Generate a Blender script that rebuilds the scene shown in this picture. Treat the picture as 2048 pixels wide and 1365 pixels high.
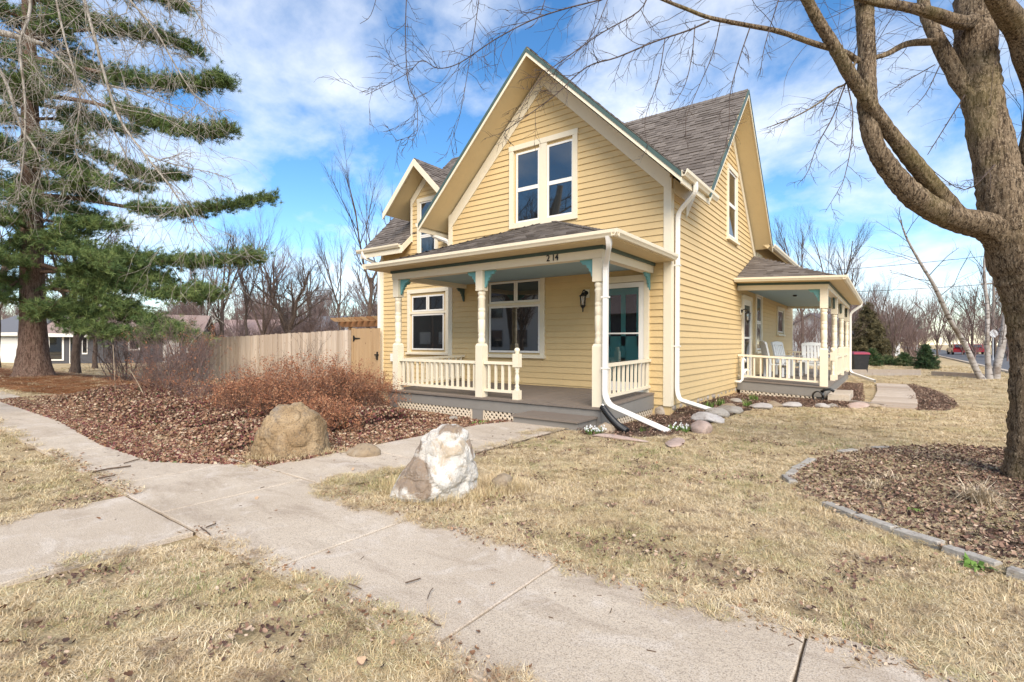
import bpy, bmesh, math, random
import numpy as np
from mathutils import Vector, Matrix
R = math.radians
for o in list(bpy.data.objects):
    bpy.data.objects.remove(o)
scene = bpy.context.scene
col = scene.collection
random.seed(7)
rng = np.random.default_rng(11)

# ------------------------------------------------------------------ camera
YAW = R(36.6)
CAMH = 1.35
FPX = 1010.0
cam_data = bpy.data.cameras.new('camera')
cam = bpy.data.objects.new('camera', cam_data)
col.objects.link(cam)
cam.matrix_world = (Matrix.Translation((0, 0, CAMH)) @ Matrix.Rotation(YAW, 4, 'Z')
                    @ Matrix.Rotation(R(90), 4, 'X') @ Matrix.Rotation(0.003, 4, 'Z'))
cam_data.sensor_width = 36.0
cam_data.lens = 36.0 * FPX / 2048.0
cam_data.shift_y = 0.0021
cam_data.clip_start = 0.05
cam_data.clip_end = 3000
scene.camera = cam
scene.render.resolution_x = 1024
scene.render.resolution_y = 682
scene.cycles.max_bounces = 5
scene.cycles.diffuse_bounces = 2
scene.cycles.glossy_bounces = 3
scene.cycles.transmission_bounces = 3
scene.cycles.transparent_max_bounces = 5

# ------------------------------------------------------------------ sky
SUN_EL, SUN_AZ = 39.0, 313.0          # azimuth measured from +X towards +Y, degrees
world = bpy.data.worlds.new('World')
scene.world = world
world.use_nodes = True
wn, wl = world.node_tree.nodes, world.node_tree.links
wn.clear()
w_out = wn.new('ShaderNodeOutputWorld')
w_bg = wn.new('ShaderNodeBackground')
w_bg.inputs['Strength'].default_value = 0.13
w_sky = wn.new('ShaderNodeTexSky')
w_sky.sky_type = 'NISHITA'
w_sky.sun_disc = False
w_sky.sun_elevation = R(SUN_EL)
w_sky.sun_rotation = R(90 - SUN_AZ)
w_sky.altitude = 200
w_sky.air_density = 1.0
w_sky.dust_density = 0.0
w_sky.ozone_density = 2.0
w_tc = wn.new('ShaderNodeTexCoord')
w_sep = wn.new('ShaderNodeSeparateXYZ')
wl.new(w_tc.outputs['Generated'], w_sep.inputs[0])


def wmath(op, a, b=None, clamp=False):
    n = wn.new('ShaderNodeMath')
    n.operation = op
    n.use_clamp = clamp
    for i, x in enumerate((a, b)):
        if x is None:
            continue
        if isinstance(x, (int, float)):
            n.inputs[i].default_value = x
        else:
            wl.new(x, n.inputs[i])
    return n.outputs[0]


# clouds: a flat layer seen in perspective, so they shrink towards the horizon
zc = wmath('ADD', wmath('MAXIMUM', w_sep.outputs[2], 0.0), 0.40)
cx = wmath('DIVIDE', w_sep.outputs[0], zc)
cy = wmath('DIVIDE', w_sep.outputs[1], zc)
w_cmb = wn.new('ShaderNodeCombineXYZ')
wl.new(cx, w_cmb.inputs[0])
wl.new(cy, w_cmb.inputs[1])
w_n1 = wn.new('ShaderNodeTexNoise')
w_n1.inputs['Scale'].default_value = 2.6
w_n1.inputs['Detail'].default_value = 9
w_n1.inputs['Roughness'].default_value = 0.58
w_n1.inputs['Distortion'].default_value = 0.15
w_off = wn.new('ShaderNodeVectorMath')
w_off.operation = 'ADD'
w_off.inputs[1].default_value = (3.7, 1.3, 0.4)
wl.new(w_cmb.outputs[0], w_off.inputs[0])
wl.new(w_off.outputs[0], w_n1.inputs['Vector'])
w_r1 = wn.new('ShaderNodeValToRGB')
w_r1.color_ramp.elements[0].position = 0.41
w_r1.color_ramp.elements[0].color = (0, 0, 0, 1)
w_r1.color_ramp.elements[1].position = 0.69
w_r1.color_ramp.elements[1].color = (1, 1, 1, 1)
wl.new(w_n1.outputs['Fac'], w_r1.inputs[0])
w_hs = wn.new('ShaderNodeHueSaturation')
w_hs.inputs['Saturation'].default_value = 1.27
w_hs.inputs['Value'].default_value = 0.80
wl.new(w_sky.outputs[0], w_hs.inputs['Color'])
w_mix = wn.new('ShaderNodeMixRGB')
w_mix.inputs[2].default_value = (4.6, 4.7, 4.85, 1)
wl.new(wmath('MULTIPLY', w_r1.outputs[0], 0.88), w_mix.inputs[0])
wl.new(w_hs.outputs[0], w_mix.inputs[1])
wl.new(w_mix.outputs[0], w_bg.inputs['Color'])
wl.new(w_bg.outputs[0], w_out.inputs['Surface'])

# ------------------------------------------------------------------ sun
sun_data = bpy.data.lights.new('sun', 'SUN')
sun_data.energy = 2.5
sun_data.angle = R(42)
sun_data.color = (1.0, 0.91, 0.79)
sun = bpy.data.objects.new('sun', sun_data)
col.objects.link(sun)
_d = Vector((math.cos(R(SUN_AZ)) * math.cos(R(SUN_EL)), math.sin(R(SUN_AZ)) * math.cos(R(SUN_EL)), math.sin(R(SUN_EL))))
sun.rotation_euler = _d.to_track_quat('Z', 'Y').to_euler()

scene.view_settings.view_transform = 'Standard'
scene.view_settings.look = 'None'
scene.view_settings.gamma = 1.0
scene.view_settings.use_curve_mapping = False
scene.view_settings.exposure = 1.12

# ------------------------------------------------------------------ helpers
IDF = lambda u, w, z: (u, w, z)


class MB:
    """collects faces, then links them as ONE mesh object"""
    def __init__(s):
        s.v, s.f, s.mi, s.rn = [], [], [], []
        s.cur, s.r = 0, 0.5

    def face(s, pts):
        n = len(s.v)
        s.v.extend(tuple(p) for p in pts)
        s.f.append(tuple(range(n, n + len(pts))))
        s.mi.append(s.cur)
        s.rn.append(s.r)

    def idx(s, pts, faces):
        n = len(s.v)
        s.v.extend(tuple(p) for p in pts)
        for f in faces:
            s.f.append(tuple(n + i for i in f))
            s.mi.append(s.cur)
            s.rn.append(s.r)
        return n

    def box(s, u0, u1, w0, w1, z0, z1, F=IDF):
        p = [F(u, w, z) for z in (z0, z1) for (u, w) in ((u0, w0), (u1, w0), (u1, w1), (u0, w1))]
        s.idx(p, [(3, 2, 1, 0), (4, 5, 6, 7), (0, 1, 5, 4), (1, 2, 6, 5), (2, 3, 7, 6), (3, 0, 4, 7)])
        return s

    def prism(s, a, b):
        """two matching loops of points joined to a solid"""
        n = len(a)
        fs = [tuple(range(n))[::-1], tuple(range(n, 2 * n))]
        for i in range(n):
            j = (i + 1) % n
            fs.append((i, j, n + j, n + i))
        s.idx(list(a) + list(b), fs)
        return s

    def tube(s, pts, rad, n=8, cap=True):
        pts = [Vector(p) for p in pts]
        m = len(pts)
        if isinstance(rad, (int, float)):
            rad = [rad] * m
        base = len(s.v)
        up = None
        for i, p in enumerate(pts):
            t = (pts[min(i + 1, m - 1)] - pts[max(i - 1, 0)])
            if t.length < 1e-9:
                t = Vector((0, 0, 1))
            t.normalize()
            if up is None:
                up = Vector((1, 0, 0)) if abs(t.x) < 0.8 else Vector((0, 1, 0))
            a = (up - t * up.dot(t)).normalized()
            b = t.cross(a)
            up = a
            for k in range(n):
                q = 2 * math.pi * k / n
                s.v.append(tuple(p + (a * math.cos(q) + b * math.sin(q)) * rad[i]))
        for i in range(m - 1):
            for k in range(n):
                k2 = (k + 1) % n
                s.f.append((base + i * n + k, base + i * n + k2, base + (i + 1) * n + k2, base + (i + 1) * n + k))
                s.mi.append(s.cur)
                s.rn.append(s.r)
        if cap:
            for f in (tuple(base + k for k in range(n))[::-1], tuple(base + (m - 1) * n + k for k in range(n))):
                s.f.append(f)
                s.mi.append(s.cur)
                s.rn.append(s.r)
        return s

    def sweep(s, path, w, h, rnd=0.12, ref=(0, 0, 1), seg=4):
        """rectangular pipe along a path with rounded bends; ref fixes the profile"""
        P = [Vector(p) for p in path]
        pts = [P[0]]
        for i in range(1, len(P) - 1):
            a, b = (P[i - 1] - P[i]), (P[i + 1] - P[i])
            r = min(rnd, a.length * .45, b.length * .45)
            a.normalize()
            b.normalize()
            p0, p2 = P[i] + a * r, P[i] + b * r
            for k in range(seg + 1):
                t = k / seg
                pts.append(p0 * (1 - t) ** 2 + P[i] * 2 * t * (1 - t) + p2 * t * t)
        pts.append(P[-1])
        base, m = len(s.v), len(pts)
        ref = Vector(ref)
        for i, p in enumerate(pts):
            t = (pts[min(i + 1, m - 1)] - pts[max(i - 1, 0)]).normalized()
            a = t.cross(ref)
            if a.length < 1e-4:
                a = Vector((1, 0, 0))
            a.normalize()
            b = a.cross(t).normalized()
            for (x, y) in ((-.5, -.38), (-.38, -.5), (.38, -.5), (.5, -.38), (.5, .38), (.38, .5), (-.38, .5), (-.5, .38)):
                s.v.append(tuple(p + a * x * w + b * y * h))
        for i in range(m - 1):
            for k in range(8):
                k2 = (k + 1) % 8
                s.f.append((base + i * 8 + k, base + i * 8 + k2, base + i * 8 + 8 + k2, base + i * 8 + 8 + k))
                s.mi.append(s.cur)
                s.rn.append(s.r)
        return s

    def lathe(s, c, prof, n=16):
        base, m = len(s.v), len(prof)
        for (r, z) in prof:
            for k in range(n):
                q = 2 * math.pi * k / n
                s.v.append((c[0] + r * math.cos(q), c[1] + r * math.sin(q), c[2] + z))
        for i in range(m - 1):
            for k in range(n):
                k2 = (k + 1) % n
                s.f.append((base + i * n + k, base + i * n + k2, base + (i + 1) * n + k2, base + (i + 1) * n + k))
                s.mi.append(s.cur)
                s.rn.append(s.r)
        for f in (tuple(base + k for k in range(n))[::-1], tuple(base + (m - 1) * n + k for k in range(n))):
            s.f.append(f)
            s.mi.append(s.cur)
            s.rn.append(s.r)
        return s

    def mesh(s, name, fix=True, smooth=False, tilt=None):
        v = s.v
        if tilt:
            v = [tilt(p) for p in v]
        me = bpy.data.meshes.new(name)
        me.from_pydata(v, [], s.f)
        if fix and len(s.f) < 20000:
            bm = bmesh.new()
            bm.from_mesh(me)
            bmesh.ops.recalc_face_normals(bm, faces=bm.faces)
            bm.to_mesh(me)
            bm.free()
        if max(s.mi, default=0) > 0:
            me.polygons.foreach_set('material_index', s.mi)
        if len(set(s.rn)) > 1:
            at = me.attributes.new('rnd', 'FLOAT', 'FACE')
            at.data.foreach_set('value', s.rn)
        if smooth:
            me.polygons.foreach_set('use_smooth', [True] * len(me.polygons))
        return me

    def build(s, name, mats, parent=None, fix=True, smooth=False, tilt=None, **tags):
        me = s.mesh(name, fix, smooth, tilt)
        return link(name, me, mats, parent, **tags)


def link(name, me, mats, parent=None, loc=None, rot=None, scale=None, **tags):
    if mats is not None and not me.materials:
        for m in (mats if isinstance(mats, (list, tuple)) else [mats]):
            me.materials.append(m)
    o = bpy.data.objects.new(name, me)
    col.objects.link(o)
    if parent is not None:
        o.parent = parent
        o.matrix_parent_inverse = WM[parent.name].inverted()
    if loc is not None:
        o.location = loc
    if rot is not None:
        o.rotation_euler = rot
    if scale is not None:
        o.scale = scale
    WM[o.name] = Matrix.LocRotScale(o.location, o.rotation_euler, o.scale)
    for k, x in tags.items():
        o[k] = x
    return o


WM = {}


def thing(name, label, category, loc=(0, 0, 0), rotz=0.0, group=None):
    o = bpy.data.objects.new(name, None)
    col.objects.link(o)
    o.empty_display_size = 0.2
    o.location = loc
    o.rotation_euler = (0, 0, rotz)
    o['label'] = label
    o['category'] = category
    if group:
        o['group'] = group
    WM[o.name] = Matrix.LocRotScale(o.location, o.rotation_euler, o.scale)
    return o


def copy_thing(src, loc, rotz, scale=1.0, label=None):
    """copy of a thing with copies of its parts and sub-parts (shared mesh data)"""
    r = src.copy()
    col.objects.link(r)
    r.location = loc
    r.rotation_euler = (0, 0, rotz)
    r.scale = (scale,) * 3 if isinstance(scale, (int, float)) else scale
    if label:
        r['label'] = label
    for ch in list(src.children):
        c = ch.copy()
        col.objects.link(c)
        c.parent = r
        for g in list(ch.children):
            d = g.copy()
            col.objects.link(d)
            d.parent = c
    return r


def sub_local(o, parent):
    """parent a part built in the thing's local coordinates"""
    o.parent = parent
    o.matrix_parent_inverse = Matrix.Identity(4)
    return o


# ------------------------------------------------------------------ materials
class NT:
    def __init__(s, name):
        s.m = bpy.data.materials.new(name)
        s.m.use_nodes = True
        s.n, s.l = s.m.node_tree.nodes, s.m.node_tree.links
        s.b = s.n['Principled BSDF']
        s.geo = None

    def pos(s):
        if s.geo is None:
            s.geo = s.n.new('ShaderNodeNewGeometry')
        return s.geo.outputs['Position']

    def scaled(s, vec, sc):
        n = s.n.new('ShaderNodeVectorMath')
        n.operation = 'MULTIPLY'
        s.l.new(vec, n.inputs[0])
        n.inputs[1].default_value = sc
        return n.outputs[0]

    def noise(s, scale, detail=4, rough=.55, vec=None, stretch=None, dist=0.0):
        vec = vec or s.pos()
        if stretch:
            vec = s.scaled(vec, stretch)
        n = s.n.new('ShaderNodeTexNoise')
        n.inputs['Scale'].default_value = scale
        n.inputs['Detail'].default_value = detail
        n.inputs['Roughness'].default_value = rough
        n.inputs['Distortion'].default_value = dist
        s.l.new(vec, n.inputs['Vector'])
        return n.outputs['Fac']

    def ramp(s, fac, stops):
        n = s.n.new('ShaderNodeValToRGB')
        el = n.color_ramp.elements
        while len(el) > len(stops):
            el.remove(el[-1])
        while len(el) < len(stops):
            el.new(0.5)
        for e, (p, c) in zip(el, stops):
            e.position = p
            e.color = (c, c, c, 1) if isinstance(c, (int, float)) else (*c, 1)
        s.l.new(fac, n.inputs[0])
        return n.outputs[0]

    def mix(s, fac, a, b, mode='MIX'):
        n = s.n.new('ShaderNodeMixRGB')
        n.blend_type = mode
        for i, x in enumerate((fac, a, b)):
            if isinstance(x, (int, float)):
                n.inputs[i].default_value = x if i == 0 else (x, x, x, 1)
            elif isinstance(x, (tuple, list)):
                n.inputs[i].default_value = (*x, 1)
            else:
                s.l.new(x, n.inputs[i])
        return n.outputs[0]

    def attr(s, name='rnd', kind='GEOMETRY'):
        n = s.n.new('ShaderNodeAttribute')
        n.attribute_name = name
        n.attribute_type = kind
        return n.outputs['Fac']

    def orand(s):
        return s.n.new('ShaderNodeObjectInfo').outputs['Random']

    def bump(s, h, strength=.3, dist=.01):
        n = s.n.new('ShaderNodeBump')
        n.inputs['Strength'].default_value = strength
        n.inputs['Distance'].default_value = dist
        s.l.new(h, n.inputs['Height'])
        s.l.new(n.outputs[0], s.b.inputs['Normal'])

    def done(s, color, rough=.7, spec=.3, metal=0.0):
        if isinstance(color, (tuple, list)):
            s.b.inputs['Base Color'].default_value = (*color, 1)
        else:
            s.l.new(color, s.b.inputs['Base Color'])
        s.b.inputs['Roughness'].default_value = rough
        s.b.inputs['Specular IOR Level'].default_value = spec
        s.b.inputs['Metallic'].default_value = metal
        return s.m


def paint(name, c, var=.10, rough=.55, bump=.12, scale=3.0, grime=.12, spec=.3):
    """weathered paint: soft blotches, fine grain, a little grime, tint by object"""
    t = NT(name)
    lo = tuple(x * (1 - var) for x in c)
    hi = tuple(min(1, x * (1 + var * .6)) for x in c)
    k = t.mix(t.noise(scale, 5), lo, hi)
    k = t.mix(t.mix(1.0, t.orand(), 0.32, 'MULTIPLY'), k, tuple(x * .80 for x in c))
    g = t.ramp(t.noise(9, 8, .7), [(.52, 0), (.75, grime)])
    k = t.mix(g, k, (.20, .16, .12))
    if bump:
        t.bump(t.noise(60, 3, .6), bump, .004)
    return t.done(k, rough, spec)


SIDING = paint('yellow_siding_paint', (.71, .51, .25), .08, .6, .1, grime=.10)
TRIM = paint('cream_trim_paint', (.86, .75, .56), .05, .5, .06, grime=.08)
SOFFIT = paint('cream_soffit_paint', (.76, .59, .335), .06, .6, .06, grime=.08)
WHITE = paint('white_paint', (.88, .83, .75), .04, .4, .03, grime=.05)
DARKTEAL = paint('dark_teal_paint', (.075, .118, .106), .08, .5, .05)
TEAL = paint('teal_paint', (.17, .40, .40), .08, .5, .05)
DOORTEAL = paint('door_teal_paint', (.10, .37, .34), .06, .45, .05)
CEILBLUE = paint('pale_blue_ceiling_paint', (.36, .50, .56), .05, .6, .05)
DECK = paint('grey_deck_boards', (.225, .18, .145), .16, .6, .25, 6, .35)
FASCIA = paint('grey_deck_fascia', (.26, .235, .205), .12, .65, .2, 4, .3)
BLACK = paint('black_metal', (.012, .012, .013), .1, .35, 0, grime=0, spec=.5)
LATTICE = paint('cream_lattice', (.72, .60, .45), .08, .6, .05)


def glass_mat():
    t = NT('window_glass')
    t.b.inputs['IOR'].default_value = 2.1
    return t.done(t.mix(t.noise(1.4, 3), (.008, .009, .010), (.02, .022, .022)), .025, .6)


GLASS = glass_mat()


def clear_glass():
    t = NT('clear_storm_glass')
    out = t.n['Material Output']
    tr = t.n.new('ShaderNodeBsdfTransparent')
    gl = t.n.new('ShaderNodeBsdfGlossy')
    gl.inputs['Roughness'].default_value = .02
    fr = t.n.new('ShaderNodeFresnel')
    fr.inputs['IOR'].default_value = 1.75
    mx = t.n.new('ShaderNodeMixShader')
    t.l.new(fr.outputs[0], mx.inputs[0])
    t.l.new(tr.outputs[0], mx.inputs[1])
    t.l.new(gl.outputs[0], mx.inputs[2])
    t.l.new(mx.outputs[0], out.inputs['Surface'])
    return t.m


CLEAR = clear_glass()


def shingle_mat():
    t = NT('asphalt_shingles')
    r = t.ramp(t.attr(), [(0, (.085, .068, .056)), (.4, (.14, .115, .097)), (.8, (.185, .157, .134)), (1, (.235, .20, .172))])
    k = t.mix(t.noise(1.2, 4), r, t.mix(.5, r, (.13, .105, .085)))
    k = t.mix(t.ramp(t.noise(220, 2), [(.3, 0), (.8, .5)]), k, (.25, .22, .2))
    t.bump(t.noise(300, 2), .4, .004)
    return t.done(k, .9, .15)


SHINGLE = shingle_mat()


def stone_mat(name, a, b, c, sc=3.0, bump=.8):
    t = NT(name)
    k = t.mix(t.ramp(t.noise(sc, 6, .6, dist=.4), [(.35, 0), (.65, 1)]), a, b)
    k = t.mix(t.ramp(t.noise(sc * 2.3, 7, .65, stretch=(1, 1, 1.6), dist=.6), [(.53, 0), (.64, 1)]), k, c)
    k = t.mix(t.mix(1, t.orand(), .35, 'MULTIPLY'), k, tuple(x * .6 for x in a))
    t.bump(t.noise(sc * 9, 8, .7), bump, .02)
    return t.done(k, .85, .2)


FOUND = stone_mat('foundation_stone_mix', (.46, .37, .28), (.58, .50, .41), (.33, .26, .2), 4)
# ================================================================== the yellow house
YF, XS, YW = 9.80, -3.42, 11.00            # front wall, side wall, set-back wing wall
XL, XC = -9.34, -6.38                      # left corner of the gable wall, its centre line
XWL = -13.60                               # left corner of the wing
FF = lambda u, w, z: (u, YF - w, z)
FW = lambda u, w, z: (u, YW - w, z)
FS = lambda u, w, z: (XS + w, u, z)
house = thing('house', 'yellow clapboard house with steep gables and cream trim', 'house', (-6.4, 9.8, 0))
GZ, GOV = 7.86, 3.41                       # front gable: ridge height, half width to the eave
CRY, CRZ, XO = 14.10, 7.92, -2.90          # cross roof: ridge line, its height, right overhang
EX = .135                                   # siding exposure
N_BOARD = 0


def unit_board(name):
    b = MB()
    pr = [(0, 0), (.027, 0), (.003, .158), (0, .158)]
    b.prism([(0, w, z) for w, z in pr], [(1, w, z) for w, z in pr])
    me = b.mesh(name)
    me.materials.append(SIDING)
    return me


BOARD = unit_board('siding_board')


def cut(iv, holes):
    out = [iv]
    for h0, h1 in holes:
        nx = []
        for a, b in out:
            if h1 <= a or h0 >= b:
                nx.append((a, b))
            else:
                if h0 > a:
                    nx.append((a, h0))
                if h1 < b:
                    nx.append((h1, b))
        out = nx
    return [(a, b) for a, b in out if b - a > .03]


def side_boards(wall, F, rows, holes, join=None):
    """rows: (z, u0, u1); each clapboard becomes a part of its wall (or is joined into one where too far to tell apart)"""
    global N_BOARD
    for z, u0, u1 in rows:
        hs = [(h[0], h[1]) for h in holes if h[2] < z + .1 and h[3] > z + .05]
        for a, b in cut((u0, u1), hs):
            # long courses are made of butted boards
            cuts = [a]
            if b - a > 2.6 and random.random() < .75:
                cuts.append(a + (b - a) * random.uniform(.2, .8))
            cuts.append(b)
            for c, d in zip(cuts, cuts[1:]):
                if join is not None:
                    pr = [(0, 0), (.027, 0), (.003, .158), (0, .158)]
                    join.prism([F(c, w, z + q) for w, q in pr], [F(d, w, z + q) for w, q in pr])
                    continue
                p = F(c, 0, z)
                if F is FS:      # runs along +Y, faces +X
                    o = link('siding_board', BOARD, None, wall, loc=(p[0] + random.uniform(-.003, .001), p[1], p[2] + random.uniform(-.003, .003)), rot=(0, random.uniform(-.0006, .0006), R(90)), scale=(d - c - .002, -1, 1))
                else:            # runs along +X, faces -Y
                    o = link('siding_board', BOARD, None, wall, loc=(p[0], p[1] + random.uniform(-.001, .003), p[2] + random.uniform(-.003, .003)), rot=(0, random.uniform(-.0006, .0006), 0), scale=(d - c - .002, -1, 1))
                N_BOARD += 1


def wall_slab(name, poly, F, mat=None, th=.12):
    b = MB()
    b.prism([F(u, -th, z) for u, z in poly], [F(u, -.002, z) for u, z in poly])
    return b.build(name, mat or SIDING, house)


# ---- front gable wall
roof_under = lambda u: GZ - .22 - abs(u - XC)           # underside line of the front gable roof
front_wall = wall_slab('front_wall', [(XL, -.3), (XS, -.3), (XS, roof_under(XS)), (XC, roof_under(XC)), (XL, roof_under(XL))], FF)
GW = (-7.34, -5.47, 4.10, 6.08)                          # gable window (casing)
BW = (-8.12, -6.32, 1.01, 3.02)                          # porch window
DR = (-4.95, -3.83, .30, 2.74)                           # front door casing
rows = []
z = .14
while z < 7.4:
    lo, hi = XL + .11, XS - .11
    k = roof_under(XC) - .34 - z
    if k < .12:
        break
    rows.append((z, max(lo, XC - k), min(hi, XC + k)))
    z += EX
side_boards(front_wall, FF, rows, [tuple((h[0] + .05, h[1] - .05, h[2] + .03, h[3] - .05)) for h in (GW, BW, DR)])
# ---- wing wall with its wall dormer
DX, DZ, DH = -11.40, 6.88, 1.42                          # dormer centre, ridge, half width
dorm_under = lambda u: DZ - .2 - abs(u - DX)
wing_wall = wall_slab('wing_wall', [(XWL, -.5), (XL + .3, -.5), (XL + .3, 4.6), (DX + .75, 4.6), (DX + .75, dorm_under(DX + .75)), (DX, dorm_under(DX)),
                                    (DX - .75, dorm_under(DX - .75)), (DX - .75, 4.6), (XWL, 4.6)], FW)
LW = (-12.30, -10.50, 1.0, 3.03)
DW = (-11.86, -10.94, 3.60, 5.86)
rows = []
z = .0
while z < 6.3:
    if z < 4.35:
        rows.append((z, XWL + .1, XL - .01))
    else:
        k = min(.70, dorm_under(DX) - .30 - z)
        if k < .1:
            break
        rows.append((z, DX - k, DX + k))
    z += EX
side_boards(wing_wall, FW, rows, [(h[0] + .05, h[1] - .05, h[2] + .03, h[3] - .05) for h in (LW, DW)])
# ---- side wall (flush with the right end of the cross gable), then the rear wing
side_under = lambda y: CRZ - .22 - abs(y - CRY)
YB, YE = 17.55, 25.6
side_wall = wall_slab('side_wall', [(YF + .02, -.4), (YB, -.4), (YB, side_under(YB)), (CRY, side_under(CRY)), (10.95, side_under(10.95)), (10.9, 4.62), (YF + .02, 4.62)], FS)
SW = (14.05, 15.15, 4.12, 6.12)
SD = (15.80, 17.00, .20, 2.78)
NW = (17.66, 18.70, 1.05, 3.02)
QW = (21.60, 23.20, 1.68, 2.80)
rows = []
z = .14
while z < 7.2:
    k = side_under(CRY) - .30 - z
    if k < .12:
        break
    lo = YF + .14 if z < 4.3 else CRY - k
    rows.append((z, max(lo, YF + .14), min(YB - .02, CRY + k)))
    z += EX
side_boards(side_wall, FS, rows, [(h[0] + .05, h[1] - .05, h[2] + .03, h[3] - .05) for h in (SW, SD)])
rear_wall = wall_slab('rear_wing_wall', [(YB + .002, -.4), (YE, -.4), (YE, 4.72), (YB + .002, 4.72)], FS)
jb = MB()
rows = [(.14 + i * EX, YB, YE - .1) for i in range(30)]
side_boards(rear_wall, FS, rows, [(h[0] + .05, h[1] - .05, h[2] + .03, h[3] - .05) for h in (NW, QW)], join=jb)
jb.build('siding_boards', SIDING, rear_wall, kind='stuff')
# hidden walls that close the volume
b = MB()
b.box(XWL, XWL + .1, YW + .13, 18.0, -.5, 4.3)
b.prism([(XWL, 11.05, 4.3), (XWL, 18.4, 4.3), (XWL, 15.0, 8.5)], [(XWL + .1, 11.05, 4.3), (XWL + .1, 18.4, 4.3), (XWL + .1, 15.0, 8.5)])
b.build('left_gable_wall', SIDING, house)
b = MB()
b.box(XWL, -10.2, 18.0, 18.1, -.5, 4.3)
b.box(-10.3, -10.2, 18.1, YE, -.5, 4.3)
b.box(-10.2, XS - .13, YE - .1, YE, -.5, 4.3)
b.box(XL, XL + .1, YF + .13, YW - .01, -.3, 4.5)
b.build('back_wall', SIDING, house)

# ---- foundation
b = MB()
b.box(XL + .05, XS - .03, YF + .03, YF + .3, -.4, .14)
b.box(XS - .3, XS - .03, YF + .31, YE, -.4, .14)
found = b.build('foundation', FOUND, house)
stone_meshes = []


def rock_mesh(name, seed, sub=3, rough=.35, flat=1.0, facets=6):
    r = random.Random(seed)
    bm = bmesh.new()
    bmesh.ops.create_icosphere(bm, subdivisions=sub, radius=1)
    planes = []
    for _ in range(facets):
        n = Vector((r.uniform(-1, 1), r.uniform(-1, 1), r.uniform(-1, 1))).normalized()
        planes.append((n, r.uniform(.55, .88)))
    from mathutils import noise
    off = Vector((r.uniform(0, 50), r.uniform(0, 50), r.uniform(0, 50)))
    for v in bm.verts:
        p = v.co.copy()
        for n, d in planes:
            k = p.dot(n) - d
            if k > 0:
                p -= n * k * .85
        f = noise.fractal(p * 1.6 + off, .9, 2.1, 5) * rough * .35
        f += noise.fractal(p * 6 + off, .9, 2.1, 3) * rough * .08
        v.co = p * (1 + f)
        v.co.z *= flat
    me = bpy.data.meshes.new(name)
    bm.to_mesh(me)
    bm.free()
    me.polygons.foreach_set('use_smooth', [True] * len(me.polygons))
    return me


fs_meshes = [rock_mesh('foundation_stone', 40 + i, 2, .25, 1, 8) for i in range(4)]
for me in fs_meshes:
    me.materials.append(FOUND)
y = YF + .1
while y < 15.25:
    L = random.uniform(.22, .48)
    for zz, hh in ((-.12, .13), (.06, .09)):
        link('foundation_stone', random.choice(fs_meshes), None, found, loc=(XS - .06, y + L / 2 + random.uniform(-.06, .06), zz),
             rot=(random.uniform(-.2, .2), random.uniform(-.2, .2), random.choice((0, 3.14))), scale=(.085, L * .62, hh))
    y += L
x = XS - .05
while x > -3.75:
    link('foundation_stone', random.choice(fs_meshes), None, found, loc=(x - .12, YF + .05, -.02), scale=(.17, .09, .17))
    x -= .28

# ---- corner boards and friezes
b = MB()
b.box(XS - .12, XS + .032, 0, .034, .12, 4.60, FF)
b.box(YF + .001, YF + .13, 0, .034, .12, 4.40, FS)
b.build('corner_board', TRIM, house)
b = MB()
b.box(XL - .03, XL + .11, 0, .034, .36, 4.75, FF)
b.box(XL - .032, XL, -.6, -.001, 0, 4.6, FF)
b.build('corner_board', TRIM, house)
b = MB()
b.box(XWL - .03, XWL + .10, 0, .034, -.2, 4.35, FW)
b.build('corner_board', TRIM, house)
b = MB()
b.box(YE - .11, YE + .02, 0, .034, .1, 4.35, FS)
b.build('corner_board', TRIM, house)


def frieze(fn, cx, cz, a, e, F, wdt, name='frieze_board'):
    """sloping board under a gable soffit on one side (a = +1/-1), from the ridge to the wall corner at distance e"""
    p = [(cx, fn(cx)), (cx + a * e, fn(cx + a * e)), (cx + a * e, fn(cx + a * e) - wdt), (cx, fn(cx) - wdt)]
    m = MB()
    m.prism([F(u, .001, z) for u, z in p], [F(u, .04, z) for u, z in p])
    return m.build(name, TRIM, house)


for a in (-1, 1):
    frieze(roof_under, XC, GZ, a, 2.96 if a > 0 else 2.96, FF, .36)
    frieze(dorm_under, DX, DZ, a, .78, FW, .26)
    frieze(side_under, CRY, CRZ, a, 3.42, FS, .30)
b = MB()
b.box(DX - .78, DX - .70, 0, .034, 4.55, 5.75, FW)
b.build('corner_board', TRIM, house)
b = MB()
b.box(YF + .14, 11.0, 0, .036, 4.34, 4.62, FS)
b.build('frieze_board', TRIM, house)
b = MB()
b.box(YB - .01, YB + .1, 0, .034, 4.15, 4.40, FS)
b.build('corner_board', TRIM, house)

# ---- roofs ------------------------------------------------------------


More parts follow.
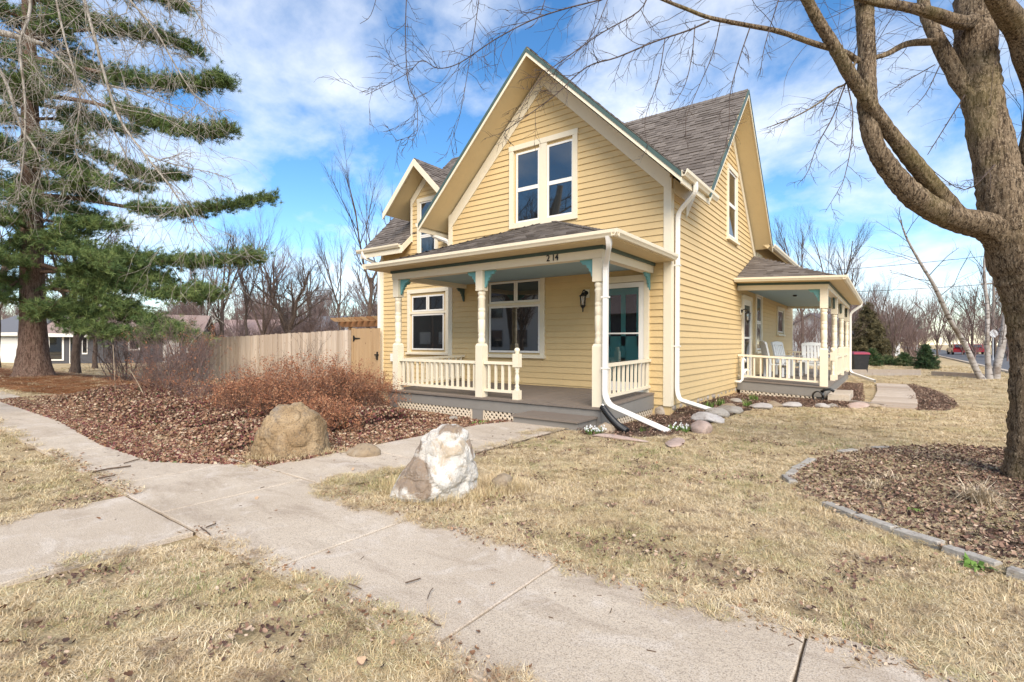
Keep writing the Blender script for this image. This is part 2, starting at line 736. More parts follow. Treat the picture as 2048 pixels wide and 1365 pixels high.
def roof_plane(name, eave0, along, up, srange, T, thick=.12, rowh=.142, mat=SHINGLE, cap=None, soff=True):
    """a roof slope: structural slab with soffit underside plus a layer of real shingle tabs.
    points = eave0 + along*s + up*t ; srange(t) -> list of (s0, s1)"""
    e0, A, U = Vector(eave0), Vector(along).normalized(), Vector(up).normalized()
    N = A.cross(U).normalized()
    if N.z < 0:
        N = -N
    P = lambda s, t, n=0.0: e0 + A * s + U * t + N * n
    sl = MB()
    ts = [0, T] if not isinstance(srange(0), list) or True else []
    # slab in strips so that bent outlines follow srange
    K = 14
    for i in range(K):
        t0, t1 = T * i / K, T * (i + 1) / K
        for (a0, a1), (c0, c1) in zip(srange(t0 + 1e-4), srange(t1 - 1e-4)):
            sl.prism([P(a0, t0, -thick), P(a1, t0, -thick), P(c1, t1, -thick), P(c0, t1, -thick)],
                     [P(a0, t0, -.012), P(a1, t0, -.012), P(c1, t1, -.012), P(c0, t1, -.012)])
    slab = sl.build(name, SOFFIT, house)
    sh = MB()
    t = -.03
    while t < T - .02:
        for s0, s1 in srange(min(max(t + rowh * .5, 0), T)):
            s = s0 - random.uniform(0, .25)
            while s < s1:
                w = random.choice((.14, .17, .20, .24, .30))
                a, c = max(s, s0), min(s + w - .004, s1)
                s += w
                if c - a < .02:
                    continue
                th = random.choice((.014, .016, .024, .030))
                d = random.uniform(-.004, .006)
                t1 = min(t + rowh + .05, T)
                sh.r = random.random()
                sh.idx([P(a, t - d, -.004), P(c, t - d, -.004), P(c, t - d, th), P(a, t - d, th), P(a, t1, .002), P(c, t1, .002)],
                       [(0, 1, 2, 3), (3, 2, 5, 4), (0, 3, 4), (1, 5, 2)])
        t += rowh
    sh.build('shingles', mat, slab, fix=False, kind='stuff')
    return slab


def ridge_caps(p0, p1, side, parent, w=.16, step=.15):
    """overlapping cap shingles along a ridge or hip"""
    p0, p1 = Vector(p0), Vector(p1)
    d = (p1 - p0)
    L = d.length
    d.normalize()
    s1, s2 = (Vector(x).normalized() for x in side)
    m = MB()
    k = 0.0
    while k < L:
        a, c = p0 + d * k, p0 + d * min(k + step + .04, L + .02)
        up = Vector((0, 0, .026))
        up2 = Vector((0, 0, .012))
        m.r = random.random()
        m.idx([a + up, c + up2, c + s1 * w + up2, a + s1 * w + up, c + s2 * w + up2, a + s2 * w + up,
               a - Vector((0, 0, .0)), a + s1 * w, a + s2 * w],
              [(0, 1, 2, 3), (1, 0, 5, 4), (0, 3, 7, 6), (0, 6, 8, 5)])
        k += step
    return m.build('ridge_caps', SHINGLE, parent, fix=False, kind='stuff')


Q = math.sqrt(.5)
FO = 9.10                                                 # front face of the gable overhang
# right slope of the front gable: eave x = XC+GOV, runs back along y to the valley with the cross roof
TT = GOV / Q
val = lambda x: CRY - (CRZ - (GZ - abs(x - XC)))          # y of the valley at x
rR = roof_plane('front_gable_roof', (XC + GOV, FO, GZ - GOV), (0, 1, 0), (-1, 0, 1),
                lambda t: [(0, val(XC + GOV - t * Q) - FO + .12)], TT)
rL = roof_plane('front_gable_roof', (XC - GOV, FO, GZ - GOV), (0, 1, 0), (1, 0, 1),
                lambda t: [(0, val(XC - GOV + t * Q) - FO + .12)], TT)
ridge_caps((XC, FO, GZ), (XC, CRY, GZ), ((1, 0, -1), (-1, 0, -1)), rR)
# cross roof, front slope: right part, left part (with the higher left ridge)
EY = CRY - 3.5
T1 = 3.5 / Q
cR = roof_plane('cross_gable_roof', (XO, EY, CRZ - 3.5), (-1, 0, 0), (0, 1, 1),
                lambda t: [(0, max(.02, XO - (XC + GZ - CRZ + CRY - (EY + t * Q)) + .12))], T1)
LZ = CRZ + .9
T2 = 4.4 / Q


def left_rng(t):
    y = EY + t * Q
    xe = (-14.2 + .0)
    r = -20.42 + y if y < CRY else -6.4 - (y - CRY) * 2.2
    if y < YW + .03:
        return [(0, (DX - .75) + 14.2), ((DX + .75) + 14.2, max((DX + .75) + 14.25, r + 14.2 + .1))]
    return [(0, (DX - .75) + 14.2), ((DX - .75) + 14.2, r + 14.2 + .1)]


cL = roof_plane('cross_gable_roof', (-14.2, EY, CRZ - 3.5), (1, 0, 0), (0, 1, 1), left_rng, T2)
cB = roof_plane('cross_gable_roof', (XO, CRY + 3.5, CRZ - 3.5), (-1, 0, 0), (0, -1, 1), lambda t: [(0, 8.0)], T1)
cC = roof_plane('cross_gable_roof', (-14.2, 15.0 + 4.4, LZ - 4.4), (1, 0, 0), (0, -1, 1), lambda t: [(0, 4.5)], T2)
ridge_caps((XO, CRY, CRZ), (XC, CRY, CRZ), ((0, -1, -1), (0, 1, -1)), cR)
ridge_caps((-14.2, 15.0, LZ), (-9.6, 15.0, LZ), ((0, -1, -1), (0, 1, -1)), cL)
# wall dormer roof
DY = 10.40
dT = DH / Q
vald = lambda t: (CRY - (CRZ - (DZ - DH + t * Q))) - DY + .1
dR = roof_plane('dormer_roof', (DX + DH, DY, DZ - DH), (0, 1, 0), (-1, 0, 1), lambda t: [(0, vald(t))], dT)
dL = roof_plane('dormer_roof', (DX - DH, DY, DZ - DH), (0, 1, 0), (1, 0, 1), lambda t: [(0, vald(t))], dT)
ridge_caps((DX, DY, DZ), (DX, CRY - (CRZ - DZ), DZ), ((1, 0, -1), (-1, 0, -1)), dR)
# rear wing roof
rr = roof_plane('rear_wing_roof', (-2.92, 17.4, 4.42), (0, 1, 0), (-1, 0, .9), lambda t: [(0, 8.5)], 4.6)
roof_plane('rear_wing_roof', (-10.6, 17.4, 4.42), (0, 1, 0), (1, 0, .9), lambda t: [(0, 8.5)], 4.6)


def rake(p_eave, p_ridge, out, name, outer, inner=None, d0=.21, w=.035, drop_in=.13):
    """fascia along a gable edge: coloured board and a pale strip below it"""
    a, c, o = Vector(p_eave), Vector(p_ridge), Vector(out)
    m = MB()
    dz = Vector((0, 0, 1))
    m.prism([a + dz * -.012, c + dz * -.012, c + dz * -drop_in, a + dz * -drop_in],
            [a + dz * -.012 + o * w, c + dz * -.012 + o * w, c + dz * -drop_in + o * w, a + dz * -drop_in + o * w])
    ob = m.build(name, outer, house)
    if inner:
        m = MB()
        m.prism([a + dz * -drop_in, c + dz * -drop_in, c + dz * -d0, a + dz * -d0],
                [a + dz * -drop_in + o * w * .6, c + dz * -drop_in + o * w * .6, c + dz * -d0 + o * w * .6, a + dz * -d0 + o * w * .6])
        m.build('rake_moulding', inner, house)
    return ob


for s in (-1, 1):
    rake((XC + s * GOV, FO, GZ - GOV), (XC, FO, GZ), (0, -1, 0), 'rake_board', DARKTEAL, TRIM, .19, .035, .105)
    rake((DX + s * DH, DY, DZ - DH), (DX, DY, DZ), (0, -1, 0), 'rake_board', TRIM, None, .21, .035, .22)
    rake((XO, CRY + s * 3.5, CRZ - 3.5), (XO, CRY, CRZ), (1, 0, 0), 'rake_board', DARKTEAL, TRIM, .19, .035, .105)
rake((-14.2, EY, CRZ - 3.5), (-14.2, 15.0, LZ), (-1, 0, 0), 'rake_board', TRIM, None, .2, .035, .2)
# short rake beside the dormer where the wing eave stops
rake((DX - .75, EY, CRZ - 3.5), (DX - .75, YW, CRZ - 3.5 + YW - EY), (1, 0, 0), 'rake_board', TRIM, None, .2, .03, .22)
# boxed wing eave fascia
b = MB()
b.box(-14.2, DX - .75, EY - .03, EY - .002, 4.16, 4.40)
b.build('eave_fascia', TRIM, house)
# front gable eave returns: boxed cornice feet
b = MB()
for s in (1,):
    b.prism([(XC + GOV, FO + .01, 4.24), (XC + GOV, 10.9, 4.24), (XC + GOV, 10.9, 4.43), (XC + GOV, FO + .01, 4.43)],
            [(XC + GOV - .03, FO + .01, 4.24), (XC + GOV - .03, 10.9, 4.24), (XC + GOV - .03, 10.9, 4.43), (XC + GOV - .03, FO + .01, 4.43)])
b.build('eave_fascia', TRIM, house)
b = MB()
b.prism([(XC - GOV, FO + .01, 4.24), (XC - GOV, 10.7, 4.24), (XC - GOV, 10.7, 4.43), (XC - GOV, FO + .01, 4.43)],
        [(XC - GOV + .03, FO + .01, 4.24), (XC - GOV + .03, 10.7, 4.24), (XC - GOV + .03, 10.7, 4.43), (XC - GOV + .03, FO + .01, 4.43)])
b.build('eave_fascia', TRIM, house)


# ---- gutters and downspouts
def gutter(p0, p1, out, name='gutter', size=.11, tilt=None):
    """K-style gutter trough along p0-p1; out = horizontal direction away from the roof"""
    p0, p1, o = Vector(p0), Vector(p1), Vector(out)
    dz = Vector((0, 0, 1))
    prof = [(0, 0), (0, -size), (.55 * size, -size), (.72 * size, -.72 * size), (.95 * size, -.45 * size), (size, -.02 * size), (size, .05 * size),
            (.86 * size, .05 * size), (.84 * size, -.04 * size), (.60 * size, -.66 * size), (.5 * size, -.85 * size), (.08 * size, -.85 * size), (.08 * size, 0)]
    m = MB()
    m.prism([p0 + o * a + dz * c for a, c in prof], [p1 + o * a + dz * c for a, c in prof])
    return m.build(name, TRIM, house, tilt=tilt)


gutter((XC + GOV + .002, FO - .02, 4.47), (XC + GOV + .002, 11.2, 4.47), (1, 0, 0))
gutter((XC - GOV - .002, FO - .02, 4.47), (XC - GOV - .002, 10.6, 4.47), (-1, 0, 0))
gutter((-14.3, EY - .032, 4.44), (DX - .80, EY - .032, 4.44), (0, -1, 0))
gutter((-2.915, 17.5, 4.46), (-2.915, 25.9, 4.46), (1, 0, 0))


def downspout(path, name='downspout', w=.10, h=.078, ref=(1, 0, 0), seams=()):
    m = MB()
    m.sweep(path, w, h, .14, ref)
    o = m.build(name, WHITE, house, smooth=False)
    for p in seams:
        q = MB()
        q.box(p[0] - w * .56, p[0] + w * .56, p[1] - h * .72, p[1] + h * .72, p[2] - .012, p[2] + .012)
        q.build('strap', WHITE, o)
    return o


downspout([(-2.91, 9.72, 4.40), (-2.91, 9.74, 4.22), (-3.33, 9.98, 3.95), (-3.335, 9.98, .42), (-3.28, 9.96, .24), (-2.42, 9.93, .03)],
          ref=(1, .1, 0), seams=[(-3.335, 9.98, 2.9), (-3.335, 9.98, 1.3)])
downspout([(-3.42, 7.06, 3.00), (-3.42, 7.10, 2.86), (-3.66, 7.47, 2.62), (-3.665, 7.47, .50), (-3.58, 7.46, .36), (-2.62, 7.50, .03)],
          ref=(1, .1, 0), seams=[(-3.665, 7.47, 2.1), (-3.665, 7.47, .95)])
downspout([(XC - GOV - .05, 9.62, 4.38), (XC - GOV - .05, 9.64, 4.24), (XL - .06, 9.86, 4.05), (XL - .06, 9.86, 3.75)], ref=(1, .1, 0))
downspout([(-14.0, EY - .08, 4.38), (-14.0, EY - .07, 4.2), (XWL - .07, YW - .06, 3.95), (XWL - .07, YW - .06, .2)], ref=(1, .1, 0))


# ---- windows and doors
def window(F, box, panes, bars=(), sill=True, name='window', wdt=.12):
    """casing (the part), a sash frame and each glass pane as sub-parts. panes: (u0,u1,z0,z1)"""
    u0, u1, z0, z1 = box
    m = MB()
    d = .055
    m.box(u0, u0 + wdt, 0, d, z0, z1 - wdt, F)
    m.box(u1 - wdt, u1, 0, d, z0, z1 - wdt, F)
    m.box(u0 - .01, u1 + .01, 0, d + .006, z1 - wdt, z1, F)
    if sill:
        m.box(u0 - .03, u1 + .03, 0, d + .045, z0 - .01, z0 + .05, F)
        m.box(u0 + wdt, u1 - wdt, 0, d - .01, z0 + .05, z0 + .07, F)
    else:
        m.box(u0 + wdt, u1 - wdt, 0, d, z0, z0 + wdt, F)
    for (a, c, e, f) in bars:
        m.box(a, c, 0, d - .003, e, f, F)
    w = m.build(name, TRIM, house)
    k = .045
    for (a, c, e, f) in panes:
        s = MB()
        s.box(a - k, a, .003, .034, e - k, f + k, F)
        s.box(c, c + k, .003, .034, e - k, f + k, F)
        s.box(a, c, .003, .034, e - k, e, F)
        s.box(a, c, .003, .034, f, f + k, F)
        s.build('sash', WHITE, w)
        g = MB()
        g.box(a, c, .004, .018, e, f, F)
        g.build('pane', GLASS, w)
    return w


window(FF, GW, [(-7.10, -6.52, 4.26, 4.96), (-7.10, -6.52, 5.05, 5.84), (-6.22, -5.62, 4.26, 4.96), (-6.22, -5.62, 5.05, 5.84)],
       bars=[(-6.47, -6.27, 4.2, 5.96)], sill=False)
window(FF, BW, [(-7.92, -7.20, 2.37, 2.80), (-7.10, -6.50, 2.37, 2.80), (-7.92, -6.50, 1.17, 2.21)], bars=[(-8.0, -6.44, 2.26, 2.32)])
window(FW, LW, [(-12.06, -11.46, 2.38, 2.78), (-11.34, -10.75, 2.38, 2.78), (-12.06, -10.75, 1.18, 2.20)], bars=[(-12.18, -10.62, 2.255, 2.325)])
window(FW, DW, [(-11.70, -11.12, 3.75, 4.62), (-11.70, -11.12, 4.72, 5.70)])
window(FS, SW, [(14.24, 14.96, 4.28, 5.05), (14.24, 14.96, 5.14, 5.94)], sill=True)
window(FS, NW, [(17.84, 18.52, 1.2, 2.0), (17.84, 18.52, 2.1, 2.84)])
window(FS, QW, [(21.8, 23.0, 1.85, 2.62)])
window(FS, (17.75, 18.6, 3.4, 4.3), [(17.92, 18.43, 3.5, 4.15)], sill=False)

# front door: casing, teal panelled door, white storm door in front of it
m = MB()
d0, d1, e0, e1 = DR
m.box(d0, d0 + .10, 0, .07, e0, e1 - .13, FF)
m.box(d1 - .10, d1, 0, .07, e0, e1 - .13, FF)
m.box(d0 - .01, d1 + .01, 0, .076, e1 - .13, e1, FF)
fdoor = m.build('front_door', TRIM, house)
m = MB()
a0, a1 = d0 + .17, d1 - .17
m.box(a0, a1, .001, .012, .36, 2.52, FF)
for (p, q, s, t) in ((a0, a1, .36, .58), (a0, a1, 2.36, 2.52), (a0, a1, 1.30, 1.50), (a0, a0 + .1, .58, 2.36), (a1 - .1, a1, .58, 2.36), (-4.44, -4.34, .58, 2.36), (a0 + .1, a1 - .1, .98, 1.06)):
    m.box(p, q, .012, .026, s, t, FF)
m.build('door_leaf', DOORTEAL, fdoor)
for (p, q) in ((a0 + .1, -4.44), (-4.34, a1 - .1)):
    m = MB()
    m.box(p, q, .0125, .016, 1.50, 2.36, FF)
    m.build('door_pane', GLASS, fdoor)
m = MB()
for (p, q, s, t) in ((d0 + .10, d0 + .21, .36, 2.60), (d1 - .21, d1 - .10, .36, 2.60), (d0 + .21, d1 - .21, 2.50, 2.60), (d0 + .21, d1 - .21, .36, .56), (d0 + .21, d1 - .21, 1.545, 1.575)):
    m.box(p, q, .038, .062, s, t, FF)
m.build('storm_door_frame', WHITE, fdoor)
m = MB()
m.box(d0 + .21, d1 - .21, .048, .052, .56, 2.50, FF)
m.build('storm_door_glass', CLEAR, fdoor)
m = MB()
m.tube([FF(d0 + .16, .06, 1.30), FF(d0 + .16, .12, 1.33), FF(d0 + .16, .12, 1.47), FF(d0 + .16, .06, 1.50)], .012, 6)
m.build('door_handle', BLACK, fdoor)
# side door
m = MB()
d0, d1, e0, e1 = SD
m.box(d0, d0 + .1, 0, .07, e0, e1 - .12, FS)
m.box(d1 - .1, d1, 0, .07, e0, e1 - .12, FS)
m.box(d0 - .01, d1 + .01, 0, .076, e1 - .12, e1, FS)
sdoor = m.build('side_door', TRIM, house)
m = MB()
for (p, q, s, t) in ((d0 + .1, d0 + .2, .34, 2.66), (d1 - .2, d1 - .1, .34, 2.66), (d0 + .2, d1 - .2, 2.5, 2.66), (d0 + .2, d1 - .2, .34, .55), (d0 + .2, d1 - .2, 1.5, 1.56)):
    m.box(p, q, .005, .055, s, t, FS)
m.build('storm_door_frame', WHITE, sdoor)
m = MB()
m.box(d0 + .2, d1 - .2, .02, .03, .55, 2.5, FS)
m.build('door_pane', GLASS, sdoor)


# wall lanterns
def lantern(F, u, zt, out=.20):
    m = MB()
    m.box(u - .07, u + .07, .028, .045, zt - .16, zt + .02, F)
    back = m.build('wall_lamp', TRIM, house)
    m = MB()
    p = lambda w, z: F(u, w, zt + z)
    m.tube([p(.045, -.06), p(.075, -.05)], [.05, .045], 12)
    m.tube([p(.06, -.06), p(.10, -.02), p(.15, 0.0), p(out, -.035), p(out, -.07)], .014, 8)
    c = p(out, 0)
    m.lathe(c, [(.012, -.05), (.03, -.07), (.045, -.10), (.082, -.125), (.085, -.14), (.02, -.142)], 12)
    m.lathe(c, [(.05, -.33), (.062, -.335), (.05, -.36), (.02, -.40), (.012, -.44), (.018, -.455), (.004, -.48)], 12)
    for k in range(6):
        q = k * math.pi / 3
        m.tube([(c[0] + .07 * math.cos(q), c[1] + .07 * math.sin(q), c[2] - .14), (c[0] + .055 * math.cos(q), c[1] + .055 * math.sin(q), c[2] - .335)], .006, 4)
    m.build('lamp_frame', BLACK, back)
    m = MB()
    m.lathe(c, [(.062, -.142), (.05, -.333)], 12)
    m.build('lamp_glass', CLEAR, back)
    m = MB()
    m.tube([(c[0], c[1], c[2] - .32), (c[0], c[1], c[2] - .22)], [.014, .012], 8)
    m.build('candle_bulb', WHITE, back)


lantern(FF, -5.24, 2.50)
lantern(FS, 15.62, 2.35, .22)
# electric box on the wing wall, white vent pipes on the side wall
m = MB()
m.box(-13.05, -12.90, .026, .11, .75, 1.0, FW)
m.build('utility_box', WHITE, house)
m = MB()
m.tube([FS(15.0, 0, .30), FS(15.0, .16, .30), FS(15.05, .20, .36), FS(15.08, .2, .85), FS(15.14, .2, .93), FS(15.24, .22, .90), FS(15.26, .22, .84)], .038, 10)
m.tube([FS(15.1, .2, .5), FS(15.2, .24, .62), FS(15.36, .26, .62), FS(15.46, .26, .5)], .038, 10)
m.build('vent_pipe', WHITE, house, smooth=True)
# ================================================================== front porch (parts of the house)
PX0, PX1, PY0 = -9.02, -3.70, 7.42          # deck: left, right, front nosing
deckz = lambda y: .305 + (y - PY0) * .030
POSTS = (-8.81, -6.37, -3.83)
PPY = 7.58
# frame and fascia
m = MB()
for (x0, x1, y0, y1) in ((PX0 + .03, PX1 - .03, PY0 + .035, PY0 + .09), (PX0 + .03, PX0 + .08, PY0 + .09, YF - .03), (PX1 - .08, PX1 - .03, PY0 + .09, YF - .03)):
    za, zb = deckz(y0) - .045, deckz(y1) - .045
    m.prism([(x0, y0, .065), (x1, y0, .065), (x1, y1, .065), (x0, y1, .065)], [(x0, y0, za), (x1, y0, za), (x1, y1, zb), (x0, y1, zb)])
for x in (POSTS[0], POSTS[1], POSTS[2]):
    m.box(x - .13, x + .13, PY0 + .04, PY0 + .3, -.2, .064)
pdeck = m.build('porch_deck', FASCIA, house)
bd = MB()
bd.prism([(0, 0, 0), (.088, 0, 0), (.088, YF - PY0 - .03, .0714), (0, YF - PY0 - .03, .0714)],
         [(0, 0, .034), (.088, 0, .034), (.088, YF - PY0 - .03, .1054), (0, YF - PY0 - .03, .1054)])
DB = bd.mesh('deck_board')
DB.materials.append(DECK)
x = PX0
while x < PX1 - .05:
    link('deck_board', DB, None, pdeck, loc=(x, PY0 + random.uniform(-.004, .004), deckz(PY0) - .038 + random.uniform(-.002, .002)))
    x += .0915


def lattice(u0, u1, z0, z1, F, parent, tilt=None, bar=.034, gap=.052):
    """diagonal strips in two layers, clipped to a rectangle"""
    m = MB()
    h = z1 - z0
    step = (bar + gap) * 1.2
    for lay, sg in ((0, 1), (1, -1)):
        k = u0 - h
        while k < u1 + h:
            pts = []
            for (uu, zz) in ((k, z0), (k + bar * 1.41, z0), (k + bar * 1.41 + sg * h, z1), (k + sg * h, z1)):
                pts.append((min(max(uu, u0), u1), zz))
            w0 = .002 + lay * .009
            if abs(pts[0][0] - pts[1][0]) + abs(pts[2][0] - pts[3][0]) > .01:
                m.prism([F(u, w0, z) for u, z in pts], [F(u, w0 + .008, z) for u, z in pts])
            k += step
    return m.build('lattice', LATTICE, parent, tilt=tilt)


FDK = lambda u, w, z: (u, PY0 + .06 - w, z)
lattice(PX0 + .1, POSTS[1] - .14, -.16, .06, FDK, pdeck)
lattice(POSTS[1] + .14, -5.0, -.16, .06, FDK, pdeck)
FDR = lambda u, w, z: (PX1 - .06 + w, u, z)
lattice(PY0 + .32, YF - .05, -.12, .06, FDR, pdeck)

# porch step
m = MB()
m.box(-5.02, -3.80, 6.80, PY0 + .03, -.05, .125)
st = m.build('porch_step', FASCIA, house)
for k in range(4):
    m = MB()
    y0 = 6.765 + k * .165
    m.box(-5.05, -3.77, y0, y0 + .160, .127, .158)
    m.build('tread_board', DECK, st)


def porch_post(x, y, z0, ztop, tilt=None):
    m = MB()
    a = .086
    m.box(x - a, x + a, y - a, y + a, z0, 1.30)
    m.idx([(x - a, y - a, 1.30), (x + a, y - a, 1.30), (x + a, y + a, 1.30), (x - a, y + a, 1.30),
           (x - .065, y - .065, 1.345), (x + .065, y - .065, 1.345), (x + .065, y + .065, 1.345), (x - .065, y + .065, 1.345)],
          [(0, 1, 5, 4), (1, 2, 6, 5), (2, 3, 7, 6), (3, 0, 4, 7)])
    p = m.build('porch_post', TRIM, house, tilt=tilt)
    m = MB()
    m.box(x - a, x + a, y - a, y + a, 2.37, ztop)
    m.build('post_head', TRIM, p, tilt=tilt)
    prof = [(.062, 1.30), (.075, 1.37), (.076, 1.42), (.062, 1.46), (.070, 1.49), (.070, 1.52), (.060, 1.54), (.073, 1.58), (.074, 1.80), (.068, 1.81), (.074, 1.82), (.074, 1.95),
            (.067, 1.96), (.074, 1.97), (.074, 2.02), (.067, 2.03), (.074, 2.04), (.070, 2.20), (.078, 2.22), (.078, 2.245), (.066, 2.26), (.066, 2.28), (.078, 2.30), (.078, 2.33), (.062, 2.38)]
    q = MB()
    q.lathe((x, y, 0), prof, 18)
    q.build('turned_shaft', TRIM, p, smooth=True, tilt=tilt)
    return p


BZ0, BZ1 = 2.755, 2.93
for x in POSTS:
    porch_post(x, PPY, deckz(PPY) - .01, BZ0 + .002)


def bracket(px, py, zt, ax, sg, name='bracket', tilt=None, size=.26, mat=TEAL):
    """scroll-sawn bracket below a beam against a post; ax 0 = along x, 1 = along y"""
    prof = [(0, 0), (1, 0), (1, -.10), (.86, -.16), (.84, -.28), (.66, -.30), (.52, -.36), (.50, -.50), (.36, -.56), (.34, -.74), (.22, -.82), (.20, -.98), (.10, -1.22), (0, -1.28)]
    m = MB()
    t = .022
    P = (lambda a, c, w: (px + sg * a * size, py + w, zt + c * size)) if ax == 0 else (lambda a, c, w: (px + w, py + sg * a * size, zt + c * size))
    m.prism([P(a, c, -t) for a, c in prof], [P(a, c, t) for a, c in prof])
    return m.build(name, mat, house, tilt=tilt)


bracket(POSTS[0] + .093, PPY, BZ0, 0, 1)
bracket(POSTS[1] - .093, PPY, BZ0, 0, -1)
bracket(POSTS[1] + .093, PPY, BZ0, 0, 1)
bracket(POSTS[2] - .093, PPY, BZ0, 0, -1)
bracket(POSTS[2], PPY + .093, BZ0, 1, 1)
bracket(POSTS[2], YF - .03, BZ0, 1, -1)
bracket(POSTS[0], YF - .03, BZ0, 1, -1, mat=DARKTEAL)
bracket(POSTS[0], PPY + .093, BZ0, 1, 1)

m = MB()
m.box(POSTS[0] - .10, POSTS[2] + .10, PPY - .10, PPY + .08, BZ0, BZ1)
beam = m.build('porch_beam', TRIM, house)
for x in (POSTS[0], POSTS[2]):
    m = MB()
    m.box(x - .085, x + .085, PPY + .081, YF - .028, BZ0, BZ1)
    m.build('porch_beam', TRIM, house)
m = MB()
m.box(POSTS[0] - .125, POSTS[2] + .125, PPY - .125, PPY - .101, BZ1 - .035, BZ1 + .03)
m.box(POSTS[2] + .101, POSTS[2] + .125, PPY - .10, YF - .03, BZ1 - .035, BZ1 + .03)
m.box(POSTS[0] - .125, POSTS[0] - .101, PPY - .10, YF - .03, BZ1 - .035, BZ1 + .03)
m.build('frieze_strip', DARKTEAL, beam)
m = MB()
m.box(POSTS[0] + .086, POSTS[2] - .086, PPY + .081, YF - .028, 2.86, 2.88)
m.build('porch_ceiling', CEILBLUE, house)
# soffit and roof
EZ = 3.03
gx0, gx1, gy = -9.22, -3.34, 7.08
m = MB()
m.box(gx0, gx1, gy, PPY - .126, 2.955, 2.972)
m.box(POSTS[2] + .126, gx1, PPY - .125, YF - .03, 2.955, 2.972)
m.box(gx0, POSTS[0] - .126, PPY - .125, YF - .03, 2.955, 2.972)
m.box(gx0, gx1, gy, gy + .02, 2.973, EZ)
m.box(gx1 - .02, gx1, gy + .021, YF - .03, 2.973, EZ)
m.box(gx0, gx0 + .02, gy + .021, YF - .03, 2.973, EZ)
m.build('porch_soffit', SOFFIT, house)
SL = .40
run = YF - .03 - gy
nrm = math.hypot(1, SL)
Tp = run * nrm
pr = roof_plane('porch_roof', (gx0, gy, EZ), (1, 0, 0), (0, 1, SL), lambda t: [(t / nrm, gx1 - gx0 - t / nrm)], Tp, .03)
roof_plane('porch_roof', (gx1, gy, EZ), (0, 1, 0), (-1, 0, SL), lambda t: [(t / nrm, run)], Tp, .03)
roof_plane('porch_roof', (gx0, gy, EZ), (0, 1, 0), (1, 0, SL), lambda t: [(t / nrm, run)], Tp, .03)
ridge_caps((gx1, gy, EZ), (gx1 - run, YF - .03, EZ + run * SL), ((-1, 0, .05), (0, 1, .05)), pr, .13)
ridge_caps((gx0, gy, EZ), (gx0 + run, YF - .03, EZ + run * SL), ((1, 0, .05), (0, 1, .05)), pr, .13)
gutter((gx0 - .10, gy - .002, EZ + .04), (gx1 + .10, gy - .002, EZ + .04), (0, -1, 0), size=.10)
gutter((gx1 + .002, gy - .10, EZ + .042), (gx1 + .002, YF - .04, EZ + .042), (1, 0, 0), size=.10)
gutter((gx0 - .002, gy - .10, EZ + .042), (gx0 - .002, YF - .04, EZ + .042), (-1, 0, 0), size=.10)

# railings
bl = MB()
bl.box(-.02, .02, -.02, .02, 0, 1)
BAL = bl.mesh('baluster')
BAL.materials.append(TRIM)


def railing(p0, p1, n, zt, zb, zbase=None, tz=lambda x, y: 0.0):
    """top and bottom rail (the part) with its balusters as sub-parts; zt/zb at p0, tz adds a slope"""
    (x0, y0), (x1, y1) = p0, p1
    dx, dy = x1 - x0, y1 - y0
    L = math.hypot(dx, dy)
    ux, uy = dx / L, dy / L
    nx, ny = -uy, ux
    r = None
    for (za, zc, w) in ((zt - .055, zt, .045), (zb, zb + .05, .03)):
        m = MB()
        A = [(x0 + nx * w * s, y0 + ny * w * s, z + tz(x0, y0)) for s, z in ((-1, za), (1, za), (1, zc), (-1, zc))]
        B = [(x1 + nx * w * s, y1 + ny * w * s, z + tz(x1, y1)) for s, z in ((-1, za), (1, za), (1, zc), (-1, zc))]
        m.prism(A, B)
        if r is None:
            r = m.build('railing', TRIM, house)
        else:
            m.build('bottom_rail', TRIM, r)
    for i in range(n):
        k = (i + .62) / (n + .24)
        x, y = x0 + dx * k, y0 + dy * k
        z0 = zb + .051 + tz(x, y)
        link('baluster', BAL, None, r, loc=(x, y, z0), rot=(0, 0, math.atan2(dy, dx) + random.uniform(-.02, .02)), scale=(1, 1, zt - .056 + tz(x, y) - z0))
    return r


railing((POSTS[0] + .093, PPY), (POSTS[1] - .093, PPY), 15, 1.0, .415)
railing((POSTS[1] + .093, PPY), (-5.58, PPY), 4, 1.0, .415)
railing((POSTS[2], PPY + .093), (POSTS[2], YF - .03), 11, 1.0, .415, tz=lambda x, y: (y - PPY) * .02)
railing((POSTS[0], PPY + .093), (POSTS[0], YF - .03), 11, 1.0, .415, tz=lambda x, y: (y - PPY) * .02)


def newel(x, y, z0, tilt=None):
    m = MB()
    a = .062
    m.box(x - a, x + a, y - a, y + a, z0, z0 + .17)
    n = m.build('newel_post', TRIM, house, tilt=tilt)
    m = MB()
    m.box(x - a, x + a, y - a, y + a, z0 + .60, z0 + .85)
    m.build('post_head', TRIM, n, tilt=tilt)
    q = MB()
    q.lathe((x, y, z0), [(.05, .16), (.055, .19), (.035, .215), (.05, .235), (.035, .26), (.032, .28), (.045, .34), (.05, .38), (.04, .44), (.03, .49), (.045, .51), (.03, .53), (.048, .56), (.04, .61)], 14)
    q.build('turned_shaft', TRIM, n, smooth=True, tilt=tilt)
    q = MB()
    q.lathe((x, y, z0), [(.05, .845), (.035, .87), (.05, .885), (.055, .915), (.045, .945), (.02, .96)], 14)
    q.build('finial', TRIM, n, smooth=True, tilt=tilt)


newel(-5.51, PPY, deckz(PPY) - .005)

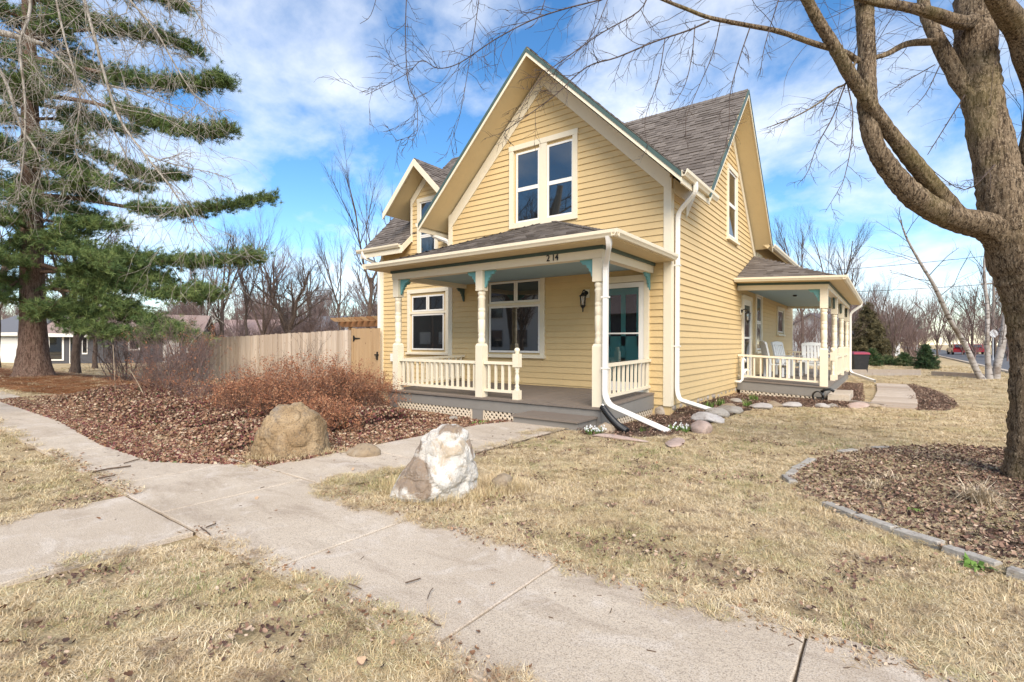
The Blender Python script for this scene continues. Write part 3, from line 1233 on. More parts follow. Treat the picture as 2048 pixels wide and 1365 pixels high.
# ================================================================== side porch (sags a little outwards)
TILT = lambda p: (p[0], p[1], p[2] - .045 * (p[0] - XS))
SX, SY0, SY1 = -1.22, 15.20, 24.4
spy = (15.31, 18.5, 21.4, 24.3)
spx = -1.31
m = MB()
m.box(XS + .03, SX - .03, SY0 + .03, SY0 + .08, .07, .315)
m.box(SX - .08, SX - .03, SY0 + .081, SY1, .07, .315)
for y in spy:
    m.box(SX - .24, SX - .04, y - .1 + (.07 if y < 16 else 0), y + .1, -.3, .069)
sdeck = m.build('side_porch_deck', FASCIA, house, tilt=TILT)
y = SY0
while y < SY1:
    m = MB()
    m.box(XS + .035, SX, y, y + .1385, .317, .35)
    m.build('deck_board', DECK, sdeck, tilt=TILT)
    y += .141
FSD = lambda u, w, z: (u, SY0 + .06 - w, z)
lattice(XS + .1, SX - .25, -.12, .065, FSD, sdeck, tilt=TILT)
lattice(SY0 + .3, SY1, -.25, .065, lambda u, w, z: (SX - .06 + w, u, z), sdeck, tilt=TILT)
for y in spy:
    porch_post(spx, y, .34, 2.87, tilt=TILT)
SB0, SB1 = 2.865, 3.03
m = MB()
m.box(XS + .03, spx + .10, spy[0] - .09, spy[0] + .09, SB0, SB1)
sb = m.build('porch_beam', TRIM, house, tilt=TILT)
m = MB()
m.box(spx - .09, spx + .10, spy[0] + .091, spy[3] + .09, SB0, SB1)
m.build('porch_beam', TRIM, house, tilt=TILT)
m = MB()
m.box(XS + .03, spx - .091, spy[3] - .09, spy[3] + .09, SB0, SB1)
m.build('porch_beam', TRIM, house, tilt=TILT)
m = MB()
m.box(XS + .03, spx + .125, spy[0] - .115, spy[0] - .091, SB1 - .04, SB1 + .025)
m.box(spx + .101, spx + .125, spy[0] - .09, spy[3] + .12, SB1 - .04, SB1 + .025)
m.build('frieze_strip', DARKTEAL, sb, tilt=TILT)
m = MB()
m.box(XS + .03, spx - .091, spy[0] + .091, spy[3] - .091, 2.955, 2.975)
sceil = m.build('side_porch_ceiling', CEILBLUE, house, tilt=TILT)
m = MB()
m.lathe((-2.35, 18.2, 2.90), [(.04, 0), (.06, .02), (.06, .054)], 12)
m.build('ceiling_hook', BLACK, sceil, tilt=TILT)
for y in spy:
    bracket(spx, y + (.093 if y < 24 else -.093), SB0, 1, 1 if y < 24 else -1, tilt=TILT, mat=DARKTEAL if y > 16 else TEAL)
bracket(spx - .093, spy[0], SB0, 0, -1, tilt=TILT)
for y in spy[1:]:
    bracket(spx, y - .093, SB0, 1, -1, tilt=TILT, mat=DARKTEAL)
sgx, sgy, sge = -.88, 14.88, 24.85
m = MB()
m.box(XS + .03, sgx, sgy, spy[0] - .116, 3.055, 3.072)
m.box(spx + .126, sgx, spy[0] - .115, sge, 3.055, 3.072)
m.box(XS + .03, sgx, sgy, sgy + .02, 3.073, 3.13)
m.box(sgx - .02, sgx, sgy + .021, sge, 3.073, 3.13)
m.build('porch_soffit', SOFFIT, house, tilt=TILT)
SEZ = 3.12 - .045 * (sgx - XS) * .5
srun = sgx - XS - .03
sT = srun * nrm
p2 = roof_plane('side_porch_roof', (XS + .03, sgy, SEZ + .05), (1, 0, -.045), (0, 1, SL), lambda t: [(0, max(.02, srun - t / nrm))], sT, .03)
roof_plane('side_porch_roof', (sgx, sgy, SEZ - .055), (0, 1, 0), (-1, 0, SL), lambda t: [(t / nrm, sge - sgy)], sT, .03)
ridge_caps((sgx, sgy, SEZ - .05), (XS + .03, sgy + srun, SEZ - .05 + srun * SL), ((-1, 0, .05), (0, 1, .05)), p2, .13)
gutter((XS + .03, sgy - .002, 3.16), (sgx + .10, sgy - .002, 3.16), (0, -1, 0), size=.10, tilt=TILT)
gutter((sgx + .002, sgy - .10, 3.162), (sgx + .002, sge, 3.162), (1, 0, 0), size=.10, tilt=TILT)
tzz = lambda x, y: -.045 * (x - XS)
railing((XS + .03, spy[0]), (spx - .093, spy[0]), 12, 1.06, .43, tz=tzz)
railing((spx, 18.05), (spx, spy[1] - .093), 2, 1.06, .43, tz=tzz)
for a, c in zip(spy[1:], spy[2:]):
    railing((spx, a + .093), (spx, c - .093), 14, 1.06, .43, tz=tzz)
railing((XS + .03, spy[3]), (spx - .093, spy[3]), 12, 1.06, .43, tz=tzz)
newel(spx, 17.98, .345, tilt=TILT)
downspout([(sgx + .05, 24.6, 3.0), (sgx + .04, 24.6, 2.9), (spx + .13, 24.35, 2.6), (spx + .13, 24.35, .3), (spx + .2, 24.3, .18), (spx + .95, 23.2, -.03)], ref=(1, .1, 0))

# house number on the beam
dg = bpy.context.evaluated_depsgraph_get()
for i, ch in enumerate('214'):
    cu = bpy.data.curves.new('digit', 'FONT')
    cu.body = ch
    cu.size = .165
    cu.extrude = .008
    to = bpy.data.objects.new('digit', cu)
    col.objects.link(to)
    bpy.context.view_layer.update()
    me = bpy.data.meshes.new_from_object(to.evaluated_get(bpy.context.evaluated_depsgraph_get()))
    bpy.data.objects.remove(to)
    link('house_number', me, BLACK, house, loc=(-4.80 + i * .088 + (.02 if ch == '1' else 0), PPY - .110, 2.785), rot=(R(90), 0, 0), scale=(.82, 1, 1))
# ================================================================== ground and hardscape


def sm(x, a, b):
    t = np.clip((np.asarray(x, float) - a) / (b - a), 0, 1)
    return t * t * (3 - 2 * t)


def gz(x, y):
    """height of the lawn"""
    x, y = np.asarray(x, float), np.asarray(y, float)
    left = -.03 * np.clip(-x - 13, 0, 13) * sm(y, 4.8, 8.5)
    right = -.10 * sm(y, 9.5, 15) * sm(x, -4.5, -2.5)
    dip = -.13 * sm(x, -9.6, -9.0) * sm(-x, 5.05, 5.35) * sm(y, 5.9, 6.8) * sm(-y, -8.2, -7.6)
    dip = dip - .09 * sm(x, -3.95, -3.75) * sm(-x, 2.75, 3.2) * sm(y, 6.9, 7.5) * sm(-y, -10.3, -9.7)
    bump = dip + .012 * np.sin(x * 1.7 + .6 * y) * np.cos(y * 1.3 - .4 * x) * sm(np.hypot(x, y), 1, 5)
    return left + right + bump


gzf = lambda x, y: float(gz(x, y))


def np_mesh(name, V, F, rnd=None, mat=None, smooth=False):
    """mesh straight from arrays; F is (n,3) or (n,4)"""
    V = np.asarray(V, np.float32)
    F = np.asarray(F, np.int32)
    me = bpy.data.meshes.new(name)
    me.vertices.add(len(V))
    me.vertices.foreach_set('co', V.ravel())
    k = F.shape[1]
    me.loops.add(F.size)
    me.loops.foreach_set('vertex_index', F.ravel())
    me.polygons.add(len(F))
    me.polygons.foreach_set('loop_start', np.arange(0, F.size, k, dtype=np.int32))
    me.polygons.foreach_set('loop_total', np.full(len(F), k, np.int32))
    if rnd is not None:
        at = me.attributes.new('rnd', 'FLOAT', 'FACE')
        at.data.foreach_set('value', np.asarray(rnd, np.float32))
    if smooth:
        me.polygons.foreach_set('use_smooth', np.ones(len(F), bool))
    me.update(calc_edges=True)
    if mat:
        me.materials.append(mat)
    return me


def lawn_mat():
    t = NT('dry_lawn_soil')
    a = t.ramp(t.noise(.55, 6, .6), [(.3, (.38, .27, .15)), (.5, (.50, .375, .21)), (.7, (.58, .455, .27))])
    k = t.mix(t.ramp(t.noise(4.2, 9, .78), [(.50, 0), (.62, .9)]), a, (.17, .115, .075))
    k = t.mix(t.ramp(t.noise(1.3, 5, .6, stretch=(1, 1, .3)), [(.56, 0), (.74, .45)]), k, (.22, .24, .09))
    k = t.mix(t.ramp(t.noise(34, 6, .7), [(.42, .0), (.62, .75)]), k, (.60, .47, .28))
    k = t.mix(t.ramp(t.noise(60, 4, .7), [(.55, 0), (.7, .6)]), k, (.13, .09, .055))
    t.bump(t.noise(45, 7, .75), .9, .03)
    return t.done(k, .95, .1)


LAWN = lawn_mat()
xs = np.concatenate([[-900, -500, -300, -200, -150, -110, -80, -60, -50], np.linspace(-42, -16, 40), np.linspace(-15.5, 8, 90), np.linspace(9, 40, 20), [60, 100, 180, 320, 600, 900]])
ys = np.concatenate([[-900, -400, -150, -60, -30, -15, -8], np.linspace(-5, 20, 100), np.linspace(20.8, 50, 24), [60, 80, 110, 160, 240, 400, 700, 1200, 2000]])
gx, gy_ = np.meshgrid(xs, ys)
V = np.stack([gx, gy_, gz(gx, gy_)], -1).reshape(-1, 3)
nx, ny = len(xs), len(ys)
ii, jj = np.meshgrid(np.arange(nx - 1), np.arange(ny - 1))
q = (jj * nx + ii).ravel()
ground = link('ground', np_mesh('ground', V, np.stack([q, q + 1, q + nx + 1, q + nx], 1), mat=LAWN, smooth=True), None, kind='structure')


def concrete_mat():
    t = NT('old_concrete')
    k = t.mix(t.ramp(t.noise(.9, 6, .6), [(.3, 0), (.7, 1)]), (.52, .425, .315), (.69, .585, .455))
    k = t.mix(t.mix(1, t.orand(), .5, 'MULTIPLY'), k, (.52, .42, .32))
    k = t.mix(t.ramp(t.noise(2.4, 8, .7, stretch=(.5, 1.6, 1), dist=.5), [(.50, 0), (.70, .75)]), k, (.34, .26, .19))
    k = t.mix(t.ramp(t.noise(3.1, 8, .72, dist=1.0), [(.52, 0), (.66, .75)]), k, (.70, .61, .51))
    k = t.mix(t.ramp(t.noise(140, 3, .7), [(.38, .75), (.5, 0)]), k, (.25, .19, .145))
    k = t.mix(t.ramp(t.noise(190, 3, .7), [(.58, 0), (.68, .8)]), k, (.80, .72, .62))
    k = t.mix(t.ramp(t.noise(55, 5, .75), [(.56, 0), (.70, .45)]), k, (.30, .23, .17))
    t.bump(t.mix(.35, t.noise(9, 6, .7), t.noise(120, 5, .75)), .8, .015)
    return t.done(k, .9, .15)


CONC = concrete_mat()
DIRT = stone_mat('joint_dirt', (.12, .085, .055), (.2, .15, .1), (.26, .2, .13), 12, .6)


def slab_mesh(x0, x1, y0, y1, z1=.03, th=.14, seed=0, cuts=10):
    """a concrete slab with eased, slightly chipped edges"""
    r = random.Random(seed)
    n = cuts
    loop = []
    for k in range(n):
        loop.append((x0 + (x1 - x0) * k / n, y0))
    for k in range(n):
        loop.append((x1, y0 + (y1 - y0) * k / n))
    for k in range(n):
        loop.append((x1 - (x1 - x0) * k / n, y1))
    for k in range(n):
        loop.append((x0, y1 - (y1 - y0) * k / n))
    cx, cy = (x0 + x1) / 2, (y0 + y1) / 2

    def ins(p, d):
        return (p[0] + (d if p[0] < cx else -d) * (1 if abs(p[0] - cx) > (x1 - x0) / 2 - 1e-6 else 0),
                p[1] + (d if p[1] < cy else -d) * (1 if abs(p[1] - cy) > (y1 - y0) / 2 - 1e-6 else 0))
    tl = [r.uniform(-.0015, .0015) for _ in range(4)]
    zz = lambda p: z1 + tl[0] * (p[0] - cx) + tl[1] * (p[1] - cy) + tl[2]
    m = MB()
    L0 = [(p[0], p[1], z1 - th) for p in loop]
    L1 = [(*ins(p, .001 + r.uniform(0, .004)), zz(p) - .005) for p in loop]
    L2 = [(*ins(p, .006 + r.uniform(0, .007)), zz(p)) for p in loop]
    n4 = len(loop)
    fs = []
    for a in (0, n4):
        for i in range(n4):
            j = (i + 1) % n4
            fs.append((a + i, a + j, a + n4 + j, a + n4 + i))
    fs.append(tuple(range(2 * n4, 3 * n4)))
    m.idx(L0 + L1 + L2, fs)
    return m


m = MB()
m.box(-60, 6, 1.54, 2.70, -.1, .012)
m.box(-5.24, -3.9, -6, 1.535, -.1, .0121)
m.box(-5.3, -4.0, 2.705, 6.8, -.1, .0122)
walk = m.build('sidewalk', DIRT, kind='structure')
SLABS = []
edges = [-60, -46, -34, -27, -22, -19.4, -17.4, -15.4, -13.6, -12.0, -10.6, -9.3, -7.9, -6.75, -5.75, -4.52, -2.87, -1.58, -.29, 1.0, 2.3, 4.2, 6]
for a, c in zip(edges, edges[1:]):
    SLABS.append((a, c, 1.52, 2.72))
for a, c in ((-6, -4.4), (-4.4, -2.9), (-2.9, -1.4), (-1.4, .1), (.1, 1.51)):
    SLABS.append((-5.26, -3.88, a, c))
for a, c in ((2.73, 3.95), (3.95, 5.25), (5.25, 6.82)):
    SLABS.append((-5.32, -4.02, a, c))
for i, (a, c, d, e) in enumerate(SLABS):
    slab_mesh(a + .003, c - .003, d + .003, e - .003, .03, .14, i).build('concrete_slab', CONC, walk)

# ---- streets
def asphalt_mat():
    t = NT('asphalt')
    k = t.mix(t.noise(.6, 5), (.10, .10, .105), (.16, .16, .165))
    k = t.mix(t.ramp(t.noise(50, 3), [(.55, 0), (.7, .5)]), k, (.22, .22, .22))
    return t.done(k, .9, .2)


ASPH = asphalt_mat()
m = MB()
m.box(5.2, 11.5, -200, 400, -.15, -.085)
m.build('side_street', ASPH, kind='structure')
m = MB()
m.box(-200, 60, -11.5, -4.5, -.15, -.03)
m.build('front_street', ASPH, kind='structure')
m = MB()
m.box(4.95, 5.19, -4, 300, -.2, .0)
m.build('kerb', CONC, kind='structure')


# ---- planting beds: thin irregular sheets of mulch and soil
def mulch_mat(name, a, b, c):
    t = NT(name)
    k = t.mix(t.ramp(t.noise(7, 7, .7), [(.35, 0), (.65, 1)]), a, b)
    k = t.mix(t.ramp(t.noise(26, 6, .75), [(.55, 0), (.66, .9)]), k, c)
    t.bump(t.noise(30, 8, .75), 1.0, .04)
    return t.done(k, .95, .1)


MULCH = mulch_mat('dark_mulch', (.09, .056, .04), (.19, .13, .09), (.36, .26, .17))
NEEDLE_DUFF = mulch_mat('pine_needle_duff', (.20, .075, .03), (.30, .13, .05), (.36, .2, .1))


def inpoly(px, py, poly):
    px, py = np.asarray(px, float), np.asarray(py, float)
    ins = np.zeros(px.shape, bool)
    n = len(poly)
    for i in range(n):
        x0, y0 = poly[i]
        x1, y1 = poly[(i + 1) % n]
        c = ((y0 > py) != (y1 > py)) & (px < (x1 - x0) * (py - y0) / (y1 - y0 + 1e-12) + x0)
        ins ^= c
    return ins


def smooth_poly(poly, it=3, jit=.05):
    p = [Vector((x, y)) for x, y in poly]
    for k in range(it):
        q = []
        for i in range(len(p)):
            a, c = p[i], p[(i + 1) % len(p)]
            q += [a * .75 + c * .25, a * .25 + c * .75]
        p = q
    return [(v.x + random.uniform(-jit, jit), v.y + random.uniform(-jit, jit)) for v in p]


BED_LEFT = [(-15.2, 2.66), (-5.7, 2.66), (-5.36, 3.3), (-5.45, 5.0), (-5.36, 6.2), (-5.1, 7.3), (-9.3, 7.5), (-12.6, 9.6), (-15.5, 8.6), (-17.5, 5.6)]
BED_SIDE = [(-3.6, 6.55), (-2.95, 6.62), (-2.55, 7.3), (-2.35, 8.1), (-2.62, 9.2), (-2.45, 10.3), (-2.35, 11.2), (-2.0, 12.4), (-1.2, 13.1), (-.5, 13.7), (-.45, 15.6), (-.7, 22.4), (-1.3, 22.4),
            (-1.3, 15.4), (-3.5, 15.4), (-3.5, 9.9), (-3.8, 9.9), (-3.8, 6.8)]
RING = [(-.02, 8.04), (-.41, 7.37), (-.73, 6.49), (-.77, 5.6), (-.45, 4.95), (.13, 4.44), (.64, 4.08), (1.5, 3.8), (2.4, 4.2), (3, 6), (2.6, 8), (1.5, 9), (.6, 8.75)]
BED_RIGHT = [(.5, 13.9), (.95, 14.1), (1.35, 15.6), (1.4, 18), (1.1, 21.5), (.75, 23.2), (.45, 22.8), (.45, 16)]
PINE_BED = [(-33, 1.0), (-24, 2.9), (-18, 3.0), (-16, 4.2), (-17.5, 6.5), (-22, 8), (-31, 8.6), (-36, 5)]


def bed(name, poly, mat, lift=.02, **kw):
    P = smooth_poly(poly)
    c = np.mean(np.array(P), 0)
    m = MB()
    n = len(P)
    rings = []
    for k in (1.0, .985, .8, .55, .25):
        rings.append([(c[0] + (x - c[0]) * k, c[1] + (y - c[1]) * k) for x, y in P])
    pts = []
    for i, rg in enumerate(rings):
        for x, y in rg:
            pts.append((x, y, gzf(x, y) + (lift if i else -.05) + (random.uniform(0, .015) if i > 1 else 0)))
    fs = []
    for i in range(len(rings) - 1):
        for j in range(n):
            j2 = (j + 1) % n
            fs.append((i * n + j, i * n + j2, (i + 1) * n + j2, (i + 1) * n + j))
    fs.append(tuple((len(rings) - 1) * n + j for j in range(n)))
    m.idx(pts, fs)
    return m.build(name, mat, kind='structure', smooth=True)


bed('garden_bed', BED_SIDE, MULCH, .016)
bed('garden_bed', RING, MULCH, .018)
bed('garden_bed', BED_RIGHT, MULCH, .017)
bed('garden_bed', PINE_BED, NEEDLE_DUFF, .015)
bl_ = bed('garden_bed', BED_LEFT, MULCH, .016)

# ---- wooden fence and gate
def cedar(name, a, b, grey=.0):
    t = NT(name)
    k = t.mix(t.ramp(t.noise(5, 7, .65, stretch=(1, 1, .06)), [(.3, 0), (.7, 1)]), a, b)
    k = t.mix(t.ramp(t.noise(22, 5, .7, stretch=(1, 1, .05)), [(.5, 0), (.8, .5)]), k, tuple(x * .62 for x in a))
    k = t.mix(t.mix(1, t.orand(), .85, 'MULTIPLY'), k, (.36, .27, .195) if grey else (.46, .30, .16))
    kn = t.n.new('ShaderNodeTexVoronoi')
    kn.inputs['Scale'].default_value = 5.5
    t.l.new(t.scaled(t.pos(), (1, 1, .55)), kn.inputs['Vector'])
    k = t.mix(t.ramp(kn.outputs['Distance'], [(.06, .8), (.12, 0)]), k, (.16, .075, .035))
    t.bump(t.noise(18, 6, .7, stretch=(1, 1, .05)), .4, .006)
    return t.done(k, .8, .2)


CEDAR_OLD = cedar('weathered_cedar', (.52, .41, .31), (.72, .60, .48), 1)
CEDAR_NEW = cedar('new_cedar', (.40, .255, .135), (.55, .375, .215))
pk = MB()
pk.prism([(-.067, -.01, 0), (.068, -.01, 0), (.068, -.01, 1.80), (-.068, -.01, 1.80)], [(-.068, .01, 0), (.068, .01, 0), (.068, .01, 1.80), (-.068, .01, 1.80)])
PICK_OLD = pk.mesh('picket')
PICK_OLD.materials.append(CEDAR_OLD)
PICK_NEW = PICK_OLD.copy()
PICK_NEW.materials.clear()
PICK_NEW.materials.append(CEDAR_NEW)
FA, FB = Vector((-15.05, 10.82)), Vector((-25.4, 9.75))
fence = thing('fence', 'long weathered cedar board fence left of the house', 'fence', (FA.x, FA.y, gzf(FA.x, FA.y)))
d = FB - FA
L = d.length
ang = math.atan2(-d.y, -d.x)
n = int(L / .142)
for i in range(n):
    p = FA + d * ((i + .5) / n)
    link('picket', PICK_OLD, None, fence, loc=(p.x, p.y + (-.012 if i % 2 else .008) + random.uniform(-.006, .006), gzf(p.x, p.y) + .03 + random.uniform(-.01, .01)),
         rot=(0, random.uniform(-.006, .006), ang), scale=(1, 1, 1.02 + random.uniform(-.006, .006)))
for zz in (.35, .95, 1.5):
    m = MB()
    m.prism([(FA.x, FA.y + .012, zz), (FB.x, FB.y + .012, zz - .3), (FB.x, FB.y + .05, zz - .3), (FA.x, FA.y + .05, zz)],
            [(FA.x, FA.y + .012, zz + .09), (FB.x, FB.y + .012, zz - .21), (FB.x, FB.y + .05, zz - .21), (FA.x, FA.y + .05, zz + .09)])
    m.build('fence_rail', CEDAR_OLD, fence)
gate = thing('gate', 'new orange cedar fence gate with black strap hinge beside the house', 'gate', (-14.2, 10.82, -.03))
x = -14.82
i = 0
while x < -13.42:
    link('picket', PICK_NEW, None, gate, loc=(x, 10.82 + random.uniform(-.003, .003), -.02 + random.uniform(-.008, .008)), scale=(1.02, 1, 1.03))
    x += .142
m = MB()
m.box(-15.0, -14.91, 10.80, 10.90, -.1, 1.86)
m.build('gate_post', CEDAR_NEW, gate)
for zz in (1.50, .22):
    m = MB()
    m.prism([(-14.90, 10.800, zz - .10), (-14.84, 10.800, zz - .10), (-14.80, 10.800, zz - .03), (-14.52, 10.800, zz - .012), (-14.50, 10.800, zz), (-14.52, 10.800, zz + .012), (-14.80, 10.800, zz + .03), (-14.84, 10.800, zz + .10), (-14.90, 10.800, zz + .10)],
            [(-14.90, 10.790, zz - .10), (-14.84, 10.790, zz - .10), (-14.80, 10.790, zz - .03), (-14.52, 10.790, zz - .012), (-14.50, 10.790, zz), (-14.52, 10.790, zz + .012), (-14.80, 10.790, zz + .03), (-14.84, 10.790, zz + .10), (-14.90, 10.790, zz + .10)])
    m.build('hinge', BLACK, gate)
m = MB()
m.box(-13.62, -13.56, 10.785, 10.805, .78, 1.05)
m.box(-13.72, -13.50, 10.775, 10.784, .93, .97)
m.tube([(-13.59, 10.78, .80), (-13.59, 10.74, .82), (-13.59, 10.74, .90), (-13.59, 10.78, .92)], .012, 6)
m.build('latch', BLACK, gate)

# ---- pergola behind the fence
CEDAR_RED = cedar('stained_cedar', (.23, .10, .045), (.32, .15, .065))
per = thing('pergola', 'brown stained timber pergola rising behind the fence', 'pergola', (-18.5, 15.8, 0))
for (x, y) in ((-21.2, 15.2), (-16.4, 15.2), (-21.2, 18.2), (-16.4, 18.2)):
    m = MB()
    m.box(x - .07, x + .07, y - .07, y + .07, gzf(x, y), 2.12)
    m.build('post', CEDAR_RED, per)
for y in (15.1, 15.3, 18.2):
    m = MB()
    m.prism([(-22.0, y - .022, 2.26), (-21.7, y - .022, 2.12), (-15.3, y - .022, 2.12), (-15.0, y - .022, 2.26), (-15.0, y - .022, 2.38), (-22.0, y - .022, 2.38)],
            [(-22.0, y + .022, 2.26), (-21.7, y + .022, 2.12), (-15.3, y + .022, 2.12), (-15.0, y + .022, 2.26), (-15.0, y + .022, 2.38), (-22.0, y + .022, 2.38)])
    m.build('beam', CEDAR_RED, per)
for k in range(15):
    x = -21.8 + k * .46
    m = MB()
    m.prism([(x - .02, 14.5, 2.50), (x - .02, 14.7, 2.385), (x - .02, 18.7, 2.385), (x - .02, 18.9, 2.56), (x - .02, 14.5, 2.56)],
            [(x + .02, 14.5, 2.50), (x + .02, 14.7, 2.385), (x + .02, 18.7, 2.385), (x + .02, 18.9, 2.56), (x + .02, 14.5, 2.56)])
    m.build('rafter', CEDAR_RED, per)


# ---- boulders: rings shaped by a front profile, then roughened
def boulder(name, loc, yaw, H, prof, depth, mat, seed, label, rough=.05, nz=34, na=56, lean=0.0, **kw):
    """prof: (height 0-1, left extent, right extent) seen from the front"""
    from mathutils import noise
    hs = [p[0] for p in prof]
    m = MB()
    pts = []
    rr = random.Random(seed)
    off = Vector((seed * 7.1, seed * 3.3, seed * 1.7))
    for i in range(nz + 1):
        t = i / nz
        lft = np.interp(t, hs, [p[1] for p in prof])
        rgt = np.interp(t, hs, [p[2] for p in prof])
        dp = np.interp(t, hs, [p[3] for p in prof]) * depth
        cx, hw = (rgt - lft) / 2, (rgt + lft) / 2
        for k in range(na):
            q = 2 * math.pi * k / na
            ca, sa = math.cos(q), math.sin(q)
            e = .8
            pts.append(Vector((cx + hw * math.copysign(abs(ca) ** e, ca), dp * math.copysign(abs(sa) ** e, sa) + lean * t, t * H)))
    # chisel flat facets, then roughen
    ctr = Vector((0, 0, H * .42))
    for _ in range(22):
        nv = Vector((rr.uniform(-1, 1), rr.uniform(-1, .6), rr.uniform(-.3, 1))).normalized()
        dmax = max((p - ctr).dot(nv) for p in pts)
        dd = dmax * rr.uniform(.90, .98)
        for p in pts:
            k = (p - ctr).dot(nv) - dd
            if k > 0:
                p -= nv * k * .8
    for p in pts:
        s_ = p * 3.2 + off
        nr = (p - ctr).normalized()
        f = noise.fractal(s_, .9, 2.2, 7) * rough * .8 - (1 - abs(noise.noise(s_ * 1.6))) ** 6 * rough * .55
        p += nr * f
    fs = []
    for i in range(nz):
        for k in range(na):
            k2 = (k + 1) % na
            fs.append((i * na + k, i * na + k2, (i + 1) * na + k2, (i + 1) * na + k))
    fs.append(tuple(nz * na + k for k in range(na)))
    m.idx(pts, fs)
    return m.build(name, mat, loc=loc, rot=(0, 0, yaw), scale=(.95, .95, .97), smooth=False, label=label, **kw)


def white_rock():
    t = NT('white_granite')
    k = t.mix(t.ramp(t.noise(3, 6), [(.35, 0), (.65, 1)]), (.62, .57, .50), (.82, .78, .71))
    k = t.mix(t.ramp(t.noise(2.2, 7, .6, dist=.8), [(.54, 0), (.59, .9)]), k, (.25, .17, .11))
    k = t.mix(t.ramp(t.noise(4.2, 7, .66, dist=1.2), [(.56, 0), (.64, .7)]), k, (.46, .33, .19))
    k = t.mix(t.ramp(t.noise(22, 8, .8), [(.52, 0), (.66, .55)]), k, (.40, .36, .32))
    k = t.mix(t.ramp(t.noise(70, 5, .75), [(.52, 0), (.68, .6)]), k, (.33, .29, .25))
    t.bump(t.mix(.4, t.noise(14, 9, .72), t.noise(45, 6, .7)), 1.0, .035)
    return t.done(k, .85, .2)


def brown_rock():
    t = NT('brown_boulder')
    k = t.mix(t.ramp(t.noise(3, 6), [(.35, 0), (.65, 1)]), (.27, .175, .09), (.44, .315, .185))
    k = t.mix(t.ramp(t.noise(2.0, 6, .6, dist=.6), [(.52, 0), (.62, .8)]), k, (.24, .20, .16))
    k = t.mix(t.ramp(t.noise(5, 7, .6, dist=.9), [(.62, 0), (.68, .7)]), k, (.44, .36, .24))
    k = t.mix(t.ramp(t.noise(50, 5, .7), [(.48, 0), (.66, .75)]), k, (.10, .075, .05))
    t.bump(t.mix(.4, t.noise(11, 9, .72), t.noise(40, 6, .7)), .9, .03)
    return t.done(k, .85, .2)


boulder('boulder', (-3.26, 3.24, -.06), YAW, .72,
        [(0, .38, .34, .85), (.15, .41, .39, 1), (.35, .33, .40, 1), (.55, .23, .385, .9), (.78, .12, .32, .7), (.9, .05, .31, .58), (.97, -.02, .28, .45), (1.0, -.06, .22, .2)],
        .36, white_rock(), 3, 'jagged white and tan boulder on the lawn edge beside the front walk', .055, 80, 120, category='boulder')
boulder('boulder', (-5.80, 3.32, -.06), YAW, .69,
        [(0, .44, .42, .8), (.15, .47, .45, 1), (.4, .42, .44, 1), (.6, .40, .41, .9), (.8, .34, .34, .75), (.92, .27, .24, .55), (1.0, .18, .12, .3)],
        .38, brown_rock(), 9, 'large rounded brown boulder among dead leaves at the bed corner', .05, 80, 120, category='boulder')
STONE = [stone_mat('field_stone_grey', (.36, .32, .27), (.48, .43, .37), (.27, .23, .19), 6, .8), stone_mat('field_stone_tan', (.34, .25, .16), (.44, .35, .25), (.25, .19, .13), 6, .8),
         stone_mat('field_stone_pale', (.5, .45, .41), (.62, .57, .52), (.42, .36, .32), 6, .7), stone_mat('field_stone_pink', (.46, .33, .27), (.56, .43, .36), (.38, .29, .25), 6, .7)]
rk = [rock_mesh('garden_stone', 70 + i, 3, .3, .75, 8) for i in range(12)]
stones = [  # x, y, half sizes, material, label
    (-2.86, 3.72, .11, .12, .13, 1, 'small tan stone touching the right side of the white boulder'),
    (-4.95, 3.75, .20, .16, .15, 1, 'small mossy tan stone right of the brown boulder'),
    (-3.42, 7.02, .22, .15, .15, 1, 'tan stone behind the white flowers at the porch corner'),
    (-3.05, 6.58, .52, .10, .05, 3, 'long flat pink stone in front of the white flowers'),
    (-2.30, 6.80, .34, .12, .05, 3, 'flat pink slab in the lawn below the porch downspout'),
    (-2.28, 7.92, .26, .17, .16, 3, 'pale pink rounded stone near the end of the porch downspout'),
    (-2.48, 9.00, .30, .22, .15, 2, 'broad pale stone in front of the wall downspout'),
    (-2.52, 9.75, .26, .2, .15, 0, 'grey stone under the mouth of the wall downspout'),
    (-2.50, 10.60, .30, .24, .16, 0, 'wide grey stone at the middle of the side bed edge'),
    (-2.66, 11.3, .20, .18, .12, 1, 'small tan stone set back in the side bed'),
    (-2.16, 11.75, .26, .2, .13, 2, 'low light stone near the lattice of the side porch'),
    (-2.02, 12.5, .24, .18, .13, 1, 'mossy brown stone in front of the side porch lattice'),
    (-1.70, 12.85, .32, .2, .11, 2, 'long flat light stone in front of the side porch lattice'),
    (-1.16, 13.2, .15, .13, .1, 2, 'small white stone near the side porch corner'),
    (-.98, 13.5, .14, .12, .09, 0, 'small grey stone beside the small white stone'),
    (-.50, 13.75, .30, .18, .12, 3, 'pinkish pointed stone before the concrete step'),
    (-.26, 14.0, .18, .16, .11, 1, 'dark tan stone at the near end of the plank walk'),
    (-6.6, 7.0, .17, .12, .10, 0, 'flat grey stone under the porch middle post'),
    (-5.45, 7.15, .20, .14, .10, 0, 'grey stone beside the porch step'),
    (-2.9, 12.9, .16, .14, .1, 0, 'grey stone deep in the side bed near the vent pipe')]
for i, (x, y, a, c, h, k, lb) in enumerate(stones):
    me = rk[i % 12].copy()
    me.materials.append(STONE[k])
    link('garden_stone', me, None, loc=(x, y, gzf(x, y) + h * .35), rot=(0, 0, random.uniform(0, 6)), scale=(a, c, h), label=lb, category='stone', group='stones edging the beds')

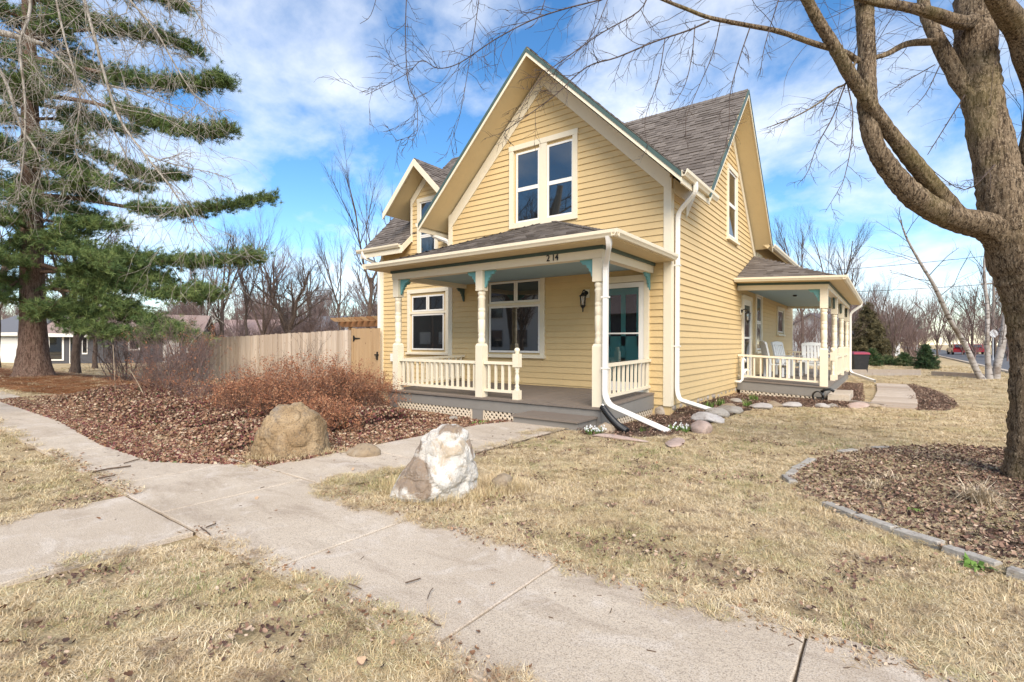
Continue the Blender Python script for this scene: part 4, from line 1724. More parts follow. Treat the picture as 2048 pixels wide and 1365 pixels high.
# ---- concrete edging blocks round the tree
EDGE = stone_mat('edging_concrete', (.40, .36, .31), (.50, .46, .40), (.30, .26, .22), 7, .5)
eb = slab_mesh(-.14, .14, -.042, .042, .03, .1, 5, 6)
EB = eb.mesh('edging_block')
EB.materials.append(EDGE)
path = [(.0, 8.04), (-.41, 7.37), (-.62, 6.9), (-.73, 6.45), (-.78, 6.0), (-.77, 5.6), (-.66, 5.22), (-.45, 4.95), (-.2, 4.70), (.13, 4.46), (.38, 4.26), (.66, 4.08), (1.0, 3.93), (1.4, 3.82)]
cum = [0]
for a, c in zip(path, path[1:]):
    cum.append(cum[-1] + math.dist(a, c))
s, k = .1, 0
ORD = 'first second third fourth fifth sixth seventh eighth ninth tenth eleventh twelfth thirteenth fourteenth fifteenth sixteenth seventeenth eighteenth nineteenth twentieth'.split()
while s < cum[-1] - .1:
    x = np.interp(s, cum, [p[0] for p in path])
    y = np.interp(s, cum, [p[1] for p in path])
    x2 = np.interp(s + .1, cum, [p[0] for p in path])
    y2 = np.interp(s + .1, cum, [p[1] for p in path])
    bury = .03 if k in (1, 4) else 0
    if k in (3, 9, 10):
        s += .3
        k += 1
        continue
    link('edging_block', EB, None, loc=(x, y, gzf(x, y) + .018 - bury + random.uniform(-.008, .006)), rot=(random.uniform(-.05, .05), random.uniform(-.05, .05), math.atan2(y2 - y, x2 - x) + random.uniform(-.1, .1)),
         label='%s grey edging block of the tree ring counted from its far end' % ORD[k], category='edging block', group='edging blocks around the tree ring')
    s += .29 + (random.uniform(.0, .06))
    k += 1

# ---- plank walk, concrete step and timbers by the side porch
PLANK = cedar('pale_weathered_planks', (.50, .40, .30), (.62, .52, .42), 1)
pw = thing('plank_walk', 'pale weathered plank walk leading back past the side porch', 'walkway', (.05, 14.1, -.08))
y, k = 14.1, 0
while y < 22.4:
    sh = .10 * math.sin((y - 14) * .35) + .02
    m = MB()
    m.box(-.36 + sh + random.uniform(-.015, .015), .50 + sh * 1.2 + random.uniform(-.015, .015), y, y + .292, -.11, -.045 + random.uniform(-.004, .004))
    m.build('plank', PLANK, pw)
    y += .30
m = slab_mesh(-1.20, -.74, 15.0, 16.7, .085, .3, 77)
m.build('concrete_step', CONC, label='square concrete step block at the side porch opening', category='step')
GREYWOOD = cedar('grey_timber', (.30, .27, .24), (.40, .37, .33), 1)
m = MB()
m.prism([(-.74, 14.76, -.12), (-.05, 14.36, -.12), (-.01, 14.48, -.12), (-.70, 14.88, -.12)], [(-.74, 14.76, -.02), (-.05, 14.36, -.02), (-.01, 14.48, -.02), (-.70, 14.88, -.02)])
m.build('timber', GREYWOOD, label='short grey timber lying between the concrete step and plank walk', category='timber')
for (p0, p1, hh, lb) in (((-1.4, 28.0), (1.22, 30.0), .30, 'long grey landscape timber left of the little spruce'), ((1.7, 30.5), (3.3, 29.2), .22, 'grey landscape timber right of the little spruce')):
    a, c = Vector(p0), Vector(p1)
    dd = (c - a).normalized()
    nn = Vector((-dd.y, dd.x)) * .08
    t = thing('timber_edging', lb, 'timber', (a.x, a.y, -.1), group='landscape timbers')
    for zz in (-.12, -.12 + hh / 2 + .002):
        m = MB()
        m.prism([(*(a - nn), zz), (*(c - nn), zz), (*(c + nn), zz), (*(a + nn), zz)], [(*(a - nn), zz + hh / 2), (*(c - nn), zz + hh / 2), (*(c + nn), zz + hh / 2), (*(a + nn), zz + hh / 2)])
        m.build('timber', GREYWOOD, t)
# ================================================================== scattered ground cover (uncountable: stuff)


def variants(name, meshes):
    c = bpy.data.collections.new(name)
    for i, me in enumerate(meshes):
        o = bpy.data.objects.new('%s_%02d' % (name, i), me)
        c.objects.link(o)
    return c


def scatter(name, P, rot, scl, idx, coll, label, category):
    """one object that instances small pieces on its vertices"""
    me = bpy.data.meshes.new(name)
    me.vertices.add(len(P))
    me.vertices.foreach_set('co', np.asarray(P, np.float32).ravel())
    for nm, ty, arr in (('rot', 'FLOAT_VECTOR', rot), ('scl', 'FLOAT_VECTOR', scl), ('idx', 'INT', idx)):
        at = me.attributes.new(nm, ty, 'POINT')
        if ty == 'FLOAT_VECTOR':
            at.data.foreach_set('vector', np.asarray(arr, np.float32).ravel())
        else:
            at.data.foreach_set('value', np.asarray(arr, np.int32))
    o = bpy.data.objects.new(name, me)
    col.objects.link(o)
    ng = bpy.data.node_groups.new(name + '_nodes', 'GeometryNodeTree')
    ng.interface.new_socket('Geometry', in_out='INPUT', socket_type='NodeSocketGeometry')
    ng.interface.new_socket('Geometry', in_out='OUTPUT', socket_type='NodeSocketGeometry')
    N, Lk = ng.nodes, ng.links
    gi, go = N.new('NodeGroupInput'), N.new('NodeGroupOutput')
    iop = N.new('GeometryNodeInstanceOnPoints')
    ci = N.new('GeometryNodeCollectionInfo')
    ci.inputs['Collection'].default_value = coll
    ci.inputs['Separate Children'].default_value = True
    ci.inputs['Reset Children'].default_value = True
    Lk.new(gi.outputs[0], iop.inputs['Points'])
    Lk.new(ci.outputs[0], iop.inputs['Instance'])
    iop.inputs['Pick Instance'].default_value = True
    for nm, ty, sock in (('rot', 'FLOAT_VECTOR', 'Rotation'), ('scl', 'FLOAT_VECTOR', 'Scale'), ('idx', 'INT', 'Instance Index')):
        a = N.new('GeometryNodeInputNamedAttribute')
        a.data_type = ty
        a.inputs['Name'].default_value = nm
        out = [x for x in a.outputs if x.enabled and x.name == 'Attribute'][0]
        if nm == 'rot':
            e2r = N.new('FunctionNodeEulerToRotation')
            Lk.new(out, e2r.inputs[0])
            out = e2r.outputs[0]
        Lk.new(out, iop.inputs[sock])
    Lk.new(iop.outputs[0], go.inputs[0])
    md = o.modifiers.new('scatter', 'NODES')
    md.node_group = ng
    o['kind'] = 'stuff'
    o['label'] = label
    o['category'] = category
    return o


def grass_mat():
    t = NT('dry_grass_blades')
    k = t.ramp(t.attr(), [(0, (.46, .32, .17)), (.3, (.66, .50, .28)), (.6, (.78, .62, .385)), (.85, (.86, .74, .52)), (1.0, (.70, .52, .28))])
    gp = t.ramp(t.noise(1.1, 6, .65, stretch=(1, 1, .2)), [(.46, 0), (.60, .8)])
    gp = t.mix(1.0, gp, t.ramp(t.attr(), [(.45, 0), (.55, 1), (.75, 1), (.85, .2)]), 'MULTIPLY')
    k = t.mix(gp, k, (.34, .34, .12))
    k = t.mix(t.ramp(t.noise(4.2, 9, .78), [(.51, 0), (.64, .8)]), k, (.28, .185, .125))
    k = t.mix(t.ramp(t.noise(11, 5, .7), [(.55, 0), (.72, .6)]), k, (.24, .165, .115))
    k = t.mix(t.ramp(t.noise(.75, 6, .7), [(.45, 0), (.66, .6)]), k, t.mix(1.0, k, (.80, .75, .66), 'MULTIPLY'))
    return t.done(k, .7, .25)


GRASS = grass_mat()


def tuft(seed, n=84, rad=.085, lo=.02, hi=.072, flat=(.9, 2.4), w=.0014):
    r = np.random.default_rng(seed)
    V, F, C = [], [], []
    for i in range(n):
        a, q = r.uniform(0, 6.283), rad * math.sqrt(r.uniform())
        p = np.array([q * math.cos(a), q * math.sin(a), -.004])
        h = r.uniform(0, 6.283)
        L = r.uniform(lo, hi)
        t0 = r.uniform(*flat) * .6
        t1 = min(t0 + r.uniform(.2, .8), 1.75)
        d0 = np.array([math.cos(h) * math.sin(t0), math.sin(h) * math.sin(t0), math.cos(t0)])
        d1 = np.array([math.cos(h + r.uniform(-.5, .5)) * math.sin(t1), math.sin(h) * math.sin(t1), math.cos(t1)])
        sd = np.array([-math.sin(h), math.cos(h), 0]) * w * r.uniform(.7, 1.4)
        m = p + d0 * L * .5
        e = m + d1 * L * .5
        e[2] = max(e[2], .003)
        k = len(V)
        V += [p - sd, p + sd, m - sd * .8, m + sd * .8, e]
        F += [(k, k + 1, k + 3), (k, k + 3, k + 2), (k + 2, k + 3, k + 4)]
        C += [r.uniform()] * 3
    return np_mesh('tuft', V, F, C, GRASS)


tufts = variants('grass_tuft', [tuft(i) for i in range(8)] + [tuft(20 + i, 34, .05, .05, .11, (.3, 1.2)) for i in range(2)])


def green_tuft(seed):
    me = tuft(seed, 14, .06, .03, .075, (.3, 1.5), .0016)
    me.materials.clear()
    me.materials.append(GGREEN)
    return me


_t = NT('young_green_blades')
GGREEN = _t.done(_t.ramp(_t.attr(), [(0, (.16, .20, .06)), (.5, (.27, .30, .10)), (1, (.42, .40, .17))]), .7, .25)
gtufts = variants('green_tuft', [green_tuft(40 + i) for i in range(3)])


def blocked(x, y):
    """walks, beds, house: no lawn there"""
    n1 = .05 * np.sin(x * 3.1 + 1.3) + .035 * np.sin(x * 9.7) + .03 * np.sin(x * 23 + y * 3)
    n1 = n1 + rng.normal(0, .03, np.shape(x))
    n2 = .06 * np.sin(y * 3.7 + .3) + .04 * np.sin(y * 12.1) + rng.normal(0, .03, np.shape(x))
    cor = np.hypot(x + 3.65, y - 2.85) < .5
    w = (y > 1.60 + n1) & (y < 2.62 + n1) & (x < 6) & ~(cor & (y > 2.5))
    w |= (x > -5.2 + n2) & (x < -3.9 + n2 + .35 * sm(y, 1.0, 1.6)) & (y < 1.9)
    w |= (x > -5.3 + n2) & (x < -4.20 + n2 * 1.3) & (y > 2.3) & (y < 6.9)
    for p in (BED_SIDE, RING, BED_LEFT, BED_RIGHT):
        w |= inpoly(x, y, p)
    w |= (x > -14) & (x < -3.4) & (y > 7.3) & (y < 26)
    w |= (x > 4.9) | (y < -4.4)
    w |= (x > -.4) & (x < .6) & (y > 14) & (y < 22.4)
    w |= np.hypot(x - 1.1, y - 7.0) < .3
    return w


def polar(n, r0, r1, a0=-64, a1=64, pw=1.0):
    """points on the lawn in front of the camera; pw 2 = even density, lower = denser near"""
    a = np.radians(rng.uniform(a0, a1, n)) + 0
    u = rng.uniform(0, 1, n)
    r = (r0 ** pw + u * (r1 ** pw - r0 ** pw)) ** (1 / pw)
    X, Z = r * np.sin(a), r * np.cos(a)
    c, s = math.cos(YAW), math.sin(YAW)
    return c * X - s * Z, s * X + c * Z, r


px_, py_, pr_ = [np.concatenate(t) for t in zip(polar(19000, 1.0, 5.5, pw=1.9), polar(30000, 5, 16, pw=1.5), polar(22000, 14, 45, pw=1.2))]
ok = ~blocked(px_, py_)
px_, py_, pr_ = px_[ok], py_[ok], pr_[ok]
# bare and worn patches


def waves(x, y, f0, f1, seed, n=26):
    r = np.random.default_rng(seed)
    s = np.zeros(np.shape(x))
    for i in range(n):
        a, f, p = r.uniform(0, 6.283), r.uniform(f0, f1), r.uniform(0, 6.283)
        s = s + np.sin((x * math.cos(a) + y * math.sin(a)) * f + p)
    return s / math.sqrt(n / 2)


worn = waves(px_, py_, 3, 11, 5) + .6 * waves(px_, py_, 14, 30, 6) > rng.uniform(.6, 2.1, len(px_))
px_, py_, pr_ = px_[~worn], py_[~worn], pr_[~worn]
n = len(px_)
sc = rng.uniform(.75, 1.25, n) * np.clip(.85 + (pr_ - 3) * .06, .85, 3.2)
onw = ((py_ > 1.51) & (py_ < 2.73)) | ((px_ > -5.26) & (px_ < -3.88) & (py_ < 1.6)) | ((px_ > -5.32) & (px_ < -4.02) & (py_ > 2.6) & (py_ < 6.8))
P = np.stack([px_, py_, np.where(onw, np.maximum(gz(px_, py_), .031), gz(px_, py_))], 1)
rot = np.stack([rng.uniform(-.15, .15, n), rng.uniform(-.15, .15, n), rng.uniform(0, 6.28, n)], 1)
scatter('dry_grass', P, rot, np.stack([sc, sc, sc * rng.uniform(.4, .8, n)], 1), np.where(rng.uniform(0, 1, n) < .06, rng.integers(8, 10, n), rng.integers(0, 8, n)), tufts,
        'straw coloured dormant lawn grass with green blades showing through', 'grass')


# longer grass hugging the boulders
xs2, ys2 = [], []
for (bx, by, br) in ((-3.26, 3.24, .40), (-2.86, 3.72, .13), (-5.80, 3.32, .46)):
    a = rng.uniform(0, 6.283, 90)
    q = br + rng.normal(.02, .06, 90)
    xs2.append(bx + q * np.cos(a))
    ys2.append(by + q * np.sin(a) * .85)
x, y = np.concatenate(xs2), np.concatenate(ys2)
n = len(x)
sc = rng.uniform(.8, 1.4, n)
scatter('boulder_grass', np.stack([x, y, gz(x, y)], 1), np.stack([np.zeros(n), np.zeros(n), rng.uniform(0, 6.28, n)], 1), np.stack([sc, sc, sc * 1.1], 1), rng.integers(8, 10, n), tufts,
        'longer dry grass growing round the foot of the boulders', 'grass')


# ---- dead leaves
def leaf_mat(name, stops, rough=.75):
    t = NT(name)
    k = t.ramp(t.orand(), stops)
    k = t.mix(t.ramp(t.noise(90, 4, .7), [(.4, 0), (.7, .45)]), k, t.mix(1.0, k, .45, 'MULTIPLY'))
    return t.done(k, rough, .3)


def leaf_mesh(seed, mat, lobes=5, L=.07, W=.05):
    r = random.Random(seed)
    pts, n = [], 14
    ph = r.uniform(0, 6)
    for i in range(n):
        q = 2 * math.pi * i / n
        rr = 1 - (.32 * abs(math.sin(q * lobes / 2 + ph)) if lobes else .05 * r.random())
        x, y = math.cos(q) * L * rr * (1.0), math.sin(q) * W * rr
        curl = .9 * (x / L) ** 2 * L * r.uniform(.2, .6) + .7 * (y / W) ** 2 * W * r.uniform(-.2, .8)
        pts.append((x, y, curl + .004))
    V = [(0, 0, .0)] + pts
    F = [(0, i + 1, (i + 1) % n + 1) for i in range(n)]
    return np_mesh('leaf', V, F, None, mat)


LEAF_BROWN = leaf_mat('dead_brown_leaves', [(0, (.12, .06, .035)), (.25, (.27, .14, .07)), (.5, (.38, .22, .13)), (.8, (.48, .33, .21)), (1, (.62, .49, .35))])
LEAF_PURPLE = leaf_mat('purple_groundcover_leaves', [(0, (.12, .03, .038)), (.3, (.20, .06, .06)), (.52, (.28, .11, .085)), (.66, (.36, .20, .13)), (.80, (.48, .34, .23)), (.88, (.32, .16, .10)), (.93, (.10, .12, .05)), (1, (.15, .18, .07))])
LEAF_MULCH = leaf_mat('dark_leaf_mulch', [(0, (.05, .028, .022)), (.3, (.13, .070, .050)), (.58, (.235, .135, .092)), (.82, (.38, .24, .16)), (1, (.60, .46, .33))])
NEEDLES_M = leaf_mat('fallen_pine_needles', [(0, (.20, .07, .025)), (.5, (.34, .14, .05)), (1, (.42, .24, .12))])
v_brown = variants('brown_leaf', [leaf_mesh(i, LEAF_BROWN, 5 if i % 2 else 3, .055, .042) for i in range(6)])
v_purple = variants('purple_leaf', [leaf_mesh(30 + i, LEAF_PURPLE, 0, .036, .02) for i in range(5)])
v_mulch = variants('mulch_leaf', [leaf_mesh(60 + i, LEAF_MULCH, 5 if i % 2 else 0, .05, .03) for i in range(5)])


def needle_patch(seed):
    r = np.random.default_rng(seed)
    V, F = [], []
    for i in range(26):
        a, q, h = r.uniform(0, 6.283), .11 * math.sqrt(r.uniform()), r.uniform(0, 6.283)
        p = np.array([q * math.cos(a), q * math.sin(a), r.uniform(.002, .014)])
        d = np.array([math.cos(h), math.sin(h), r.uniform(-.1, .15)]) * .045
        s = np.array([-math.sin(h), math.cos(h), 0]) * .0017
        k = len(V)
        V += [p - d - s, p - d + s, p + d]
        F.append((k, k + 1, k + 2))
    return np_mesh('needles', V, F, None, NEEDLES_M)


v_needle = variants('needle_patch', [needle_patch(i) for i in range(4)])


def in_poly_pts(poly, n):
    a = np.array(poly)
    x = rng.uniform(a[:, 0].min(), a[:, 0].max(), n)
    y = rng.uniform(a[:, 1].min(), a[:, 1].max(), n)
    k = inpoly(x, y, poly)
    return x[k], y[k]


def mound(x, y):
    """height of the groundcover mass in the left bed"""
    e = sm(y, 2.4, 3.6) * sm(-x, 5.6, 6.6) * sm(-x, 17.0, 14.0)
    back = 1 - .55 * sm(y, 5.5, 7.6)
    front = np.where(x > -8.2, .55 + .45 * sm(y, 4.2, 5.2), 1)
    h = e * back * front * (.24 + .06 * np.sin(x * 1.7 + .5) + .05 * np.sin(y * 2.3 + x))
    return h * np.where(x > -6.4, .35, 1) * (1 - .75 * sm(y, 5.2, 6.3) * sm(x, -10.5, -9))


def leafset(name, x, y, z, s0, s1, coll, nv, label, cat, tiltv=.9):
    n = len(x)
    s = rng.uniform(s0, s1, n)
    rot = np.stack([rng.normal(0, tiltv, n), rng.normal(0, tiltv, n), rng.uniform(0, 6.28, n)], 1)
    scatter(name, np.stack([x, y, z], 1), rot, np.stack([s, s, s], 1), rng.integers(0, nv, n), coll, label, cat)


BIGBED = [(-16.2, 2.2), (-11, 2.25), (-8.1, 2.05), (-6.5, 2.1), (-5.6, 2.6), (-5.25, 3.1), (-5.35, 5.0), (-5.3, 6.2), (-4.95, 7.2), (-9.3, 7.6), (-12.6, 9.4), (-16, 8.4), (-17.6, 5.4)]
x, y = in_poly_pts(BIGBED, 150000)
k = rng.uniform(0, 1, len(x)) < np.clip(1.25 - (np.hypot(x, y) - 6) * .05, .35, 1)
x, y = x[k], y[k]
z = gz(x, y) + .012 + mound(x, y) * rng.uniform(.0, 1.05, len(x)) ** .5
leafset('groundcover', x, y, np.where((y < 2.66) | ((x > -5.35) & (y < 6.85)), np.maximum(z, .034), z), .34, .72, v_purple, 5, 'purple and tan winter groundcover leaves filling the left bed', 'groundcover', .75)
x, y = in_poly_pts(BIGBED, 80000)
k = rng.uniform(0, 1, len(x)) < np.clip(np.where(y < 3.9, .95, .38) + (x > -8) * .5, 0, 1)
x, y = x[k], y[k]
z = gz(x, y) + .02 + mound(x, y) * rng.uniform(.55, 1.08, len(x))
leafset('leaf_litter', x, y, np.where((y < 2.66) | ((x > -5.35) & (y < 6.85)), np.maximum(z, .036), z), .24, .62, v_brown, 6, 'curled brown dead leaves lying over the left bed', 'leaves', .6)
xs_, ys_ = [], []
for pl, n in ((BED_SIDE, 42000), (RING, 40000), (BED_RIGHT, 6000)):
    a, c = in_poly_pts(pl, n)
    xs_.append(a)
    ys_.append(c)
x, y = np.concatenate(xs_), np.concatenate(ys_)
leafset('leaf_mulch', x, y, gz(x, y) + rng.uniform(.018, .045, len(x)), .16, .46, v_mulch, 5, 'dark shredded leaf mulch in the side beds and tree ring', 'mulch', .45)
# straw lying over the tree ring and bed edges
x, y = in_poly_pts(RING, 9000)
k = rng.uniform(0, 1, len(x)) < np.clip(1.1 - (x + .7) * .45 + .3 * np.sin(x * 4 + y * 3), .15, 1) * .7
x, y = x[k], y[k]
n = len(x)
sc = rng.uniform(.7, 1.2, n)
scatter('straw', np.stack([x, y, gz(x, y) + .03], 1), np.stack([np.zeros(n), np.zeros(n), rng.uniform(0, 6.28, n)], 1), np.stack([sc, sc, sc * .35], 1), rng.integers(0, 8, n), tufts,
        'pale dead grass strewn over the tree ring mulch', 'straw')
# loose leaves on lawn and walks
x, y, r_ = polar(900, 1.6, 16, pw=1.5)
k = ~((x > -9.5) & (x < -3.4) & (y > 7.3))
x, y = x[k], y[k]
on = (y > 1.52) & (y < 2.72) | (x > -5.26) & (x < -3.88) & (y < 1.6)
keep = (~on | (rng.uniform(0, 1, len(x)) < .45)) & ((x < 4.8) & (y > -4))
x, y, on = x[keep], y[keep], on[keep]
leafset('fallen_leaves', x, y, gz(x, y) + np.where(on, .036, .04), .16, .48, v_brown, 6, 'scattered dead leaves on the lawn and sidewalk', 'leaves', .35)
# dark leaf crumbs in worn spots of the lawn
x, y, r_ = [np.concatenate(t) for t in zip(polar(60000, 1.6, 8, pw=1.7), polar(30000, 7, 18, pw=1.4))]
k = (waves(x, y, 3, 11, 5) + .7 * waves(x, y, 14, 34, 6) > rng.uniform(.6, 1.9, len(x))) & ~blocked(x, y)
x, y = x[k], y[k]
leafset('lawn_crumbs', x, y, gz(x, y) + rng.uniform(.012, .036, len(x)), .12, .36, v_mulch, 5, 'dark leaf crumbs and thatch showing through worn spots of the lawn', 'leaves', .5)
# fresh green blades in patches
x, y, r_ = [np.concatenate(t) for t in zip(polar(9000, 1.3, 8, pw=1.7), polar(5000, 7, 18, pw=1.4))]
k = (waves(x, y, 1.5, 6, 15) + .6 * waves(x, y, 9, 20, 16) > rng.uniform(.5, 1.9, len(x))) & ~blocked(x, y)
x, y = x[k], y[k]
n = len(x)
sc = rng.uniform(.5, .95, n)
scatter('green_grass', np.stack([x, y, gz(x, y)], 1), np.stack([np.zeros(n), np.zeros(n), rng.uniform(0, 6.28, n)], 1), np.stack([sc, sc, sc], 1), rng.integers(0, 3, n), gtufts,
        'sparse fresh green blades sprouting in the dry lawn', 'grass')
# walk edges gather leaves and thatch
x = np.concatenate([rng.uniform(-14, 2, 2600), rng.uniform(-8, 2, 1500)])
y = np.concatenate([2.65 + rng.normal(0, .06, 2600), 1.57 + rng.normal(0, .05, 1500)])
k = ~((x > -5.2) & (x < -4.0))
x, y = x[k], y[k]
leafset('edge_litter', x, y, gz(x, y) + .036, .08, .30, v_brown, 6, 'brown leaf crumbs gathered along the sidewalk edges', 'leaves', .4)
x, y = in_poly_pts(PINE_BED, 9000)
leafset('pine_needles', x, y, gz(x, y) + .025, 1.0, 2.2, v_needle, 4, 'rust coloured fallen pine needles under the tall pine', 'pine needles', .1)
# ---- fallen twigs on the concrete and in the bed
TWIG = stone_mat('twig_bark', (.13, .085, .055), (.2, .14, .1), (.08, .055, .04), 30, .4)


def twig_obj(pts, r, label):
    m = MB()
    m.tube(pts, r, 5)
    return m.build('fallen_twig', TWIG, label=label, category='twig', group='twigs on the ground')


def gp(u, v, z=0.036):
    """point on the ground plane seen at a photo pixel"""
    a, b_ = (u - 1024) / FPX, (v - 686.8) / FPX
    a, b_ = a + .003 * b_, b_ - .003 * a
    t = (CAMH - z) / b_
    c, s = math.cos(YAW), math.sin(YAW)
    return (t * (c * a - s), t * (s * a + c), z)


for (pl, r, lb) in (
        ([(845, 1234), (862, 1241), (873, 1250), (882, 1252)], .004, 'forked brown twig at the middle of the concrete slab'),
        ([(811, 1166), (841, 1157)], .004, 'straight brown stick lying on the middle slab'),
        ([(697, 1168), (712, 1173), (722, 1178)], .0035, 'short bent twig on the left of the middle slab'),
        ([(855, 1198), (860, 1184), (866, 1176)], .0025, 'thin curved twig on the middle slab'),
        ([(185, 945), (215, 938), (262, 932)], .008, 'long grey stick on the far left walk'),
        ([(195, 957), (230, 951)], .007, 'grey twig below the long stick on the far left walk'),
        ([(248, 927), (268, 921), (280, 918)], .006, 'dark twig near the groundcover edge on the left walk'),
        ([(401, 1055), (412, 1062), (420, 1070)], .004, 'small forked twig on the junction slab'),
        ([(412, 1055), (432, 1047)], .005, 'thick short twig piece on the junction slab'),
        ([(1690, 973), (1725, 987), (1760, 1000), (1768, 1015), (1758, 1032)], .006, 'long curved bare twig lying in the tree ring mulch'),
        ([(1765, 990), (1785, 978)], .005, 'pale twig crossing the tree ring mulch'),
        ([(500, 800), (470, 860), (468, 905)], .006, 'pale stick leaning in the groundcover left of the brown boulder'),
        ([(1140, 935), (1180, 948)], .003, 'tiny pale twig on the lawn')):
    twig_obj([gp(u, v, .045 if v > 990 or v < 940 else .05) for u, v in pl], r, lb)
x, y, r_ = polar(380, 2, 9, pw=1.6)
k = (y > 1.62) & (y < 2.6) | (x > -5.2) & (x < -3.95) & (y < 1.6) | (x > -5.2) & (x < -4.1) & (y > 2.6) & (y < 6.7)
x, y = x[k], y[k]
m = MB()
for a, c in zip(x, y):
    h, L = random.uniform(0, 6.28), random.uniform(.012, .05)
    m.tube([(a, c, .033), (a + L * math.cos(h), c + L * math.sin(h), .035)], random.uniform(.0012, .0028), 4)
m.build('debris', TWIG, kind='stuff', label='tiny twig and bark crumbs on the concrete', category='debris')
# ================================================================== trees and shrubs


def tubes_np(polys, n, rough=0.0):
    """many polylines -> one vertex/face array; polys: list of (pts (m,3), radii (m,))"""
    groups = {}
    for p, r in polys:
        groups.setdefault(len(p), []).append((p, r))
    Vs, Fs, off = [], [], 0
    ang = np.arange(n) * 2 * np.pi / n
    for m, lst in groups.items():
        P = np.array([a for a, _ in lst])            # (k,m,3)
        Rr = np.array([b for _, b in lst])           # (k,m)
        T = np.empty_like(P)
        T[:, 1:-1] = P[:, 2:] - P[:, :-2]
        T[:, 0] = P[:, 1] - P[:, 0]
        T[:, -1] = P[:, -1] - P[:, -2]
        T /= np.linalg.norm(T, axis=2, keepdims=True) + 1e-9
        ref = np.where(np.abs(T[:, :1, 2:3]) > .8, np.array([1., 0, 0]), np.array([0, 0, 1.]))
        ref = np.broadcast_to(ref, P.shape)
        A = ref - T * np.sum(ref * T, 2, keepdims=True)
        A /= np.linalg.norm(A, axis=2, keepdims=True) + 1e-9
        B = np.cross(T, A)
        Rr = Rr[:, :, None] * np.ones(n)
        if rough:
            q = P[:, :, None] + 0 * Rr[..., None]
            th = ang[None, None, :]
            zz = q[..., 2] + .7 * q[..., 0]
            Rr = Rr * (1 + rough * (.5 * np.sin(3 * th + zz * 2.1) + .6 * np.sin(7 * th + 1.3 * np.sin(zz * 3)) + .5 * np.sin(11 * th - zz * 5 + 2 * np.sin(zz * 7)) + .35 * np.sin(zz * 17 + 5 * th)))
        ring = (A[:, :, None] * np.cos(ang)[None, None, :, None] + B[:, :, None] * np.sin(ang)[None, None, :, None]) * Rr[..., None]
        V = (P[:, :, None] + ring).reshape(-1, 3)
        k = len(lst)
        base = (np.arange(k) * m * n)[:, None, None] + (np.arange(m - 1) * n)[None, :, None] + np.arange(n)[None, None, :]
        nxt = (np.arange(k) * m * n)[:, None, None] + (np.arange(m - 1) * n)[None, :, None] + ((np.arange(n) + 1) % n)[None, None, :]
        F = np.stack([base, nxt, nxt + n, base + n], -1).reshape(-1, 4) + off
        Vs.append(V)
        Fs.append(F)
        off += len(V)
    return np.concatenate(Vs), np.concatenate(Fs)


def nrm3(v):
    return v / (np.linalg.norm(v) + 1e-9)


def catmull(pts, k=4):
    pts = np.asarray(pts, float)
    if len(pts) < 3:
        t = np.linspace(0, 1, k + 1)[:, None]
        return pts[0] + (pts[-1] - pts[0]) * t
    P = np.vstack([2 * pts[0] - pts[1], pts, 2 * pts[-1] - pts[-2]])
    out = []
    for i in range(1, len(P) - 2):
        for j in range(k):
            t = j / k
            a, b_, c, d = P[i - 1], P[i], P[i + 1], P[i + 2]
            out.append(.5 * ((2 * b_) + (-a + c) * t + (2 * a - 5 * b_ + 4 * c - d) * t * t + (-a + 3 * b_ - 3 * c + d) * t ** 3))
    out.append(P[-2])
    return np.array(out)


class Grower:
    """recursive bare branches; thick polylines and twigs are kept apart (trunk / crown)"""
    def __init__(s, seed, thick=.03, droop=0.0, wig=.16, spread=(.5, 1.0), up=.12, ratio=(.5, .75), kids=(4, 7), maxlev=4, minL=.12):
        s.r = np.random.default_rng(seed)
        s.trunk, s.twig = [], []
        s.cap, s.curl, s.rmin = 9.0, .0, .0018
        s.th, s.droop, s.wig, s.spread, s.up, s.ratio, s.kids, s.maxlev, s.minL = thick, droop, wig, spread, up, ratio, kids, maxlev, minL

    def add(s, P, Rr):
        (s.trunk if Rr[0] > s.th else s.twig).append((P, Rr))

    def branch(s, p, d, L, rad, lev, start=.25):
        r = s.r
        m = 6 if lev == 0 else (5 if lev == 1 else (4 if lev < s.maxlev else 3))
        if s.curl:
            m = 7
        cur = r.normal(0, s.curl, 3) if s.curl else 0.0
        P = [np.array(p, float)]
        d = nrm3(np.array(d, float))
        for i in range(m - 1):
            d = nrm3(d + cur + r.normal(0, s.wig, 3) + np.array([0, 0, s.up - s.droop * (lev >= 1) * (i / m)]))
            P.append(P[-1] + d * L / (m - 1))
        P = np.array(P)
        Rr = rad * np.linspace(1, .42 if lev < s.maxlev else .35, m)
        s.add(P, Rr)
        s.kidsof(P, Rr, L, lev, start)

    def kidsof(s, P, Rr, L, lev, start=.25, n=None, lratio=None):
        if lev >= s.maxlev:
            return
        r = s.r
        n = n if n is not None else r.integers(s.kids[0], s.kids[1] + 1)
        m = len(P)
        for i in range(n):
            t = start + (1 - start) * (i + r.uniform(.2, .9)) / n
            f = min(t * (m - 1), m - 1.001)
            a = int(f)
            q = P[a] + (P[a + 1] - P[a]) * (f - a)
            rr = Rr[a] + (Rr[a + 1] - Rr[a]) * (f - a)
            ax = nrm3(P[a + 1] - P[a])
            ph = r.uniform(0, 6.283)
            u = nrm3(np.cross(ax, [.3, .2, .9] if abs(ax[2]) < .9 else [1, 0, 0]))
            w = np.cross(ax, u)
            sp = r.uniform(*s.spread)
            d = ax * math.cos(sp) + (u * math.cos(ph) + w * math.sin(ph)) * math.sin(sp)
            LL = L * r.uniform(*(lratio or s.ratio)) * (1.15 - .55 * t)
            if LL > s.minL:
                s.branch(q, d, LL, min(max(rr * r.uniform(.45, .7), s.rmin), s.cap * r.uniform(.6, 1)), lev + 1)


